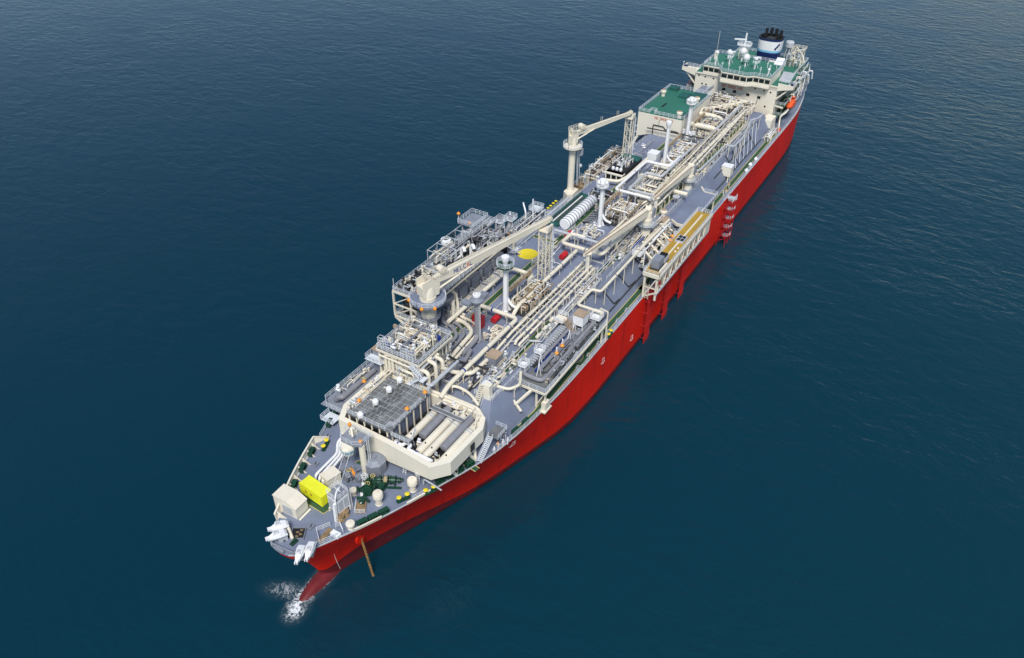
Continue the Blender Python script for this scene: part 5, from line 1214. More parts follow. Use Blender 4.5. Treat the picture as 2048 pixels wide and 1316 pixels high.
# ------------------------------------------------------------------ port pipe skid
t = thing('pipe_skid', 'railed grey platform with fat grey pipes overhanging the port walkway', 'skid', (217, 17, 20.6))
SX0, SX1, SY0, SY1, SZ = 201.5, 231.0, 13.3, 21.4, 20.6
b = MB(); b.box(SX0, SX1, SY0, SY1, SZ-.25, SZ); b.build('deck_plate', 'grate', t)
b = MB(); b.rail([(SX1, SY0, SZ), (SX1, SY1, SZ), (SX0, SY1, SZ)], 1.25, step=1.8, w=.075); b.build('railing', 'rail', t)
b = MB(); b.bar((SX1+.1, SY0, SZ-.2), (SX1+.1, SY1, SZ-.2), .3, .5); b.build('edge_beam', 'cream', t); b = MB(); b.bar((SX0, SY1+.1, SZ-.2), (SX1, SY1+.1, SZ-.2), .3, .5); b.build('edge_beam', 'cream', t)
b = MB(); b.bar((SX1, 18.0, SZ-.6), (SX1+4.5, 16.6, 18.6), .5); b.bar((SX1+3.5, 15.2, 19.2), (SX1+4.6, 18.2, 17.6), .45); b.build('bracket', 'cream', t)
for x in (230.2, 202.5):
    b = MB()
    for y in (18.9, 21.0): b.bar((x, y, ZD), (x, y, SZ-.25), .4)
    b.bar((x, 18.9, ZD+.5), (x, 21.0, SZ-.5), .25); b.build('support_frame', 'cream', t)
b = MB(); b.box(228.5, 231.5, 20.3, 21.8, ZD, ZD+.3); b.box(229.2, 231, 20.5, 21.6, ZD+.3, ZD+2.4); b.build('end_box', 'cream', t)
def skidpipe(pts, r, m='grey'):
    b = MB(); b.tube([Vector(p) for p in pts], r, 12, r*2.4)
    for p, q in zip(pts, pts[1:]):
        p, q = Vector(p), Vector(q); k = int((q-p).length/3.2)
        for i in range(k): c = p.lerp(q, (i+.5)/k); d = (q-p).normalized()*.12; b.cyl(c-d, c+d, r*1.35, n=12)
    b.build('pipe', m, t)
zc = SZ+1.0
skidpipe([(226.5, 14.5, zc), (228.8, 14.5, zc), (228.8, 19.3, zc), (203.5, 19.3, zc), (203.5, 16.5, zc+1.0)], .52)
skidpipe([(225.6, 16.9, zc), (210, 16.9, zc), (210, 18.2, zc), (206, 18.2, zc)], .46)
skidpipe([(223.5, 15.6, zc+.3), (207.5, 15.6, zc+.3), (207.5, 17, zc)], .42)
skidpipe([(222.3, 18.1, zc), (219.5, 18.1, zc), (219.5, 16.9, zc), (217.5, 16.9, zc)], .46)
skidpipe([(226.5, 14.2, zc), (202.5, 14.2, zc)], .34, 'midgrey'); skidpipe([(225, 15.0, SZ+.5), (204, 15.0, SZ+.5)], .3, 'dark')
b = MB()
for k in range(26): x = 204.5+k*.85; b.box(x-.12, x+.12, 13.7, 15.1, zc+.25, zc+.6)
b.build('rib_row', 'galv', t)
b = MB(); b.box(203, 226, 15.9, 16.3, SZ, SZ+.7); b.build('tray', 'blue', t)
pipework(t, 204, 228, 17.4, 21, SZ, SZ+1.6, 18, 51, (.06, .14), ('midgrey', 'dark', 'grey', 'midgrey'), 16, 4, 6, .8, ('midgrey', 'grey', 'dark', 'galv'))
for i, (x, y) in enumerate(((226.8, 17.4), (224.0, 16.2), (219.8, 17.9), (216.5, 17.6), (212.8, 17.4), (209.2, 16.8), (205.5, 17.5))):
    b = MB(); h = SZ+3.4; b.bar((x+.5, y-.3, SZ), (x, y, h), .16); b.bar((x-.5, y+.3, SZ), (x, y, h), .16); b.bar((x-.25, y-.25, h), (x+.25, y+.25, h), .2); b.build('a_frame', 'white', t)
for (x, y) in ((227.4, 14.0), (221.5, 14.6)):
    b = MB(); b.box(x-1, x+1, y-.9, y+.9, SZ+2.2, SZ+2.3); b.rail([(x-1, y-.9, SZ+2.3), (x+1, y-.9, SZ+2.3), (x+1, y+.9, SZ+2.3), (x-1, y+.9, SZ+2.3)], 1.2, True, 1, w=.08)
    for e in (-.9, .9): b.bar((x+e, y+.8, SZ), (x+e, y+.8, SZ+2.3), .12)
    b.build('access_platform', 'white', t)
b = MB(); x, y = 203.2, 19.6; b.box(x-1.2, x+1.2, y-1.2, y+1.2, SZ+2.2, SZ+2.3); b.rail([(x-1.2, y-1.2, SZ+2.3), (x+1.2, y-1.2, SZ+2.3), (x+1.2, y+1.2, SZ+2.3), (x-1.2, y+1.2, SZ+2.3)], 1.3, True, 1, w=.08); b.ladder((x+1.2, y, SZ), (x+1.2, y, SZ+2.3), .7, (0, 1, 0)); b.build('access_platform', 'white', t)
b = MB()
for e in (0, 2.2): b.bar((201.0+e*.2, 19.4+e, ZD), (201.0+e*.2, 19.4+e, 24.0), .28)
b.bar((201, 19.4, 24), (201.4, 21.6, 24), .28); b.bar((201, 19.4, 17), (201.4, 21.6, 19.5), .2); b.build('pipe_gantry', 'cream', t)
orange_lamp('orange lamp on the port pipe skid, nearer the bow', W(1113, 715, 21.5), 1.0); orange_lamp('orange lamp on the port pipe skid, farther from the bow', W(1124, 700, 21.5), 1.0)
p = W(1160, 652, 22); t = thing('instrument_shelter', 'white box shelter standing on posts at the after end of the port pipe skid', 'shelter', p)
b = MB(); b.box(p.x-1.4, p.x+1.4, p.y-1.3, p.y+1.3, p.z+1.0, p.z+3.6); b.build('body', 'white', t); b = MB(); b.box(p.x-1.5, p.x+1.5, p.y-1.4, p.y+1.4, p.z+3.6, p.z+3.72); b.build('roof', 'tan', t)
for e in (-1.2, 1.2): b = MB(); b.bar((p.x+1.2, p.y+e, p.z-1.4), (p.x+1.2, p.y+e, p.z+1), .16); b.build('leg', 'white', t)
t = thing('access_stair', 'short brown stair with a railed landing leading onto the port pipe skid', 'stair', W(1130, 640, 22)); p = W(1128, 640, 23.5)
b = MB(); b.box(p.x-1.4, p.x+1.4, p.y-2.2, p.y+.4, p.z-.1, p.z); b.build('landing', 'cream', t); b = MB(); b.rail([(p.x+1.4, p.y-2.2, p.z), (p.x+1.4, p.y+.4, p.z)], 1.2, step=1, w=.08); b.rail([(p.x-1.4, p.y-2.2, p.z), (p.x-1.4, p.y+.4, p.z)], 1.2, step=1, w=.08); b.build('railing', 'white', t); b = MB(); b.stair((p.x+.2, p.y+3.4, SZ+.4), (p.x, p.y+.4, p.z), 1.4); b.build('flight', 'tan', t)
for (px, py, l) in ((1076, 676, 'cream mushroom topped post on the port green walkway, nearest the bow of three'), (1090, 660, 'cream mushroom topped post on the port green walkway, middle of three'), (1103, 643, 'cream mushroom topped post on the port green walkway with an orange top')):
    p = W(px, py+12, ZT); t = thing('vent_post', l, 'vent', p, 'cream posts along the port trunk walkway'); b = MB(); b.bar(p, p+Vector((0, 0, 2.1)), .22); b.build('post', 'cream', t); b = MB(); b.box(p.x-.75, p.x+.75, p.y-.35, p.y+.35, p.z+2.1, p.z+2.5); b.build('head', 'cream', t)

# ------------------------------------------------------------------ port manifold platform
t = thing('manifold_platform', 'long cream framed loading platform with an ochre deck on the port edge', 'platform', (160, 23, ZD))
MX0, MX1, MY0, MY1, MZ = 140.5, 179.5, 21.2, 25.4, 23.0
b = MB(); b.box(MX0, MX1, MY0, MY1, MZ-.35, MZ); b.build('deck', 'ochre', t)
b = MB(); b.box(MX0+2, MX1-9, 23.0, 23.35, MZ, MZ+.35); b.build('centre_rail', 'creamwall', t)
b = MB(); b.bar((MX0-.2, MY1+.15, MZ-.1), (MX1, MY1+.15, MZ-.1), .3, .9); b.build('edge_beam', 'cream', t); b = MB(); b.bar((MX0-.2, MY0-.15, MZ-.1), (MX1, MY0-.15, MZ-.1), .3, .9); b.build('edge_beam', 'cream', t)
b = MB(); b.bar((MX1+.15, MY0, MZ-.1), (MX1+.15, MY1, MZ-.1), .3, 1.0); b.build('edge_beam', 'cream', t)
b = MB(); b.rail([(MX0, MY1+.1, MZ), (MX0, MY0-.1, MZ), (MX1, MY0-.1, MZ), (MX1, MY1+.1, MZ)], 1.3, step=1.6, w=.08); b.build('railing', 'rail', t)
b = MB(); b.rail([(MX1, MY1+.1, MZ), (MX0, MY1+.1, MZ)], 1.3, step=1.6, w=.08); b.build('railing', 'rail', t)
n = 9
for i in range(n+1):
    x = MX0+.5+(MX1-MX0-1)*i/n
    b = MB(); b.box(x-.25, x+.25, 24.6, 25.1, ZD+2.2, MZ-.35); b.build('column', 'cream', t)
    if i < n:
        x2 = MX0+.5+(MX1-MX0-1)*(i+1)/n; xm = (x+x2)/2; b = MB(); b.bar((x, 25.1, ZD+2.4), (xm, 25.1, MZ-.5), .28); b.bar((xm, 25.1, MZ-.5), (x2, 25.1, ZD+2.4), .28); b.build('brace', 'cream', t)
    b = MB(); b.bar((x, 24.8, ZD+2.4), (x, 21.5, ZD+.4), .35); b.build('bracket', 'cream', t)
b = MB(); b.bar((MX0, 25.1, ZD+2.3), (MX1, 25.1, ZD+2.3), .45, .5); b.build('lower_beam', 'galv', t)
b = MB(); b.plate([(MX0-.1, 25.3, ZD+2.6), (MX0-.1, 25.3, MZ-.4), (MX0+3.6, 25.3, MZ-.4), (MX0+3.6, 25.3, ZD+2.6)], .1); b.build('end_panel', 'creamwall', t)
for y in (21.6, 24.9): b = MB(); b.box(MX1-.6, MX1-.1, y-.25, y+.25, ZD+.3, MZ-.35); b.build('column', 'cream', t)
b = MB(); b.bar((MX1-.3, 21.6, ZD+.5), (MX1-.3, 24.9, MZ-.6), .3); b.bar((MX1-.3, 21.6, ZD+3.6), (MX1-.3, 24.9, ZD+3.6), .25); b.ladder((MX1-.2, 22.6, ZD), (MX1-.2, 22.6, MZ-3), .9, (0, 1, 0), .09); b.build('end_brace', 'cream', t)
b = MB(); b.box(MX1-1.6, MX1-.2, 25.45, 25.5, ZD+5, ZD+6.2); b.build('red_notice', 'red', t)
b = MB(); b.box(157, 160.6, 22.0, 24.4, MZ, MZ+.5); b.build('cable_box', 'galv', t)
for dx in (.3, 1.9):
    for dy in (.3, 1.3): b = MB(); b.box(157+dx, 158.3+dx, 22.0+dy, 22.85+dy, MZ+.5, MZ+.56); b.build('panel', 'black', t)
for x, y in ((163.6, 24.2), (165.6, 24.2)): b = MB(); b.ball((x, y, MZ+.15), .28, 8); b.build('lamp', 'white', t)
t = thing('trolley_hoist', 'grey trolley hoist parked on the forward end of the ochre platform', 'hoist', (175, 23.2, MZ))
b = MB(); b.box(173.2, 176.6, 21.9, 24.0, MZ+.3, MZ+2.6); b.build('housing', 'midgrey', t); b = MB(); b.box(170.2, 173.0, 21.9, 24.2, MZ+.3, MZ+1.6); b.build('drum_frame', 'galv', t)
for k in range(3): b = MB(); b.box(170.5+k*.85, 171.1+k*.85, 22.1, 24.0, MZ+1.6, MZ+2.0); b.build('coil', 'black', t)
b = MB(); b.box(170, 177, 21.7, 24.3, MZ, MZ+.3); b.build('base', 'dark', t); b = MB(); b.box(172.8, 177.6, 24.5, 24.9, MZ, MZ+.6); b.build('cable_trough', 'creamwall', t)
# manifold pipes inboard of it
t = thing('loading_manifold', 'cream loading manifold pipes with white valves behind the ochre platform', 'manifold', (160, 18, ZD))
for i, x in enumerate((168.5, 164.5, 160.5, 156.5, 152.5)):
    b = MB(); b.tube([(x, 14.4, 22.4), (x, 16.4, 22.8), (x, 17.6, 21.8), (x, 20.2, 20.0)], .34, 12, 1.0)
    b.cyl((x, 15.0, 22.52), (x, 15.25, 22.55), .55, n=14); b.cyl((x, 19.2, 20.7), (x, 19.4, 20.55), .55, n=14); b.build('loading_arm_pipe', 'cream', t)
    b = MB(); b.bar((x, 18.6, ZD), (x, 18.6, 22.2), .3); b.build('support', 'cream', t)
b = MB(); b.box(150, 171, 16.6, 20.8, 18.3, 18.45); b.build('drip_tray', 'dark', t); b = MB(); b.rail([(171, 16.6, 18.45), (171, 20.6, 18.45), (150, 20.6, 18.45)], 1.2, step=1.8, w=.07); b.build('railing', 'rail', t)
pipework(t, 151, 170, 14.5, 19.5, 18.5, 23.6, 18, 61, (.08, .2), ('cream', 'white', 'pipe', 'dark'), 14, 12, 6, .4)
b = MB(); b.bar((169, 13.6, 22.6), (158, 13.8, 22.6), .5, .4); b.build('blue_tray', 'blue', t)
b = MB(); x, y = 171.5, 16.2; b.box(x-1.5, x+1.5, y-1.2, y+1.2, 23.0, 23.1); b.rail([(x-1.5, y-1.2, 23.1), (x+1.5, y-1.2, 23.1), (x+1.5, y+1.2, 23.1), (x-1.5, y+1.2, 23.1)], 1.3, True, 1.0, w=.08); b.build('access_platform', 'white', t)
orange_lamp('orange lamp behind the ochre platform, left one', W(1338, 492, 22), 1.6); orange_lamp('orange lamp behind the ochre platform, right one', W(1343, 484, 23), 1.6)
# red pipe guards down the ship's side below it
for i, (x, l) in enumerate(((176.5, 'red tubular guard frame on the hull side nearest the bow, below the ochre platform'), (163.5, 'middle red tubular guard frame on the hull side below the ochre platform'), (151.0, 'red tubular guard frame on the hull side under the middle of the ochre platform'))):
    if i == 0:
        t = thing('hull_guard', l, 'hull guard', (x, 21.7, 0), 'red guards on the port side', world=False)
        for k in range(4): b = MB(); b.tube([(-1.5+k, .1, ZD+.6), (-1.5+k, 1.3, ZD-1.2), (-1.5+k, 1.3, -.4)], .17, 8, .6); b.build('tube', 'guardred', t)
        for z in (2.0, 6.0, 10.2, 13.8): b = MB(); b.tube([(-1.8, -.05, z), (-1.8, 1.5, z), (1.8, 1.5, z), (1.8, -.05, z)], .07, 6, .2); b.build('hoop', 'red', t)
        g0 = t
    else: dup(g0, (x, 21.7, 0), None, l)
# red gangway tower further aft
t = thing('pilot_ladder_tower', 'red stair tower hung on the port side with white landings', 'stair tower', (113.5, 23, 0))
for x in (110.6, 113.4, 116.4):
    for y in (22.0, 24.6): b = MB(); b.bar((x, y, -.6), (x, y, 15.8), .20); b.build('leg', 'guardred', t)
for k in range(5):
    z = 1.8+k*3.2; b = MB(); b.box(110.6, 112.8, 22.4, 24.5, z, z+.10); b.build('landing', 'galv', t); b = MB(); b.rail([(110.6, 24.5, z), (112.8, 24.5, z), (112.8, 22.4, z)], 1.1, step=1, w=.07, bars=(1, .5)); b.build('railing', 'rail', t)
    if k < 4: b = MB(); b.stair((112.8, 23.9, z), (116.2, 23.9, z+1.6), .6, False); b.stair((116.2, 22.9, z+1.6), (112.8, 22.9, z+3.2), .6, False); b.bar((112.8, 24.3, z+1), (116.2, 24.3, z+2.6), .08); b.build('flight', 'red', t)
    b = MB(); b.bar((110.6, 24.6, z), (116.4, 24.6, z+1.6), .14); b.bar((116.4, 22, z), (116.4, 24.6, z+1.4), .14); b.build('brace', 'red', t)
b = MB(); b.box(110.4, 112.8, 21.4, 24.3, ZD-.15, ZD); b.build('top_landing', 'galv', t); b = MB(); b.rail([(110.4, 24.3, ZD), (112.8, 24.3, ZD), (116.4, 24.6, ZD)], 1.2, step=1, w=.07, bars=(1, .5)); b.build('top_railing', 'rail', t)
for i in range(7): z = 1.8+1.9*i; b = MB(); b.bar((121, 21.76, z), (127.5, 21.76, z), .10, .22); b.build('hull_rung', 'guardred', t)

# ------------------------------------------------------------------ hose cranes lying along the port side of the trunk
def hose_crane(label, x, y, zb, zt, r, tip, rest):
    t = thing('hose_crane', label, 'crane', (x, y, zb)); tip = Vector(tip)
    b = MB(); b.lathe((x, y, zb), [(r*1.1, 0), (r, .4), (r, zt-zb-2.6), (r*1.08, zt-zb-2.55), (r*1.08, zt-zb-1.9), (r*.95, zt-zb-1.8), (r*.9, zt-zb)], 22); b.build('pedestal', 'cream', t)
    b = MB(); b.lathe((x, y, zt-4.6), [(r*1.01, 0), (r*1.35, .05), (r*1.35, .15), (r*1.01, .2)], 22); b.build('ring', 'galv', t)
    b = MB(); b.lathe((x, y, zt-3.6), [(r, 0), (r*1.9, .05), (r*1.9, .15), (r, .16)], 18); b.rail([(x+r*1.9*math.cos(k*math.pi/5), y+r*1.9*math.sin(k*math.pi/5), zt-3.45) for k in range(10)], 1.1, True, 1.2, w=.07); b.build('gallery', 'galv', t)
    d = Vector((tip.x-x, tip.y-y, 0)).normalized(); s_ = Vector((-d.y, d.x, 0)); root = Vector((x, y, zt+.2))-d*1.2; V = []
    b = MB()
    for k, h, w in ((0, 1.4, 1.6), (.12, 1.7, 1.6), (.6, 1.1, 1.15), (1, .6, .55)):
        q = root.lerp(tip, k)
        for a, e in ((0, -1), (0, 1), (1, 1), (1, -1)): V.append(q+s_*(e*w/2)+Vector((0, 0, a*h-h/2)))
    b.add(V, [(0, 1, 2, 3), (15, 14, 13, 12)]+[(i*4+k, (i+1)*4+k, (i+1)*4+(k+1) % 4, i*4+(k+1) % 4) for i in range(3) for k in range(4)]); jb = b.build('jib', 'cream', t)
    b = MB(); b.bar(root.lerp(tip, .08)+s_*.75+Vector((0, 0, 1.1)), tip+s_*.3+Vector((0, 0, .5)), .16); b.bar(root.lerp(tip, .08)-s_*.75+Vector((0, 0, 1.1)), tip-s_*.3+Vector((0, 0, .5)), .16); b.build('hose_rail', 'tan', jb)
    b = MB(); b.box(x-r-.9, x-r+.4, y-r*.2, y+r*1.1, zt-1.5, zt+.6); b.build('control_box', 'midgrey', t)
    b = MB(); b.cyl((x-.6, y-.8, zt+1.0), (x-.6, y+.8, zt+1.0), .55, n=14); b.build('winch_drum', 'cream', t)
    t2 = thing('jib_post', rest[0], 'post', (tip.x, tip.y, rest[1])); b = MB(); b.lathe((tip.x-d.x*2, tip.y-d.y*2, rest[1]), [(.55, 0), (.45, .3), (.4, tip.z-rest[1]-.5), (.9, tip.z-rest[1]-.3), (.9, tip.z-rest[1]-.2)], 14); b.build('post', 'cream', t2)
    b = MB(); b.ladder((tip.x-d.x*2+.6, tip.y-d.y*2, rest[1]), (tip.x-d.x*2+.6, tip.y-d.y*2, tip.z-1), .5, (0, 1, 0), .07); b.build('ladder', 'white', t2)
    return t
hose_crane('thick cream hose crane column on the port side amidships, nearer the bow of the two', 160.6, 13.4, 20.5, 29.6, 1.35, (189.5, 8.8, 29.2), ('white post under the jib tip of the forward hose crane', ZT))
hose_crane('thick cream hose crane column on the port side, the one nearer the stern', 126.0, 12.6, 20.5, 28.4, 1.25, (150.0, 10.8, 28.0), ('cream post under the jib tip of the after hose crane', ZT))
# ------------------------------------------------------------------ long pipe runs on the trunk
def V3(*a): return [Vector(p) for p in a]
pipeline('fat cream pipe running aft from the process tower and turning to starboard', V3((246, 5.1, 23.2), (243, 5.1, 24.4), (215.3, 5.1, 24.4), (215.3, -6.2, 24.4)), .50, bandm='blue', band=9)
pipeline('fat cream pipe with a square loop beside the green platformed vent mast', V3((224.5, -7.9, 24.2), (197, -7.9, 24.2), (197, -1.2, 24.2), (199.6, -1.2, 24.2), (199.6, .6, 24.2), (199.6, .6, 22)), .50, bandm='blue', band=10)
pipeline('fat cream pipe along the middle of the trunk up to the square pipe loop amidships', V3((214, 2.6, 22.4), (211, 2.6, 24.4), (181, 2.6, 24.4)), .48, band=6)
pipeline('fat cream square pipe loop amidships with its long leg running aft', V3((174.6, 2.0, 25), (174.6, -2.2, 25), (180.2, -2.2, 25), (180.2, 9.6, 25), (158, 9.6, 25), (122, 10.6, 25.2), (62, 10.9, 25.2)), .50, band=6)
ylist = [(6.6, .32, 'innermost pipe of the cream rack down the port trunk side'), (7.9, .15, 'thin second pipe of the cream rack on the trunk'), (9.1, .33, 'fat third pipe of the cream rack on the trunk'), (10.4, .28, 'outermost pipe of the cream rack on the trunk')]
for i, (y, r, l) in enumerate(ylist):
    z = 24.2+.1*(i % 2)
    pipeline(l+', fore length', V3((226 if i < 2 else 222, y-.6, 22.6), (219+i*1.2, y-.6, 23.4), (216, y, z), (183+i, y, z), (183+i, y, 22.4)), r, band=4.5 if i != 1 else 9, group='cream rack pipes', sq=False)
    pipeline(l+', after length', V3((172, y-.4, 22.6), (172, y-.4, z+.2), (148, y-.2, z+.2), (146.5, y+.9, z+.8), (112, y+.6, z+.8), (60, y-.6, z+.8)), r, band=4.5 if i != 1 else 9, group='cream rack pipes', sq=False)
for i in range(12):
    x = 216-i*3.1; b = MB(); b.bar((x, 6.0, 23.6), (x, 11.0, 23.6), .14); b.bar((x, 6.1, ZT), (x, 6.1, 24.4), .14); b.bar((x, 10.9, ZT), (x, 10.9, 24.4), .14)
    t = thing('pipe_trestle', 'low cream trestle carrying the forward cream pipe rack', 'trestle', (x, 8.5, ZT), 'trestles under the forward pipe rack'); b.build('frame', 'pipe', t)
for i in range(24):
    x = 146-i*3.6; b = MB(); b.bar((x, 5.2, 24.4), (x, 11.8, 24.4), .14); b.bar((x, 5.4, ZT), (x, 5.4, 26.2 if i % 2 else 24.4), .14); b.bar((x, 11.7, ZT), (x, 11.7, 24.4), .14)
    t = thing('pipe_trestle', 'tall cream trestle carrying the after cream pipe rack', 'trestle', (x, 8.5, ZT), 'trestles under the after pipe rack'); b.build('frame', 'pipe', t)
pipeline('slender cream pipe running along the sloped port side from the port skid', V3((203, 20.6, 24.0), (202.4, 20.6, 24), (202.4, 14.0, 24), (194.6, 14.0, 24), (194.6, 16.3, 24), (166, 16.3, 24), (150.5, 16.3, 23.4)), .36, base=18.3, band=12, step=5)
pipeline('pale grey pipe crossing the whole trunk between the yellow circle and the ribbed tank', V3((174.9, -11.5, 24.8), (174.9, 9.6, 24.8)), .40, 'galv', band=6, step=7)
pipeline('white pipe with a big square loop amidships, outer of the two loops', V3((148.5, 10.6, 26.4), (146.8, 10.6, 26.4), (146.8, -2.4, 26.4), (123.8, -2.4, 26.4), (123.8, 5.2, 26.4), (115.4, 5.2, 26.4), (112, 5.2, 25.5)), .42, 'white', band=14, step=8)
pipeline('pale grey pipe with a big square loop amidships, inner of the two loops', V3((148.5, 9.2, 26.8), (145.4, 9.2, 26.8), (145.4, 1.2, 26.8), (132.5, 1.2, 26.8), (132.5, 6.2, 26.8), (108, 6.2, 26.8)), .38, 'galv', band=14, step=8)
for i, (x, y0, y1, r) in enumerate(((143.5, -2, 8, .36), (141.3, 2, 9, .5), (138.6, -1.5, 8.6, .3), (135.4, 2.2, 9, .55), (129.6, -2, 6, .5), (127.0, -1.4, 7, .36), (121.2, -1, 6.4, .42), (118.6, 0, 7.2, .5))):
    pipeline('short cream cross pipe inside the white loops amidships', V3((x, y0, 22.4), (x, y0+.3, 24.4-.2*(i % 2)), (x, y1, 24.4-.2*(i % 2)), (x, y1+.2, 22.6)), r, band=3.5, step=4, group='cross pipes between the loops', sq=False)
for i in range(4):
    xb = 223.9-1.35*i; y1 = -3.2+1.15*i; r = (.42, .36, .5, .34)[i]; l = ['outermost', 'second', 'third', 'innermost'][i]
    pipeline('%s of four lagged pipes bending round the foot of the forward crane' % l, V3((212-i*.8, -15.2+.3*i, 25.4), (215.5-i*.8, -14.6+.3*i, 24.6), (xb-3.4, -12.2+.5*i, 23.0), (xb, -9.8+.5*i, 22.9), (xb, y1-4.5, 22.9), (xb+2.2, y1-1.0, 22.9), (234, y1, 22.9)), r, ('grey', 'grey', 'pipe', 'pipe')[i], band=9, step=3.5, group='lagged pipes by the forward crane', sq=False, fil=1.6)
pipeline('grey lagged pipe bent in a U between the process tower and the grey vent mast', V3((238.2, -7.5, 22.8), (238.2, -3.2, 22.8), (240.4, -.8, 22.8), (240.4, 2.0, 22.8), (233, 2.4, 22.8), (229.5, 1.6, 23.2)), .50, 'grey', band=12, sq=False, fil=1.4)
pipeline('cream pipe bent twice from the process tower to the port pipe bends', V3((240.6, 1.8, 26), (238.6, 3.4, 24.0), (236.6, 6.6, 23.6), (231, 6.8, 23.6)), .46, band=6, sq=False)
pipeline('cream pipe swinging from the tower down behind the tub rim', V3((242.6, 4.4, 23.6), (241.4, 6.2, 23.4), (241.4, 9.2, 23.0), (242.9, 12.4, 22.2)), .32, band=6, sq=False, step=4, fil=1.5)
pipeline('fat cream pipe lying against the after rim of the tub', V3((243.4, 4.8, 21.8), (243.4, 12.6, 21.8), (243.4, 13.6, 20.2)), .34, base=19, band=8, sq=False, step=6)
pipeline('dark cable bundle sagging across the deck by the forward crane foot', V3((233.6, -10.4, 24.6), (234.5, -4, 24.4), (235.2, 2.2, 24.2), (233.8, 9.0, 24)), .24, 'black', band=30, sq=False, step=4)
pipeline('dark pipe crossing the trunk in front of the green roofed house', V3((93.6, -15.0, 24.2), (93.6, 13.4, 25)), .20, 'black', band=40, sq=False, step=8)
def duct(label, pts, r=.22, m='white', z0=ZT, leg=3.0):
    pipeline(label, pts, r, m, z0, leg, band=25, sq=False)
duct('pale grey pipe on posts along the port trunk edge near the stern hose crane', V3((119, 11.8, 24.6), (117.2, 12.9, 24.6), (96.0, 13.4, 24.6)), .30, 'galv', ZT-.6, 3.2)
duct('pale pipe on tall A shaped legs along the sloped port side near the stern', V3((94.6, 13.4, 24.8), (94.6, 16.3, 24.8), (86, 16.5, 24.8), (68.5, 14.0, 24.8), (66, 15.6, 24.8), (60, 15.8, 24.6)), .28, 'galv', 17.5, 4.2)
for i, y in enumerate((11.4, 12.1)):
    pipeline(['thin grey conduit with kinks along the port trunk walkway, inboard one', 'thin grey conduit with kinks along the port trunk walkway, outboard one'][i], V3((233, y-1.2, 22.9), (219.5, y-1.2, 22.9), (218.2, y+1.2, 22.9), (212, y+.6-i*.3, 22.9), (196.5, y, 22.9), (194.8, y+2-i*.4, 22.9), (188.5, y+1.6-i*.4, 22.9), (187, y-.4, 22.9), (176, y-.4, 22.9)), .13, 'galv', ZT, 3.5, band=40, sq=False)
pipeline('thin grey conduit along the starboard knuckle of the trunk', V3((183, -12.8, 22.6), (152, -12.8, 22.6)), .12, 'galv', ZT, 4, band=50)
pipeline('thin white pipe loop beside the red locker amidships', V3((186, 0.8, 22.3), (186, -3.0, 22.3), (178.4, -3.6, 22.3)), .10, 'white', ZT, 5, band=50, sq=False)
for i, (x0, x1) in enumerate(((190, 183), (181, 173), (171, 163))):
    pipeline('dark drain pipe running down the sloped port side of the trunk', V3((x0, 14.5, 21.7), (x0-2, 17.4, 17.0), (x1+2, 17.6, 16.8)), .15, 'dark', None, band=60, sq=False, group='dark drain pipes on the port slope')
for i, x in enumerate((96, 90, 84, 72)):
    pipeline('dark drain pipe running down the sloped port side of the trunk', V3((x, 14.5, 21.7), (x-1, 17.6, 16.8), (x-4, 17.7, 16.6)), .15, 'dark', None, band=60, sq=False, group='dark drain pipes on the port slope')

# ------------------------------------------------------------------ tank dome pipework
def dome(label, cx, cy, seed, lx, ly, h=4.2, n=52, drum=True, mats=('pipe', 'rustpipe', 'pipe', 'white', 'galv', 'dark', 'brown')):
    t = thing('tank_dome', label, 'tank dome', (cx, cy, ZT)); x0, x1, y0, y1 = cx-lx/2, cx+lx/2, cy-ly/2, cy+ly/2
    b = MB(); b.lathe((cx+lx*.2, cy-ly*.1, ZT), [(2.6, 0), (2.6, 1.3), (2.3, 1.6), (.02, 1.7)], 24); b.build('dome_cover', 'tan', t)
    b = MB(); b.box(x0, x1, y0, y1, ZT+.02, ZT+.35); b.build('shade_plate', 'dark', t)  # dark sheet puts the shade between the dome pipes into colour
    b = MB(); b.rail([(x0, y0, ZT+h), (x1, y0, ZT+h)], 1.1, step=1.4, w=.08); b.build('railing', 'rustpipe', t)
    for q in (0, .5, 1): b = MB(); b.box(x0+lx*q-.14, x0+lx*q+.14, y0-.14, y0+.14, ZT, ZT+h); b.build('column', 'pipe', t)
    b = MB(); b.box(x0, x1-1, y0-.4, y0+.4, ZT+h-.12, ZT+h); b.build('gallery', 'brown', t)
    b = MB(); b.bar((x0+1, y1, ZT+h*.8), (x1-1, y1, ZT+h*.8), .3, .12); b.build('cable_tray', 'brown', t)
    pipework(t, x0+.6, x1-.6, y0+.6, y1-.4, ZT+.3, ZT+h*.85, n, seed, (.07, .20), mats, 22, 34, 10, .45)
    if drum: b = MB(); b.lathe((x0+lx*.15, y0+ly*.12, ZT), [(.55, 0), (.55, 2.2), (.45, 2.6), (.02, 2.8)], 16); b.build('upright_vessel', 'pipe', t)
    return t
dome('rusty cream tank dome pipework beside the forward jib rest', 204.5, 2.2, 71, 13, 7.0)
dome('rusty cream tank dome pipework beside the lobed white vent mast', 153.0, 3.0, 72, 13, 7.6, 4.4)
dome('rusty cream tank dome pipework beside the slim white vent mast', 105.0, 2.4, 73, 14, 7.0, 4.4, 56)
dome('brownish tank dome pipework in front of the accommodation block', 79.0, 3.2, 74, 15, 8.0, 4.8, 64)
t = thing('compressor_pipework', 'dense cream pipe bends at the foot of the accommodation front wall', 'pipework', (60, 4, ZT))
pipework(t, 50, 68, -6, 11, ZT, ZT+4.6, 60, 81, (.10, .28), ('pipe', 'cream', 'dark', 'rustpipe', 'white'), 22, 40, 8, .5)
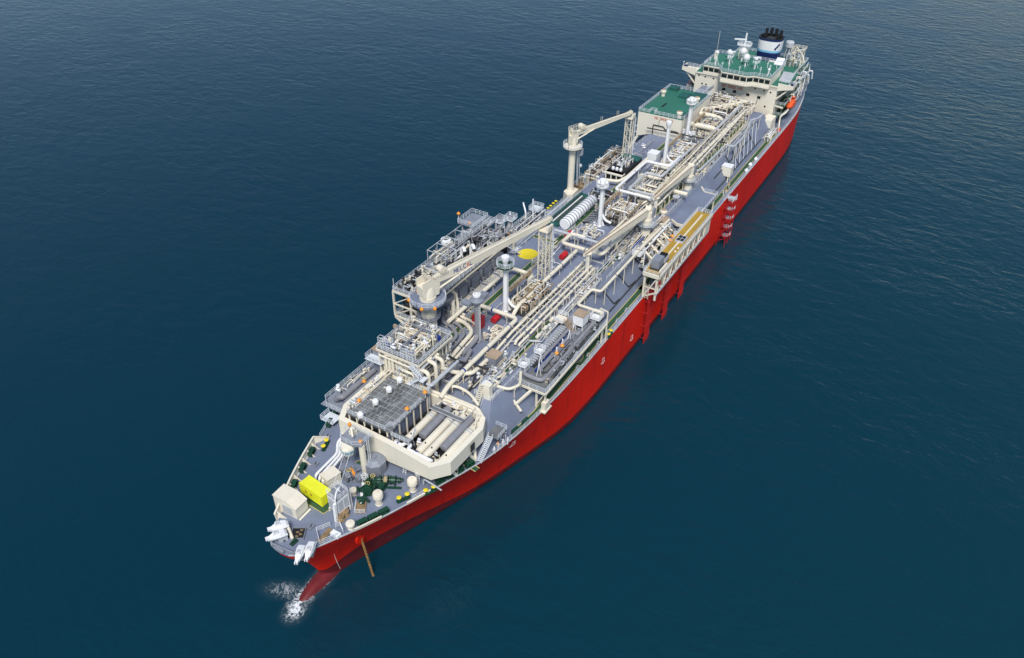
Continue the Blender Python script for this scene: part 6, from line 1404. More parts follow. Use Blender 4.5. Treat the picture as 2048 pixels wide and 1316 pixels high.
for i in range(7):
    b = MB(); x = 70-i*2.2; y_ = -3+i*1.5; b.tube([(x+3, y_, ZT+2), (x+3, y_, ZT+4.6), (x, y_, ZT+4.6), (x, y_+2.6, ZT+4.6), (x-3.0, y_+2.6, ZT+4.6), (x-3.0, y_+2.6, ZT+1)], .26, 10, .8); b.build('pipe', 'pipe', t)
for i, (x, y0, y1, z, r, l) in enumerate(((84.5, -3.0, 6.2, 25.2, .95, 'fat cream horizontal vessel in front of the green roofed house side, nearer the bow'), (75.5, -3.0, 3.6, 26.0, .8, 'cream horizontal vessel beside the green roofed house, nearer the stern'))):
    t = thing('cross_vessel', l, 'vessel', (x, y0, ZT)); b = MB(); b.lathe((x, y0, z), [(.02, 0), (r*.9, .3), (r, .7), (r, y1-y0-.7), (r*.9, y1-y0-.3), (.02, y1-y0)], 20, 'y'); b.build('shell', 'pipe', t)
    for q in (.25, .75): y = y0+(y1-y0)*q; b = MB(); b.box(x-.6, x+.6, y-.2, y+.2, ZT, z-r*.6); b.build('saddle', 'cream', t)
    b = MB(); b.tube([(x, y1-.5, z), (x, y1+1, z), (x-.4, y1+2.0, z-1), (x-.4, y1+2.0, ZT)], r*.65, 12, 1.0); b.build('outlet_bend', 'pipe', t)
t = thing('forward_manifold', 'small rusty valve group beside the grey vent mast', 'valve group', (221, 2.8, ZT)); pipework(t, 218.5, 223.5, .8, 4.2, ZT, ZT+1.8, 12, 82, (.10, .22), ('pipe', 'rustpipe', 'rustpipe', 'white'), 9, 4, 4, .6)
t = thing('loop_valves', 'cream valve group inside the square pipe loop amidships', 'valve group', (170, 1, ZT)); pipework(t, 165, 173, -3.5, 3.6, ZT, ZT+2.6, 14, 83, (.12, .26), ('pipe', 'white', 'pipe', 'galv'), 12, 5, 3, .6)
t = thing('amidships_valves', 'dense cream valves and pipes inside the white loops amidships', 'valve group', (130, 3, ZT)); pipework(t, 114, 144, -1.0, 7.6, ZT, ZT+2.6, 60, 84, (.10, .26), ('pipe', 'rustpipe', 'dark', 'white', 'galv'), 30, 34, 8, .5)
t = thing('side_valves', 'low pipes and valves on the port trunk deck behind the pipe skid', 'valve group', (196, 12, ZT)); pipework(t, 193, 201, 10.8, 13.4, ZT, ZT+1.6, 10, 85, (.07, .14), ('galv', 'pipe', 'dark'), 8, 6, 4, .7)
t = thing('tower_foot_valves', 'dark valves and pipes on the deck between the tub and the port pipe skid', 'valve group', (238, 9, ZT)); pipework(t, 232, 241, 6.5, 12.5, ZT, ZT+1.9, 16, 86, (.10, .26), ('galv', 'dark', 'grey', 'pipe'), 10, 8, 6, .6)
t = thing('green_valves', 'green valve group on the port trunk walkway near the forward hose crane', 'valve group', (173, 12.6, ZT)); pipework(t, 171.5, 176, 11.8, 13.4, ZT, ZT+1.4, 6, 87, (.10, .18), ('wgreen', 'galv'), 5, 3, 2, .6)

# ------------------------------------------------------------------ starboard amidships
t = thing('starboard_manifold', 'rusty pipe manifold along the starboard side between the aft crane and its jib post', 'manifold', (123, -17, ZD))
b = MB(); b.box(109, 136, -21.2, -13.4, 18.2, 18.4); b.build('deck_plate', 'brown', t)
for i in range(6):
    x = 112.5+i*4.1; b = MB(); b.tube([(x, -13.5, 21.2), (x, -16, 22.0), (x, -18, 21.0), (x, -20.8, 19.9)], .26, 10, .9); b.cyl((x, -20.9, 19.85), (x, -20.6, 20.0), .45, n=12); b.build('loading_arm_pipe', 'rustpipe', t)
    b = MB(); b.bar((x, -18.6, 18.4), (x, -18.6, 21.6), .22); b.build('support', 'brown', t)
pipework(t, 110, 136, -19.5, -12.8, 18.4, 23.6, 60, 91, (.08, .22), ('rustpipe', 'white', 'rustpipe', 'brown', 'galv', 'dark'), 30, 50, 10, .5)
b = MB(); b.rail([(109, -21.2, 18.4), (136, -21.2, 18.4)], 1.2, step=1.7, w=.08); b.build('railing', 'rail', t)
b = MB(); b.box(110, 136, -21.1, -18.5, 15.4, 18.1); b.build('under_deck_steel', 'brown', t)
t = thing('dark_switch_room', 'black topped machinery room with a green end roof beside the starboard manifold', 'machinery room', (126, -9, ZT))
b = MB(); b.box(118.5, 133.5, -11.8, -6.0, ZT, 24.6); b.build('body', 'black', t); b = MB(); b.box(118.5, 122, -12, -6.0, 24.6, 24.8); b.build('green_roof', 'tarp', t)
b = MB(); b.box(132.0, 134.2, -12, -5.8, 24.2, 24.6); b.build('front_beam', 'creamwall', t)
for k in range(3): b = MB(); b.lathe((131, -10.4+k*1.3, 24.6), [(.5, 0), (.55, .4), (.4, .8), (.02, .95)], 14); b.build('white_drum', 'white', t)
for k in range(4): b = MB(); b.bar((133.9, -11.4+k*1.8, ZT), (133.9, -11.4+k*1.8, 24.2), .3); b.build('column', 'creamwall', t)
pipework(t, 123, 130, -10.6, -7, 24.6, 27.2, 10, 92, (.08, .16), ('galv', 'white'), 3, 10, 3, .5)
t = thing('ducting', 'cream bent duct running beside the black machinery room', 'duct', (128, -5, 24)); b = MB(); b.tube([(137.5, -10.5, 23.6), (136.6, -5.8, 23.8), (133, -4.6, 24.2), (118, -4.6, 24.4)], .5, 12, 1.2); b.build('tube', 'cream', t)
# ribbed white tank and hoses
t = thing('ribbed_tank', 'long white tank banded with dark ribs lying on the trunk deck', 'tank', (159, -7.6, ZT)); RX0, RX1 = 150.6, 168.4
b = MB(); b.lathe((RX0, -7.6, 23.3), [(.02, 0), (1.5, .02), (1.62, .2), (1.62, RX1-RX0-.2), (1.5, RX1-RX0-.02), (.02, RX1-RX0)], 28, 'x'); b.build('shell', 'white', t)
for k in range(13):
    x = RX0+.5+k*(RX1-RX0-1)/12; b = MB(); b.lathe((x-.18, -7.6, 23.3), [(1.6, 0), (1.68, .02), (1.68, .34), (1.6, .36)], 28, 'x', False); b.build('rib', 'midgrey', t)
for k in range(6): x = RX0+1.5+k*3; b = MB(); b.box(x-.2, x+.2, -8.9, -6.3, ZT, 22.6); b.build('saddle', 'galv', t)
t = thing('hose_bed', 'green covered hose bed lying beside the ribbed white tank', 'hose rack', (157, -11, ZT))
b = MB(); b.box(147, 168.5, -13.4, -9.6, ZT+.1, ZT+.7); b.build('bed', 'tarp', t)
for k in range(7): b = MB(); b.tube([(167.8-k*.25, -12.8+k*.48, ZT+.85), (148.5+k*.3, -12.8+k*.48, ZT+.85)], .20, 8); b.build('hose', 'white' if k == 2 else 'hose', t)
b = MB(); b.plate([(168, -13.6, ZT+.6), (168, -12.5, ZT+1.25), (147, -12.5, ZT+1.25), (147, -13.6, ZT+.6)], .06); b.build('tarpaulin', 'tarp', t)
t = thing('dark_pumps', 'row of dark pumps with orange and red motors behind the ribbed tank', 'pumps', (147, -6, ZT)); pipework(t, 143.5, 149.5, -10.5, -3.2, ZT, ZT+2.0, 14, 93, (.2, .4), ('dark', 'black', 'midgrey'), 12, 4, 5, .5)
b = MB(); b.ball((146.5, -6.4, ZT+1.6), .55, 10); b.build('orange_motor', 'orange', t); b = MB(); b.box(144.2, 145.8, -4.8, -4.0, ZT, ZT+1.8); b.build('red_motor', 'red', t)
t = thing('bottle_rack', 'rack of small dark cylinders between the ribbed tank and the lobed vent mast', 'rack', (158.5, -3.4, ZT))
for k in range(14): b = MB(); b.cyl((162.8-k*.62, -4.8, ZT+.5), (162.8-k*.62, -2.4, ZT+1.1), .22, n=8); b.build('cylinder', 'midgrey' if k % 2 else 'dark', t)
b = MB(); b.box(154, 163.2, -4.9, -4.7, ZT, ZT+.5); b.box(154, 163.2, -2.6, -2.4, ZT, ZT+1.0); b.build('frame', 'galv', t)
pipework(t, 153, 157, -5, -1.8, ZT, ZT+1.5, 8, 94, (.08, .16), ('galv', 'dark'), 6, 4, 3, .5)
# small starboard railed module with davits
t = thing('starboard_balcony', 'railed grey platform with small davits overhanging the starboard side abreast the yellow circle', 'platform', (167, -21, 18))
b = MB(); b.box(157, 178, -23.4, -17.6, 18.0, 18.2); b.build('deck_plate', 'midgrey', t); b = MB(); b.rail([(157, -17.6, 18.2), (157, -23.4, 18.2), (178, -23.4, 18.2), (178, -17.8, 18.2)], 1.3, step=1.4, w=.08); b.build('railing', 'rail', t)
b = MB(); b.box(158, 177, -19.6, -15.0, 16.0, 17.9); b.build('shadow_block', 'dark', t)  # dark block put in for the shadow under the platform
for x in (160, 166, 172, 177): b = MB(); b.bar((x, -23.2, 17.9), (x, -21, ZD), .3); b.build('strut', 'galv', t)
pipework(t, 158, 177, -22.8, -18.2, 18.2, 20.4, 22, 95, (.07, .16), ('galv', 'white', 'midgrey', 'dark'), 10, 26, 8, .7)
for (x, y) in ((172.5, -22.2), (165.5, -21.8)): b = MB(); b.tube([(x, y, 18.2), (x, y, 22.0), (x-1.2, y-1.4, 23.4), (x-2.4, y-2.2, 23.2)], .24, 8, .6); b.build('davit', 'white', t)
b = MB(); b.bar((163.2, -20.6, 18.2), (163.0, -20.8, 25.2), .32); b.build('slender_mast', 'white', t)
b = MB(); b.rail([(158, -19.8, 20.6), (158, -23, 20.6), (161.5, -23, 20.6), (161.5, -19.8, 20.6)], 1.2, True, 1.2, w=.08); b.box(158, 161.5, -23, -19.8, 20.45, 20.6); b.build('upper_stand', 'rail', t)
b = MB(); x, y = 176.6, -21.0; b.box(x-.5, x+.5, y-.4, y+.4, 18.2, 20.2); b.build('orange_box', 'orange', t); b = MB(); b.box(x-.6, x+.6, y-1.6, y-.7, 18.2, 19.7); b.build('blue_drum', 'navy', t)
for k, (px, py) in enumerate(((1062, 470), (1075, 460), (1046, 480))):
    pass

# ------------------------------------------------------------------ red lockers, boxes and small deck gear
def box_thing(name, label, cat, c, d, m, top=None, rot=0.0, group=None):
    t = thing(name, label, cat, c, group); m_ = Matrix.Rotation(rot, 3, 'Z'); c = Vector(c)
    b = MB(); b.obox(c+Vector((0, 0, d[2]/2)), d, m_); b.build('body', m, t)
    b = MB(); b.obox(c+Vector((0, 0, d[2]+.06)), (d[0]+.16, d[1]+.16, .12), m_); b.build('lid', top or m, t)
    f = m_ @ Vector((d[0]/2+.02, 0, 0)); b = MB(); b.obox(c+f+Vector((0, 0, d[2]*.5)), (.05, d[1]*.8, d[2]*.75), m_); b.build('door', m, t)
    return t
box_thing('fire_locker', 'tall red locker standing behind the grey vent mast', 'locker', W(957, 652, ZT), (1.6, 2.6, 2.8), 'red')
def barrel(label, px, py, L=2.6):
    p = W(px, py, ZT); t = thing('red_drum', label, 'drum', p); b = MB(); b.lathe((p.x-L/2, p.y, ZT+.85), [(.02, 0), (.75, .05), (.8, .3), (.8, L-.3), (.75, L-.05), (.02, L)], 18, 'x'); b.build('shell', 'red', t)
    for e in (-.7, .7): b = MB(); b.box(p.x+e-.12, p.x+e+.12, p.y-.6, p.y+.6, ZT, ZT+.4); b.build('saddle', 'dark', t)
barrel('red drum lying on the deck next to the green platformed vent mast', 992, 642); barrel('red drum lying on the deck near the yellow circle and the hanging hook', 1127, 516); barrel('red drum lying under the pale grey crossing pipe', 1137, 474)
box_thing('valve_cabinet', 'grey cabinet with a rusty tan lid on the trunk deck behind the tub', 'cabinet', (229.4, 7.6, ZT), (3.0, 2.8, 2.6), 'midgrey', 'tan')
t = box_thing('cream_locker', 'tall cream locker with a slanting top near the after corner of the tub', 'locker', W(976, 796, ZT), (1.2, 1.5, 3.6), 'creamwall')
t = thing('access_stair', 'cream railed stair beside the tall cream locker', 'stair', W(962, 795, ZT)); p = W(963, 797, ZT); b = MB(); b.stair((p.x+1.6, p.y, ZT), (p.x-1.2, p.y-.4, ZT+2.6), 1.0); b.build('flight', 'cream', t); b = MB(); b.box(p.x-3, p.x-1.2, p.y-1, p.y+.6, ZT+2.5, ZT+2.6); b.rail([(p.x-3, p.y+.6, ZT+2.6), (p.x-3, p.y-1, ZT+2.6), (p.x-1.2, p.y-1, ZT+2.6)], 1.1, step=1); b.build('landing', 'rail', t)
pipeline('cream pipe from the tall locker running out to the pipe skid corner', V3((236.4, 12.9, 22.8), (235.6, 15.2, 22.4), (233.2, 16.4, 22.4), (229.4, 14.4, 22.4)), .34, base=19.5, band=20, sq=False, step=3)
t = thing('stair_railing', 'white handrails round the port trunk corner stair', 'railing', (240, 12.5, ZT)); b = MB(); b.rail([(240, 9.4, ZT), (240.3, 13.6, ZT), (236.4, 13.8, ZT)], 1.2, step=1.2, w=.08); b.build('railing', 'white', t); b = MB(); b.stair((243.6, 11.4, zdeck(243)+1), (240.3, 11.4, ZT), 1.1); b.build('flight', 'rail', t)
box_thing('white_house', 'small white house on the trunk deck in front of the slim vent mast', 'deckhouse', (112.0, -4.6, ZT), (3.6, 3.2, 2.6), 'white', 'white')
p = Vector((101.0, 17.2, 17.6)); t = box_thing('side_house', 'cream box house on the sloped port side near the stair tower', 'deckhouse', p, (3.0, 3.2, 3.2), 'creamwall', 'white'); b = MB(); b.bar((100, 18.2, ZD), (100, 18.2, 17.6), .3); b.bar((102.2, 18.2, ZD), (102.2, 18.2, 17.6), .3); b.build('leg', 'creamwall', t)
p = W(1328, 440, 22.0); t = box_thing('brown_lid_box', 'cream box with a brown sloping lid behind the forward hose crane column', 'box', Vector((149.6, 14.2, 19.4)), (4.2, 2.6, 3.0), 'creamwall', 'tan')
p = W(1327, 430, ZT)
def small_vent(label, px, py, z, g=None):
    p = W(px, py, z); t = thing('mushroom_vent', label, 'vent', p, g); b = MB(); b.lathe(p, [(.7, 0), (.7, 1.3), (1.0, 1.4), (1.05, 2.0), (.8, 2.3), (.02, 2.4)], 18); b.build('body', 'cream', t); b = MB(); b.lathe(p+Vector((0, 0, 2.38)), [(.75, 0), (.5, .12), (.02, .16)], 16); b.build('cap', 'tan', t)
small_vent('cream mushroom vent on the port trunk deck between the two hose crane columns', 1326, 434, ZT)
pipeline('short cream overhead pipe stub projecting to port from the rack amidships', V3((134.5, 10.8, 24.2), (134.5, 15.5, 24.2)), .62, 'cream', None, band=50, sq=False)
b = MB(); x, y = 137.5, 13.2; b.lathe((x, y, ZT+2.3), [(1.1, 0), (1.1, .15), (.02, .16)], 14); b.bar((x-.7, y, ZT), (x-.7, y, ZT+2.3), .12); b.bar((x+.7, y, ZT), (x+.7, y, ZT+2.3), .12); b.bar((x, y+.7, ZT), (x, y+.7, ZT+2.3), .12); single(b, 'round_stand', 'galv', 'small round grey stand on legs near the stub pipe', 'stand', (x, y, ZT))
# raised port working deck between the two hose cranes
t = thing('working_deck', 'flat blue grey working deck with cream edges over the port slope', 'platform', (132, 18, 20))
POLY = [(143.8, 14.2), (146.0, 17.2), (146.0, 21.2), (122.6, 21.2), (122.6, 17.0), (118.6, 14.2)]
b = MB(); b.prism(POLY, 20.0, 20.4); b.build('deck_plate', 'deck', t)
b = MB(); b.bar((143.9, 14.2, 20.1), (146.1, 17.2, 20.1), .5, .8); b.bar((146.1, 17.2, 20.1), (146.1, 21.2, 20.1), .5, .8); b.build('edge_beam', 'cream', t); b = MB(); b.bar((122.5, 21.2, 20.1), (122.5, 17, 20.1), .5, .8); b.bar((122.5, 17, 20.1), (118.5, 14.2, 20.1), .5, .8); b.build('edge_beam', 'cream', t)
b = MB(); b.rail([(146, 21.2, 20.4), (122.6, 21.2, 20.4), (122.6, 17, 20.4)], 1.2, step=1.8, w=.07); b.rail([(143.8, 14.3, 20.4), (118.6, 14.3, 20.4)], 1.2, step=1.8, w=.07); b.build('railing', 'rail', t)
for x in (124, 131, 138, 145): b = MB(); b.bar((x, 20.8, ZD), (x, 20.8, 20), .35); b.build('leg', 'cream', t)
# small lamps, posts and deck clutter (each its own thing)
rg = random.Random(12)
for k in range(14):
    x = 236-k*11.2; b = MB(); b.bar((x, 12.9, ZT), (x, 12.9, ZT+1.5), .14); b.box(x-.25, x+.25, 12.7, 13.1, ZT+1.5, ZT+1.9); t = thing('small_post', 'short pale post along the port trunk edge', 'post', (x, 12.9, ZT), 'small posts along the port trunk edge'); b.build('post', 'cream', t)
for k in range(12):
    x = 214-k*5.4; 
    if 140 < x < 183: continue
    b = MB(); b.tube([(x, 20.4, ZD), (x, 20.4, ZD+.8), (x, 20.8, ZD+.9)], .16, 8, .2); b.box(x-.3, x+.3, 20.2, 20.6, ZD, ZD+.3); single(b, 'air_pipe', 'galv', 'small grey air pipe on the port side deck', 'air pipe', (x, 20.4, ZD), 'air pipes on the port side deck')
for k in range(3):
    p = W((1500, 1511, 1492)[k], (333, 322, 345)[k], ZD); b = MB(); b.lathe(p, [(.5, 0), (.7, .8), (.3, 1.4), (.02, 1.5)], 12); single(b, 'white_drum', 'white', 'white drum lashed by the port rail aft of the stair tower', 'drum', p, 'white drums by the port rail')

# ------------------------------------------------------------------ cargo machinery house with a green roof
t = thing('machinery_house', 'cream walled machinery house with a railed green roof', 'deckhouse', (79, -11, ZD)); HX0, HX1, HY0, HY1, HZ = 64.0, 92.5, -19.2, -3.2, 28.9
b = MB(); v = [(HX1, HY0, 20.0), (HX1, HY1, ZT), (HX0, HY1, ZT), (HX0, HY0, 20.0), (HX1, HY0, HZ), (HX1, HY1, HZ), (HX0, HY1, HZ), (HX0, HY0, HZ), (HX1, -14.2, ZT), (HX0, -14.2, ZT)]
b.add(v, [(0, 8, 1, 5, 4), (1, 2, 6, 5), (2, 9, 3, 7, 6), (3, 0, 4, 7), (0, 3, 9, 8)]); b.build('wall', 'creamwall', t)
b = MB(); b.prism([(HX1-2.2, -13), (HX1, -13), (HX1, -17), (HX1-.0, HY0), (HX0, HY0), (HX0, HY1), (HX1, HY1), (HX1, -7.4), (HX1-1.4, -7.4), (HX1-1.4, -8.8), (HX1, -8.8), (HX1, -12.2), (HX1-2.2, -12.2)][2:7]+[(HX1, -9)], HZ, HZ+.06); b.build('roof', 'roofgreen', t)
b = MB(); b.rail([(HX1-.2, HY1+.1, HZ+.06), (HX0, HY1+.1, HZ+.06), (HX0, HY0, HZ+.06), (HX1-.2, HY0, HZ+.06), (HX1-.2, -15.4, HZ+.06), (HX1-2.6, -15.4, HZ+.06), (HX1-2.6, -13.4, HZ+.06), (HX1-.2, -13.4, HZ+.06), (HX1-.2, HY1+.1, HZ+.06)], 1.3, step=1.6, w=.09); b.build('railing', 'rail', t)
b = MB(); b.text('NO SMOKING', (HX1+.03, -13.0, 27.5), (0, 1, 0), (0, 0, 1), .8); b.build('lettering', 'lettering_red', t)
for y in (-18.8,): b = MB(); b.bar((HX1-.4, y, 20.2), (HX1+1.2, -20.8, ZD), .6); b.bar((70, y, 20.2), (70, -20.8, ZD), .6); b.build('support_leg', 'creamwall', t)
b = MB(); b.tube([(HX1+.2, -13.2, ZT), (HX1+.2, -13.2, 25.4), (HX1+.2, -9.4, 25.4), (HX1+.2, -8.8, 24.6), (HX1+.2, -4.4, 24.6), (HX1+.2, -3.2, 24.0)], .16, 8, .3); b.bar((HX1+.1, -11.2, 25.4), (HX1+.1, -11.2, 27.4), .1); b.build('dark_pipe', 'black', t)
for q_ in ((65, 76, -9.0, -4.2, HZ+.06, HZ+.5), (68, 73, -12.5, -9.02, HZ+.06, HZ+.9), (64.6, 67.4, -18.4, -15.0, HZ+.06, HZ+1.2)): b = MB(); b.box(*q_); b.build('roof_tarpaulin', 'tarp', t)
b = MB(); b.box(80.5, 84.5, -14.2, -13.5, HZ+.06, HZ+.16); b.build('roof_hatch', 'black', t)
for (px, py, l) in ((1326, 187, 'white mushroom vent on the outer edge of the green roof'), (1393, 202, 'cream mushroom vent on the after inboard edge of the green roof'), (1358, 231, 'cream mushroom vent at the forward inboard corner of the green roof')):
    small_vent(l, px, py+5, HZ, 'vents on the green roof')
t = thing('access_stair', 'railed stair tower between the machinery house and the accommodation', 'stair', (60, -8, ZT)); b = MB()
for k in range(3): b.stair((61+(k % 2)*-5, -6.5, ZT+k*2.4), (56+(k % 2)*5, -6.5, ZT+k*2.4+2.4), .9)
b.build('flight', 'rail', t); b = MB(); b.box(54, 64, -10, -5.6, HZ-.6, HZ-.5); b.rail([(54, -5.6, HZ-.5), (64, -5.6, HZ-.5)], 1.2, step=1.3, w=.08); b.build('bridge_walkway', 'midgrey', t)

# ------------------------------------------------------------------ accommodation block
def WX(px, py, x):
    d = FW+RI*((px-1024)/CF)-UP*((py-658)/CF); return CX+d*((x-CX.x)/d.x)
AX, AZ = 46.0, 30.0
t = acc = thing('accommodation_block', 'cream accommodation block with a wide bridge and green decks at the stern', 'deckhouse', (34, 0, ZD))
b = MB(); b.box(28, AX, -15.8, 15.9, ZD, AZ); b.build('wall', 'creamwall', t)
b = MB(); b.box(28, AX+.3, -15.9, 16.0, AZ, AZ+.35); b.build('ledge', 'creamwall', t)
b = MB(); b.box(28, AX-.2, -15.8, 18.8, AZ+.36, AZ+.42); b.build('bridge_deck', 'roofgreen', t)
FP = [(46.2, -13.1), (46.2, -6.8), (50.0, -4.8), (50.2, 5.0), (48.4, 7.0), (48.4, 13.3)]
def foot(o, back): return [(x+o, y) for x, y in FP]+[(back, 13.3), (back, -13.1)]
b = MB(); b.prism(foot(0, 34), AZ+.43, 33.1); b.build('wheelhouse', 'creamwall', t)
b = MB(); b.prism([(46.3, -6.8), (50.1, -4.8), (50.3, 5.0), (48.5, 7.0), (48.5, 13.2), (46.3, 13.2)], AZ-.4, AZ+.42); b.build('bay_underside', 'creamwall', t)
b = MB(); b.prism(foot(.25, 29), 33.11, 33.4); b.build('roof_edge', 'creamwall', t); b = MB(); b.prism(foot(-.2, 29.2), 33.41, 33.46); b.build('roof', 'roofgreen', t)
b = MB(); b.rail([(x+.1, y, 33.46) for x, y in foot(0, 29.2)], 1.3, True, 1.6, w=.08); b.build('roof_railing', 'rail', t)
for (a, c) in zip(FP, FP[1:]):
    A, C = Vector((a[0], a[1], 0)), Vector((c[0], c[1], 0)); d = (C-A); n = max(1, round(d.length/2.3)); nn = Vector((d.y, -d.x, 0)).normalized()
    for i in range(n):
        p, q = A+d*((i+.06)/n)+nn*.03, A+d*((i+.94)/n)+nn*.03; u0, u1 = Vector((0, 0, 31.35)), Vector((0, 0, 32.75))
        b = MB(); b.plate([p+u0, q+u0, q+u1, p+u1], .05); b.build('bridge_window', 'glass', t)
for sg in (-1, 1):
    b = MB(); y0, y1 = sg*15.9, sg*21.5
    P = [(AX+.1, y0, AZ-1.2), (AX+.1, y1, AZ+.2), (AX+.1, y1, AZ+1.5), (AX+.1, y0, AZ+1.75)]; b.plate(P if sg < 0 else P[::-1], .12)
    b.box(AX-5, AX-.05, min(y0, y1), max(y0, y1), AZ+.1, AZ+.34); b.box(AX-5, AX, y1-.06, y1+.06, AZ+.35, AZ+1.5); b.build('bridge_wing', 'creamwall', t)
    b = MB(); b.bar((AX-.6, sg*15.9, AZ-4.4), (AX-.6, sg*20.2, AZ), .45); b.bar((AX-4, sg*15.9, AZ-4.4), (AX-4, sg*20.2, AZ), .45); b.build('wing_brace', 'creamwall', t)
    b = MB(); b.rail([(AX-5, sg*15.9, AZ+.35), (AX-5, sg*21.4, AZ+.35)], 1.2, step=1.4, w=.08); b.build('wing_railing', 'rail', t)
    b = MB(); b.box(AX-2.4, AX-1.0, sg*20.6-.6, sg*20.6+.6, AZ+.35, AZ+1.6); b.build('wing_console', 'navy', t)
    b = MB(); b.bar((AX-.5, sg*21.3, AZ+1.5), (AX-.5, sg*21.3, AZ+2.9), .12); b.ball((AX-.5, sg*21.3, AZ+3.0), .25, 8); b.build('wing_light', 'white', t)
b = MB(); b.bar((AX+.35, -15.8, AZ-.3), (AX+.35, -6.6, AZ-.3), .06, .12); b.bar((AX+.35, 7, AZ-.6), (AX+.35, 15.8, AZ-.6), .06, .12); b.build('trim_line', 'midgrey', t)
for px, py in ((1398, 150), (1410.5, 153.5), (1427, 157), (1404, 167), (1412, 169), (1397, 180), (1449, 162.5), (1470.5, 167.5), (1488, 172), (1510, 177), (1528, 181.5), (1541, 185), (1507, 208), (1529.5, 213)):
    p = WX(px, py, AX+.03); b = MB(); b.cyl((AX-.02, p.y, p.z), (AX+.05, p.y, p.z), .34, n=14); b.build('porthole', 'glass', t)
for px, py in ((1447.5, 178), (1469, 183), (1495.5, 189.5), (1517.5, 195)):
    p = WX(px, py, AX+.03); b = MB(); b.box(AX, AX+.04, p.y-.65, p.y+.65, p.z-.5, p.z+.5); w_ = b.build('window', 'glass', t)
    b = MB(); b.bar((AX+.05, p.y-.75, p.z-.58), (AX+.05, p.y+.75, p.z-.58), .14, .12); b.build('sill', 'creamwall', w_)
b = MB(); p = WX(1447, 173.5, AX+.03); b.text('NO SMOKING', (AX+.03, -4.9, p.z+.05), (0, 1, 0), (0, 0, 1), .98); b.build('lettering', 'lettering_red', t)
for z in (19.0, 23.0, 26.8):
    b = MB(); b.box(22, 44, 15.95, 19.4, z-.2, z); b.build('side_deck', 'gdeck', t); b = MB(); b.rail([(44, 16.2, z), (44, 19.3, z), (22, 19.3, z)], 1.2, step=1.8, w=.08); b.build('side_railing', 'rail', t)
    b = MB(); b.box(22, 44, -19.4, -15.95, z-.2, z); b.build('side_deck', 'gdeck', t); b = MB(); b.rail([(44, -16.2, z), (44, -19.3, z), (22, -19.3, z)], 1.2, step=1.8, w=.08); b.build('side_railing', 'rail', t)
b = MB(); b.stair((46, 18.2, ZD), (52.5, 18.2, ZD), .9, False); b.build('step_plate', 'gdeck', t)
b = MB(); b.box(47, 53.5, 14.5, 17.8, ZD, 20.0); b.build('corner_house', 'creamwall', t)
b = MB(); b.bar((46.4, 16.2, 23.4), (47.4, 19.6, 23.4), .3, .6); b.build('corner_bracket', 'creamwall', t)
# lower casing and after decks
t = thing('engine_casing', 'green decked engine casing round the funnel behind the bridge', 'deckhouse', (14, 0, ZD))
b = MB(); b.box(2, 24, -12, 15.5, ZD, 27.8); b.build('wall', 'creamwall', t); b = MB(); b.box(1.6, 24, -12.4, 16, 27.8, 28.0); b.build('deck', 'roofgreen', t)
b = MB(); b.rail([(24, 16, 28), (1.6, 16, 28), (1.6, -12.4, 28), (24, -12.4, 28)], 1.2, step=1.8, w=.09); b.build('railing', 'rail', t)
b = MB(); b.plate([(40, 14.4, 30.6), (40, 18.6, 30.6), (28, 17.6, 30.5), (28, 13, 30.5)], .12); b.build('ramp_roof', 'galv', t)
t = thing('casing_house', 'cream box house with a stepped top in front of the funnel on the port side', 'deckhouse', (29, 10, 28))
b = MB(); b.box(26.8, 31.4, 6.6, 12.4, 28, 33.4); b.build('wall', 'creamwall', t); b = MB(); b.plate([(31.3, 9.4, 33.42), (31.3, 12.4, 33.42), (27, 12.4, 35.0), (27, 9.4, 35.0)], .5); b.build('stepped_top', 'white', t)
# funnel
t = thing('funnel', 'funnel banded navy, white and light blue with black exhaust pipes on top', 'funnel', (18, 3.6, 28))
def oval(rx, ry, n=36): return [((1 if math.cos(a) > 0 else -1)*rx*abs(math.cos(a))**.75, (1 if math.sin(a) > 0 else -1)*ry*abs(math.sin(a))**.75) for a in [2*math.pi*k/n for k in range(n)]]
ov = oval(4.4, 4.6)
def band(z0, z1, m, k0=1.0, k1=1.0, cap=False, nm='band'):
    n = len(ov); b = MB(); b.add([(18+x*k0, 3.6+y*k0, z0) for x, y in ov]+[(18+x*k1, 3.6+y*k1, z1) for x, y in ov], [(i, (i+1) % n, (i+1) % n+n, i+n) for i in range(n)], True)
    if cap: b.add([(18+x*k1, 3.6+y*k1, z1) for x, y in ov], [tuple(range(n))])
    return b.build(nm, m, t)
band(27.9, 34.6, 'navy', .94, .985, nm='navy_base'); band(34.6, 35.4, 'sky', .985, .99, nm='light_blue_band'); band(35.4, 38.9, 'white', .99, 1.02, nm='white_band'); band(38.9, 39.7, 'navy', 1.02, 1.025, nm='navy_band'); band(39.7, 39.72, 'black', 1.025, .88, nm='rim'); band(39.72, 38.4, 'black', .88, .86, True, nm='funnel_top')
for (x, y, h, r) in ((16, 0.8, 42.0, .55), (15.6, 2.6, 42.2, .65), (15.8, 4.6, 42.2, .65), (16.4, 6.6, 42.0, .6), (19, 1.2, 41.0, .5), (18.8, 6.2, 41.2, .5)):
    b = MB(); b.lathe((x, y, 38.4), [(r, 0), (r, h-38.4), (r*.8, h-38.38), (r*.7, h-38.8)], 14); b.build('exhaust_pipe', 'black', t)
b = MB(); b.box(17, 20.5, 2.2, 5.6, 38.4, 39.5); b.build('silencer', 'dark', t)
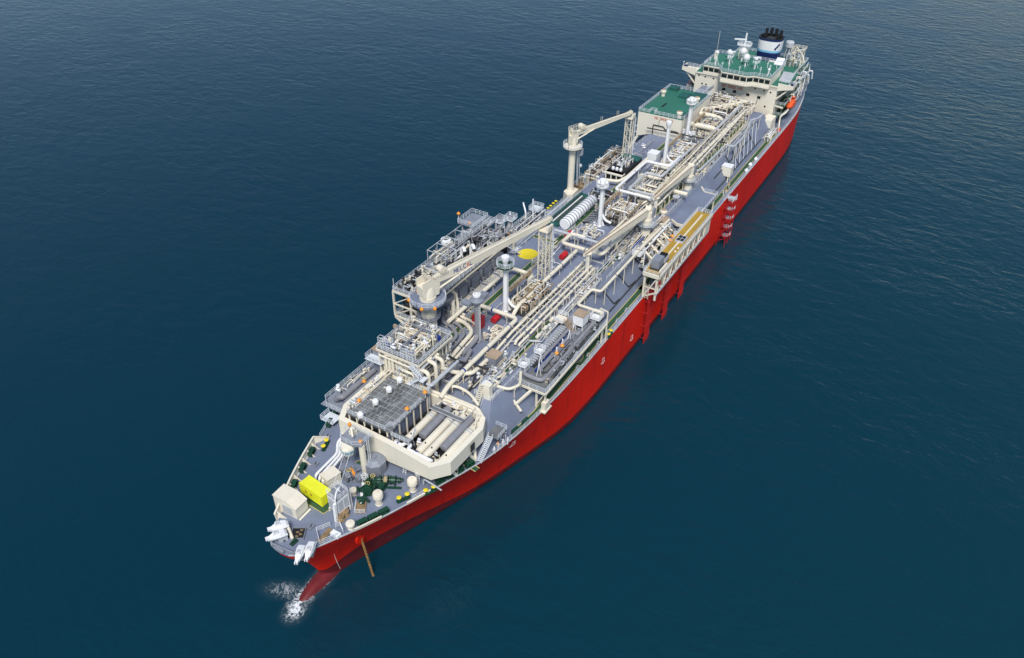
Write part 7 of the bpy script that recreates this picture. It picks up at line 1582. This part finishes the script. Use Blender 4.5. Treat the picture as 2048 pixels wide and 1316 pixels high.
for k in range(3):
    a = .52-k*.0; b = MB(); x, y = 18+4.4*1.015*(.86-.13*k), 0
    # dark emblem lozenges on the port bow quarter
    ang = .62+.16*k; ex, ey = 4.45*abs(math.cos(ang))**.75, 4.65*abs(math.sin(ang))**.75; nrm = Vector((math.cos(ang), math.sin(ang), 0)); tg = Vector((-nrm.y, nrm.x, 0)); c = Vector((18+ex*1.005, 3.6+ey*1.005, 36.4+.72*k))+nrm*.10
    b.obox(c, (.12, .7, .7), Matrix((nrm, (tg+Vector((0, 0, 1))).normalized(), (Vector((0, 0, 1))-tg).normalized())).transposed()); b.build('emblem', 'navy', t)
# mast, radars and domes on the bridge roof
def tripod(label, x, y, h, kind, r=1.0):
    z = 33.46; t = thing({'dome': 'radome', 'radar': 'radar_mast', 'dish': 'radome'}[kind], label, {'dome': 'radome', 'radar': 'radar mast', 'dish': 'radome'}[kind], (x, y, z))
    b = MB(); b.bar((x, y, z), (x, y, z+h), .28)
    for a in range(3): b.bar((x+1.1*math.cos(a*2.1), y+1.1*math.sin(a*2.1), z), (x, y, z+h*.75), .14)
    b.build('stand', 'white', t)
    if kind != 'radar': b = MB(); b.ball((x, y, z+h+r*.7), r, 20, 1.08); b.build('dome', 'pinkwhite', t); b = MB(); b.cyl((x, y, z+h-.3), (x, y, z+h), r*.7, n=16); b.build('dome_base', 'white', t)
    else:
        b = MB(); b.box(x-.6, x+.6, y-.6, y+.6, z+h, z+h+.5); b.build('gearbox', 'white', t); b = MB(); b.obox((x, y, z+h+.75), (.3, r*2.6, .4), Matrix.Rotation(.5, 3, 'Z')); b.build('scanner', 'white', t)
        b = MB(); b.rail([(x-.9, y-.9, z+h*.6), (x+.9, y-.9, z+h*.6), (x+.9, y+.9, z+h*.6), (x-.9, y+.9, z+h*.6)], .9, True, .9, w=.08); b.build('platform_rail', 'white', t)
tripod('big white satellite dome in the middle of the bridge roof', 38.5, .6, 2.0, 'dome', 1.35)
tripod('large pale radome behind the middle of the bridge roof', 34.0, -2.2, 2.6, 'dish', 1.4)
tripod('small white ball dome on a pole at the starboard front of the bridge roof', 43.5, -9.4, 4.0, 'dome', .7)
tripod('pale radome on the starboard after part of the bridge roof', 33.5, -7.6, 1.6, 'dish', 1.0)
tripod('white radar mast on the starboard half of the bridge roof', 39, -5.4, 3.6, 'radar', 1.2)
tripod('white radar mast on the port half of the bridge roof', 40, 4.8, 3.4, 'radar', 1.0)
tripod('small white dome on a post at the port side of the bridge roof', 44.6, 11.2, 1.6, 'dome', .55)
t = thing('main_mast', 'tall white signal mast with a radar bar behind the bridge', 'mast', (30.5, -3.0, 33.4)); b = MB(); b.bar((30.5, -3, 33.4), (30.5, -3, 43.0), .5); b.bar((30.5, -5.2, 40), (30.5, -.8, 40), .2); b.bar((30.5, -4.4, 37.5), (30.5, -1.6, 37.5), .2); b.build('pole', 'white', t)
b = MB(); b.box(29.4, 31.6, -5.6, -.6, 38.3, 38.45); b.rail([(29.4, -5.6, 38.45), (31.6, -5.6, 38.45), (31.6, -.6, 38.45), (29.4, -.6, 38.45)], 1.0, True, 1.2, w=.09); b.build('crosstree', 'white', t); b = MB(); b.obox((31.2, -4.8, 40.6), (.35, 4.6, .45), Matrix.Rotation(.35, 3, 'Z')); b.build('radar_bar', 'white', t)
b = MB(); b.box(29.6, 32.4, -4.4, -1.4, 33.46, 37.0); b.build('mast_house', 'creamwall', t)
b = MB(); b.bar((37, -11.6, 33.4), (37, -11.6, 44), .10); b.box(36.4, 37.6, -12.2, -11, 33.46, 36.6); single(b, 'whip_aerial', 'cream', 'thin whip aerial on a cream box at the starboard side of the bridge roof', 'aerial', (37, -11.6, 33.4))
for k, (x, y, h) in enumerate(((47.6, -3.0, 2.6), (47.8, 1.2, 2.2), (46.6, 8.6, 2.8), (44.0, -11.6, 2.2), (41.0, 10.6, 2.4), (37, 8.6, 2.0), (45.5, -6.2, 1.8), (42, 1.5, 1.2), (36, 11.8, 3.0), (33, 4.5, 2.2))):
    b = MB(); b.bar((x, y, 33.46), (x, y, 33.46+h), .15); b.bar((x, y-.5, 33.46+h*.8), (x, y+.5, 33.46+h*.8), .1); b.ball((x, y, 33.46+h), .22, 8); single(b, 'roof_aerial', 'white', 'short white aerial on the bridge roof', 'aerial', (x, y, 33.46), 'short aerials on the bridge roof')
# stern port gear
t = thing('stern_gantry', 'cream lattice gantry beside the funnel on the port quarter', 'gantry', (10, 13.4, 28))
for x in (7.5, 12.5):
    for y in (11.4, 15.2): b = MB(); b.bar((x, y, 28), (x, y, 34.0), .3); b.build('leg', 'cream', t)
b = MB(); b.bar((6.5, 11.4, 34), (17, 16.5, 34.2), .5); b.bar((6.5, 15.2, 34), (14, 12, 34), .35); b.bar((17, 16.5, 34.2), (21, 18.5, 32.6), .4); b.rail([(7, 11, 34), (13, 11, 34), (13, 15.6, 34), (7, 15.6, 34)], 1.1, True, 1.5, w=.1); b.build('boom', 'cream', t)
pipework(t, 7, 14, 9.5, 15.2, 28, 33, 12, 101, (.14, .3), ('cream', 'galv', 'cream'), 6, 8, 4, .5)
t = thing('stern_tank', 'grey round tank on a lattice stand behind the funnel', 'tank', (8, 9, 28)); b = MB(); b.lathe((7.5, 8.8, 34), [(1.7, 0), (1.7, 1.8), (1.3, 2.2), (.02, 2.3)], 18); b.build('shell', 'galv', t); b = MB()
for a in range(6): b.bar((7.5+1.5*math.cos(a*1.05), 8.8+1.5*math.sin(a*1.05), 28), (7.5+1.2*math.cos(a*1.05+.6), 8.8+1.2*math.sin(a*1.05+.6), 34), .18)
b.build('stand', 'cream', t)
t = thing('stern_platforms', 'tangle of white railed platforms and davits along the port quarter', 'platform', (16, 18, 22))
pipework(t, 8, 30, 16.4, 19.6, 19, 28.5, 22, 102, (.12, .26), ('white', 'galv', 'cream'), 8, 22, 10, .6)
for i, z in enumerate((20.5, 24.0, 27.5)): b = MB(); b.box(6, 21, 16, 19.2-.4*i, z, z+.15); b.build('platform', 'gdeck' if i else 'midgrey', t); b = MB(); b.rail([(21, 16, z+.15), (21, 19-.4*i, z+.15), (6, 18.2-.4*i, z+.15)], 1.2, step=1.6, w=.1); b.build('railing', 'rail', t)
for x in (8.5, 14.0): b = MB(); b.tube([(x, 16.5, 22), (x, 18.4, 26), (x, 20.0, 26.6), (x-1, 20.2, 23.0)], .28, 8, .9); b.build('davit', 'white', t)
# lifeboats
def lifeboat(label, x, sg):
    t = thing('lifeboat', label, 'lifeboat', (x, sg*20.0, 20.2), 'lifeboats', world=False)
    b = MB(); V = []; st = [(-4.2, .25, .7, 1.6), (-3.6, 1.0, .2, 2.3), (-2, 1.45, 0, 2.9), (0, 1.5, 0, 3.1), (2, 1.4, .05, 2.8), (3.5, .9, .3, 2.2), (4.2, .2, .8, 1.7)]
    for x0, w, zl, zh in st: V += [(x0, 0, zl), (x0, w*.8, zl+.5), (x0, w, 1.45), (x0, w*.75, zh-.3), (x0, 0, zh), (x0, -w*.75, zh-.3), (x0, -w, 1.45), (x0, -w*.8, zl+.5)]
    n = len(st); b.add(V, [(i*8+k, (i+1)*8+k, (i+1)*8+(k+1) % 8, i*8+(k+1) % 8) for i in range(n-1) for k in range(8)]+[tuple(range(8)), tuple(reversed(range((n-1)*8, n*8)))], True); b.build('hull', 'lifeorange', t)
    b = MB(); b.box(-3.0, -1.6, -.6, .6, 2.5, 3.5); b.build('cockpit', 'lifeorange', t); b = MB(); b.box(-1.62, -1.55, -.5, .5, 2.9, 3.35); b.build('window', 'glass', t)
    for e in (-2.6, 2.6): b = MB(); b.tube([(e, -sg*2.6, -1.2), (e, -sg*2.2, 3.8), (e, -.2*sg, 4.4), (e, 0, 3.2)], .22, 8, .8); b.build('davit_arm', 'cream', t)
lifeboat('orange red lifeboat hanging on the port side below the bridge wing', 36.5, 1); lifeboat('red lifeboat half hidden behind the starboard corner of the accommodation', 36.5, -1)
t = thing('rescue_boat_davit', 'cream davit with red floats by the port rail forward of the lifeboat', 'davit', (48, 20, ZD)); b = MB(); b.tube([(48, 19.5, ZD), (48, 19.5, 20.6), (47, 20.8, 21.6), (44.5, 21.0, 22.2)], .3, 8, .8); b.bar((48, 19.5, 19), (50.5, 20.5, ZD), .3); b.build('arm', 'cream', t); b = MB(); b.box(48.5, 50.0, 19.6, 20.8, ZD, ZD+1.1); b.build('float_box', 'lifeorange', t)
t = thing('stern_side_gear', 'pale frames and pipes along the port rail forward of the lifeboat', 'deck gear', (56, 20, ZD)); pipework(t, 50, 62, 17.6, 20.6, ZD, ZD+3.0, 10, 103, (.10, .2), ('galv', 'cream', 'white'), 6, 10, 5, .7)

# ------------------------------------------------------------------ low pipework scattered over the open deck
for (nm_, x0, x1, y0, y1, z0, z1, n, nv, npst, seed, l) in (
    ('deck_pipework', 225, 233, 8.2, 12.6, ZT, ZT+1.5, 12, 8, 12, 201, 'low pipes and valves around the grey cabinet with the tan lid'),
    ('deck_pipework', 186, 216, 11.0, 13.2, ZT, ZT+1.3, 14, 8, 22, 202, 'low thin pipes along the port trunk walkway behind the pipe skid'),
    ('deck_pipework', 158, 178, 10.4, 13.6, ZT, ZT+2.2, 20, 14, 24, 203, 'thin pipes and posts round the foot of the forward hose crane'),
    ('deck_pipework', 100, 124, 11.6, 13.8, ZT, ZT+1.6, 14, 8, 26, 204, 'thin pipes and posts along the port trunk edge aft of the hose cranes'),
    ('deck_pipework', 62, 98, 11.4, 13.6, ZT, ZT+1.6, 16, 8, 30, 205, 'thin pipes and posts along the port trunk edge near the accommodation'),
    ('deck_pipework', 176, 193, -6.5, -3.4, ZT, ZT+.7, 5, 3, 4, 206, 'low thin pipes on the open deck beside the yellow circle'),
    ('deck_pipework', 213, 222, -8.5, -3.8, ZT, ZT+1.2, 6, 4, 8, 207, 'low pipes on the deck inboard of the grey cabinets'),
    ('deck_pipework', 233, 242, -4.0, 6.0, ZT-1, ZT+2.0, 16, 10, 14, 208, 'tangled pipes on the deck between the process tower and the grey vent mast'),
    ('deck_pipework', 148, 158, -4.0, -.8, ZT, ZT+2.2, 10, 6, 14, 209, 'thin pipes at the foot of the lobed white vent mast by the ribbed tank'),
    ('deck_pipework', 96, 112, -14.0, -8.0, ZT, ZT+.6, 3, 2, 4, 210, 'few low pipes on the empty starboard deck before the green roofed house'),
    ('deck_pipework', 84, 93, -3.0, 7.0, ZT, ZT+3.2, 26, 12, 26, 211, 'thin cream pipes at the forward foot of the inboard vessel by the green roofed house'),
    ('deck_pipework', 196, 212, 17.4, 19.0, ZD, ZD+1.6, 6, 4, 8, 212, 'low pipes on the port deck under the after end of the pipe skid'),
    ('deck_pipework', 184, 212, -21.2, -17.0, ZD, ZD+2.4, 14, 8, 14, 213, 'pipes on the starboard deck under the machinery module')):
    t = thing(nm_, l, 'pipework', ((x0+x1)/2, (y0+y1)/2, z0)); pipework(t, x0, x1, y0, y1, z0, z1, n, seed, (.05, .13), ('pipe', 'galv', 'rustpipe', 'midgrey', 'pipe'), nv, npst, max(2, n//5), .75)
for (x0, x1, y, z, l) in ((118, 64, 17.75, 16.7, 'long dark pipe lying low along the sloped port side near the stern'), (110, 70, 15.9, 19.6, 'long dark pipe half way up the sloped port side near the stern'), (200, 150, 17.8, 16.7, 'long dark pipe lying low along the sloped port side before the ochre platform')):
    pipeline(l, [Vector((x0, y, z)), Vector((x1, y, z))], .16, 'dark', None, band=60)  # dark colour of these pipes carries the shadow line along the slope
for i in range(6):
    x = 92-i*4.4; b = MB(); b.bar((x, 16.4, 24.6), (x+.9, 17.7, 16.6), .14); b.bar((x, 16.4, 24.6), (x-.9, 14.6, 21.4), .12); single(b, 'sloping_stanchion', 'white', 'white sloping stanchion on the port trunk slope near the stern', 'stanchion', (x, 17.2, 17), 'sloping stanchions near the stern')

for (pts, l) in (
    ([(216, 11.3, ZT), (186, 11.3, ZT)], 'grey handrail along the port side of the forward cream pipe rack'),
    ([(214, 5.6, ZT), (198, 5.6, ZT)], 'grey handrail between the forward pipe rack and the tank dome'),
    ([(178, 10.9, ZT), (150, 11.6, ZT)], 'grey handrail along the rack beside the forward hose crane'),
    ([(148, -3.4, ZT), (112, -3.4, ZT)], 'grey handrail along the starboard side of the white pipe loops'),
    ([(190, -5.6, ZT), (178, -5.6, ZT)], 'short grey handrail on the open deck by the hanging hook'),
    ([(172, -9.6, ZT), (172, -5.6, ZT), (166, -5.4, ZT)], 'grey handrail at the forward end of the ribbed tank'),
    ([(220, -9.0, ZT), (200, -9.0, ZT)], 'grey handrail along the cabinets beside the green walkway'),
    ([(240, 12.4, ZT), (232, 12.4, ZT), (232, 9.2, ZT)], 'grey handrail at the port forward corner of the trunk'),
    ([(112, 12.4, ZT), (66, 12.4, ZT)], 'long grey handrail on the port trunk edge near the accommodation'),
    ([(90, 8.2, 26.6), (62, 8.2, 26.6)], 'raised grey handrail along the after pipe rack')):
    t = thing('handrail', l, 'handrail', pts[0], 'handrails on the trunk deck'); MB().rail(pts, 1.15, step=1.5, w=.08).build('rail', 'rail', t)

rg = random.Random(77)
for (x0, x1, y, z) in ((216, 186, 5.9, 23.2), (217, 187, 11.6, 23.0), (214, 188, 4.9, 22.5), (212, 184, -2.9, 22.3), (176, 150, 6.2, 23.4), (172, 150, 5.2, 22.9), (170, 148, 12.6, 23.2), (168, 146, -1.6, 22.6), (146, 112, 8.2, 25.8), (146, 100, 7.4, 25.4), (140, 96, 9.6, 26.0), (112, 66, 5.6, 25.6), (110, 62, 7.0, 26.2), (96, 60, 8.8, 26.0), (120, 96, -3.0, 22.6), (228, 218, 7.2, 22.9)):
    xm = x0+(x1-x0)*rg.uniform(.3, .7); dy = rg.choice((-.8, .7, .9)); m = rg.choice(('galv', 'pipe', 'white', 'rustpipe', 'midgrey'))
    pipeline('thin pale pipe with a kink running along the trunk among the larger pipes', [Vector((x0, y, ZT)), Vector((x0, y, z)), Vector((xm, y, z)), Vector((xm-.8, y+dy, z)), Vector((x1, y+dy, z)), Vector((x1, y+dy, ZT))], rg.uniform(.08, .13), m, ZT, 4.5, band=30, sq=False, group='thin pipes along the trunk')

# ------------------------------------------------------------------ crew
def body_mesh(name, pose):
    J, E, Rr = pose; me = bpy.data.meshes.new(name); me.from_pydata(J, E, []); me.update()
    o = bpy.data.objects.new(name, me); COL.objects.link(o); sk = o.modifiers.new('skin', 'SKIN')
    if not me.skin_vertices: me.attributes  # the modifier adds the layer
    dg = None
    for i, r in enumerate(Rr): me.skin_vertices[0].data[i].radius = (r, r)
    me.skin_vertices[0].data[0].use_root = True
    o.modifiers.new('sub', 'SUBSURF').levels = 1
    dg = bpy.context.evaluated_depsgraph_get(); dg.update(); new = bpy.data.meshes.new_from_object(o.evaluated_get(dg)); bpy.data.objects.remove(o)
    for q in ('suit', 'skin', 'dark'): new.materials.append(M[q])
    for p in new.polygons:
        c = p.center; p.use_smooth = True
        p.material_index = 1 if (c.z > 1.50 or (abs(c.y) > .34 and c.z < .92)) else (2 if c.z < .10 else 0)
    return new
def pose(arm=0.0, step=.12, lean=0.0):
    J = [(0, 0, .95), (lean*.5, 0, 1.15), (lean, 0, 1.38), (lean, 0, 1.52), (lean+.02, 0, 1.62), (lean+.02, 0, 1.76)]; Rr = [.15, .15, .17, .06, .085, .085]; E = [(0, 1), (1, 2), (2, 3), (3, 4), (4, 5)]
    for s in (-1, 1):
        k = len(J); a = arm if s > 0 else arm*.3
        J += [(lean, s*.19, 1.40), (lean+.05+.15*a, s*.27, 1.15), (lean+.12+.35*a, s*.27*(1-.3*a)+s*.06, .92+.25*a), (lean+.16+.42*a, s*.30*(1-.3*a)+s*.05, .84+.28*a)]; Rr += [.085, .06, .05, .045]; E += [(2, k), (k, k+1), (k+1, k+2), (k+2, k+3)]
        k = len(J); J += [(0, s*.10, .88), (.03+s*step*.4, s*.12, .50), (s*step, s*.13, .10), (s*step+.14, s*.14, .05)]; Rr += [.11, .08, .06, .055]; E += [(0, k), (k, k+1), (k+1, k+2), (k+2, k+3)]
    return J, E, Rr
try:
    BM = [body_mesh('body', pose(0, .10)), body_mesh('body', pose(1, .16, .05)), body_mesh('body', pose(.5, .26, .08))]
except Exception as ex:
    print('crew meshes', ex); BM = []
hm = MB(); hm.lathe((0, 0, 0), [(.15, -.02), (.13, .05), (.09, .11), (.02, .13)], 12); hm.lathe((.03, 0, -.02), [(.17, 0), (.16, .02)], 12); fm_ = MB(); fm_.ball((.105, 0, -.075), .022, 6); fm_.ball((.095, .035, -.04), .014, 6); fm_.ball((.095, -.035, -.04), .014, 6); fm_.box(.09, .105, -.03, .03, -.125, -.115)
vest = MB(); vest.lathe((0, 0, 1.02), [(.20, 0), (.215, .18), (.225, .34), (.12, .44)], 12, close=False)
CREW = [((1011, 878), 0, 2.2, 'white', None, 'person in white suit and helmet, farthest aft of the crew by the port rail'), ((1006, 876), 1, .6, 'red', 'red', 'person with a red vest and red helmet at the back of the crew group'), ((1002, 884), 2, -1.5, 'white', None, 'person in a white boiler suit on the inboard side of the crew group'),
        ((1006, 892), 0, 1.2, 'white', None, 'person in a white boiler suit standing in the middle of the crew group'), ((1015, 889), 1, 3.0, 'white', None, 'person in a white boiler suit leaning on the port rail beside the crew group'), ((996, 896), 2, .3, 'orange', 'orange', 'person with an orange helmet walking toward the bow on the green walkway'), ((988.5, 907), 0, .9, 'white', None, 'lone person in white at the port rail, nearest the bow'),
        ((1451, 388), 1, .4, 'orange', 'orange', 'person in an orange vest by the rail at the red stair tower, nearest the bow'), ((1457, 377), 0, 1.8, 'orange', 'orange', 'person in an orange vest standing on the walkway behind the red stair tower'), ((1446, 392), 2, -.6, 'white', None, 'person in a white boiler suit on the port walkway forward of the red stair tower')]
for (pp_, k, rz, hc, vc, l) in CREW:
    if not BM: break
    p = D(*pp_); t = thing('person', l, 'person', (p.x, p.y, p.z+.04), 'crew on deck', world=False, rotz=rz)
    o = bpy.data.objects.new('body', BM[k]); COL.objects.link(o); o.parent = t
    q = MB(); ln = (0, .05, .08)[k]; q.v = [(x+ln+.02, y, z+1.79) for x, y, z in hm.v]; q.f = hm.f; q.sm = hm.sm; q.mi = hm.mi; q.build('helmet', hc, t)
    q = MB(); q.v = [(x+ln+.02, y, z+1.79) for x, y, z in fm_.v]; q.f = fm_.f; q.sm = fm_.sm; q.mi = fm_.mi; q.build('face', 'hair', t)
    if vc: q = MB(); q.v = [(x+ln*.7, y, z) for x, y, z in vest.v]; q.f = vest.f; q.sm = vest.sm; q.mi = vest.mi; q.build('vest', vc, t)
for _o in bpy.data.objects:
    if '_w' in _o: del _o['_w']
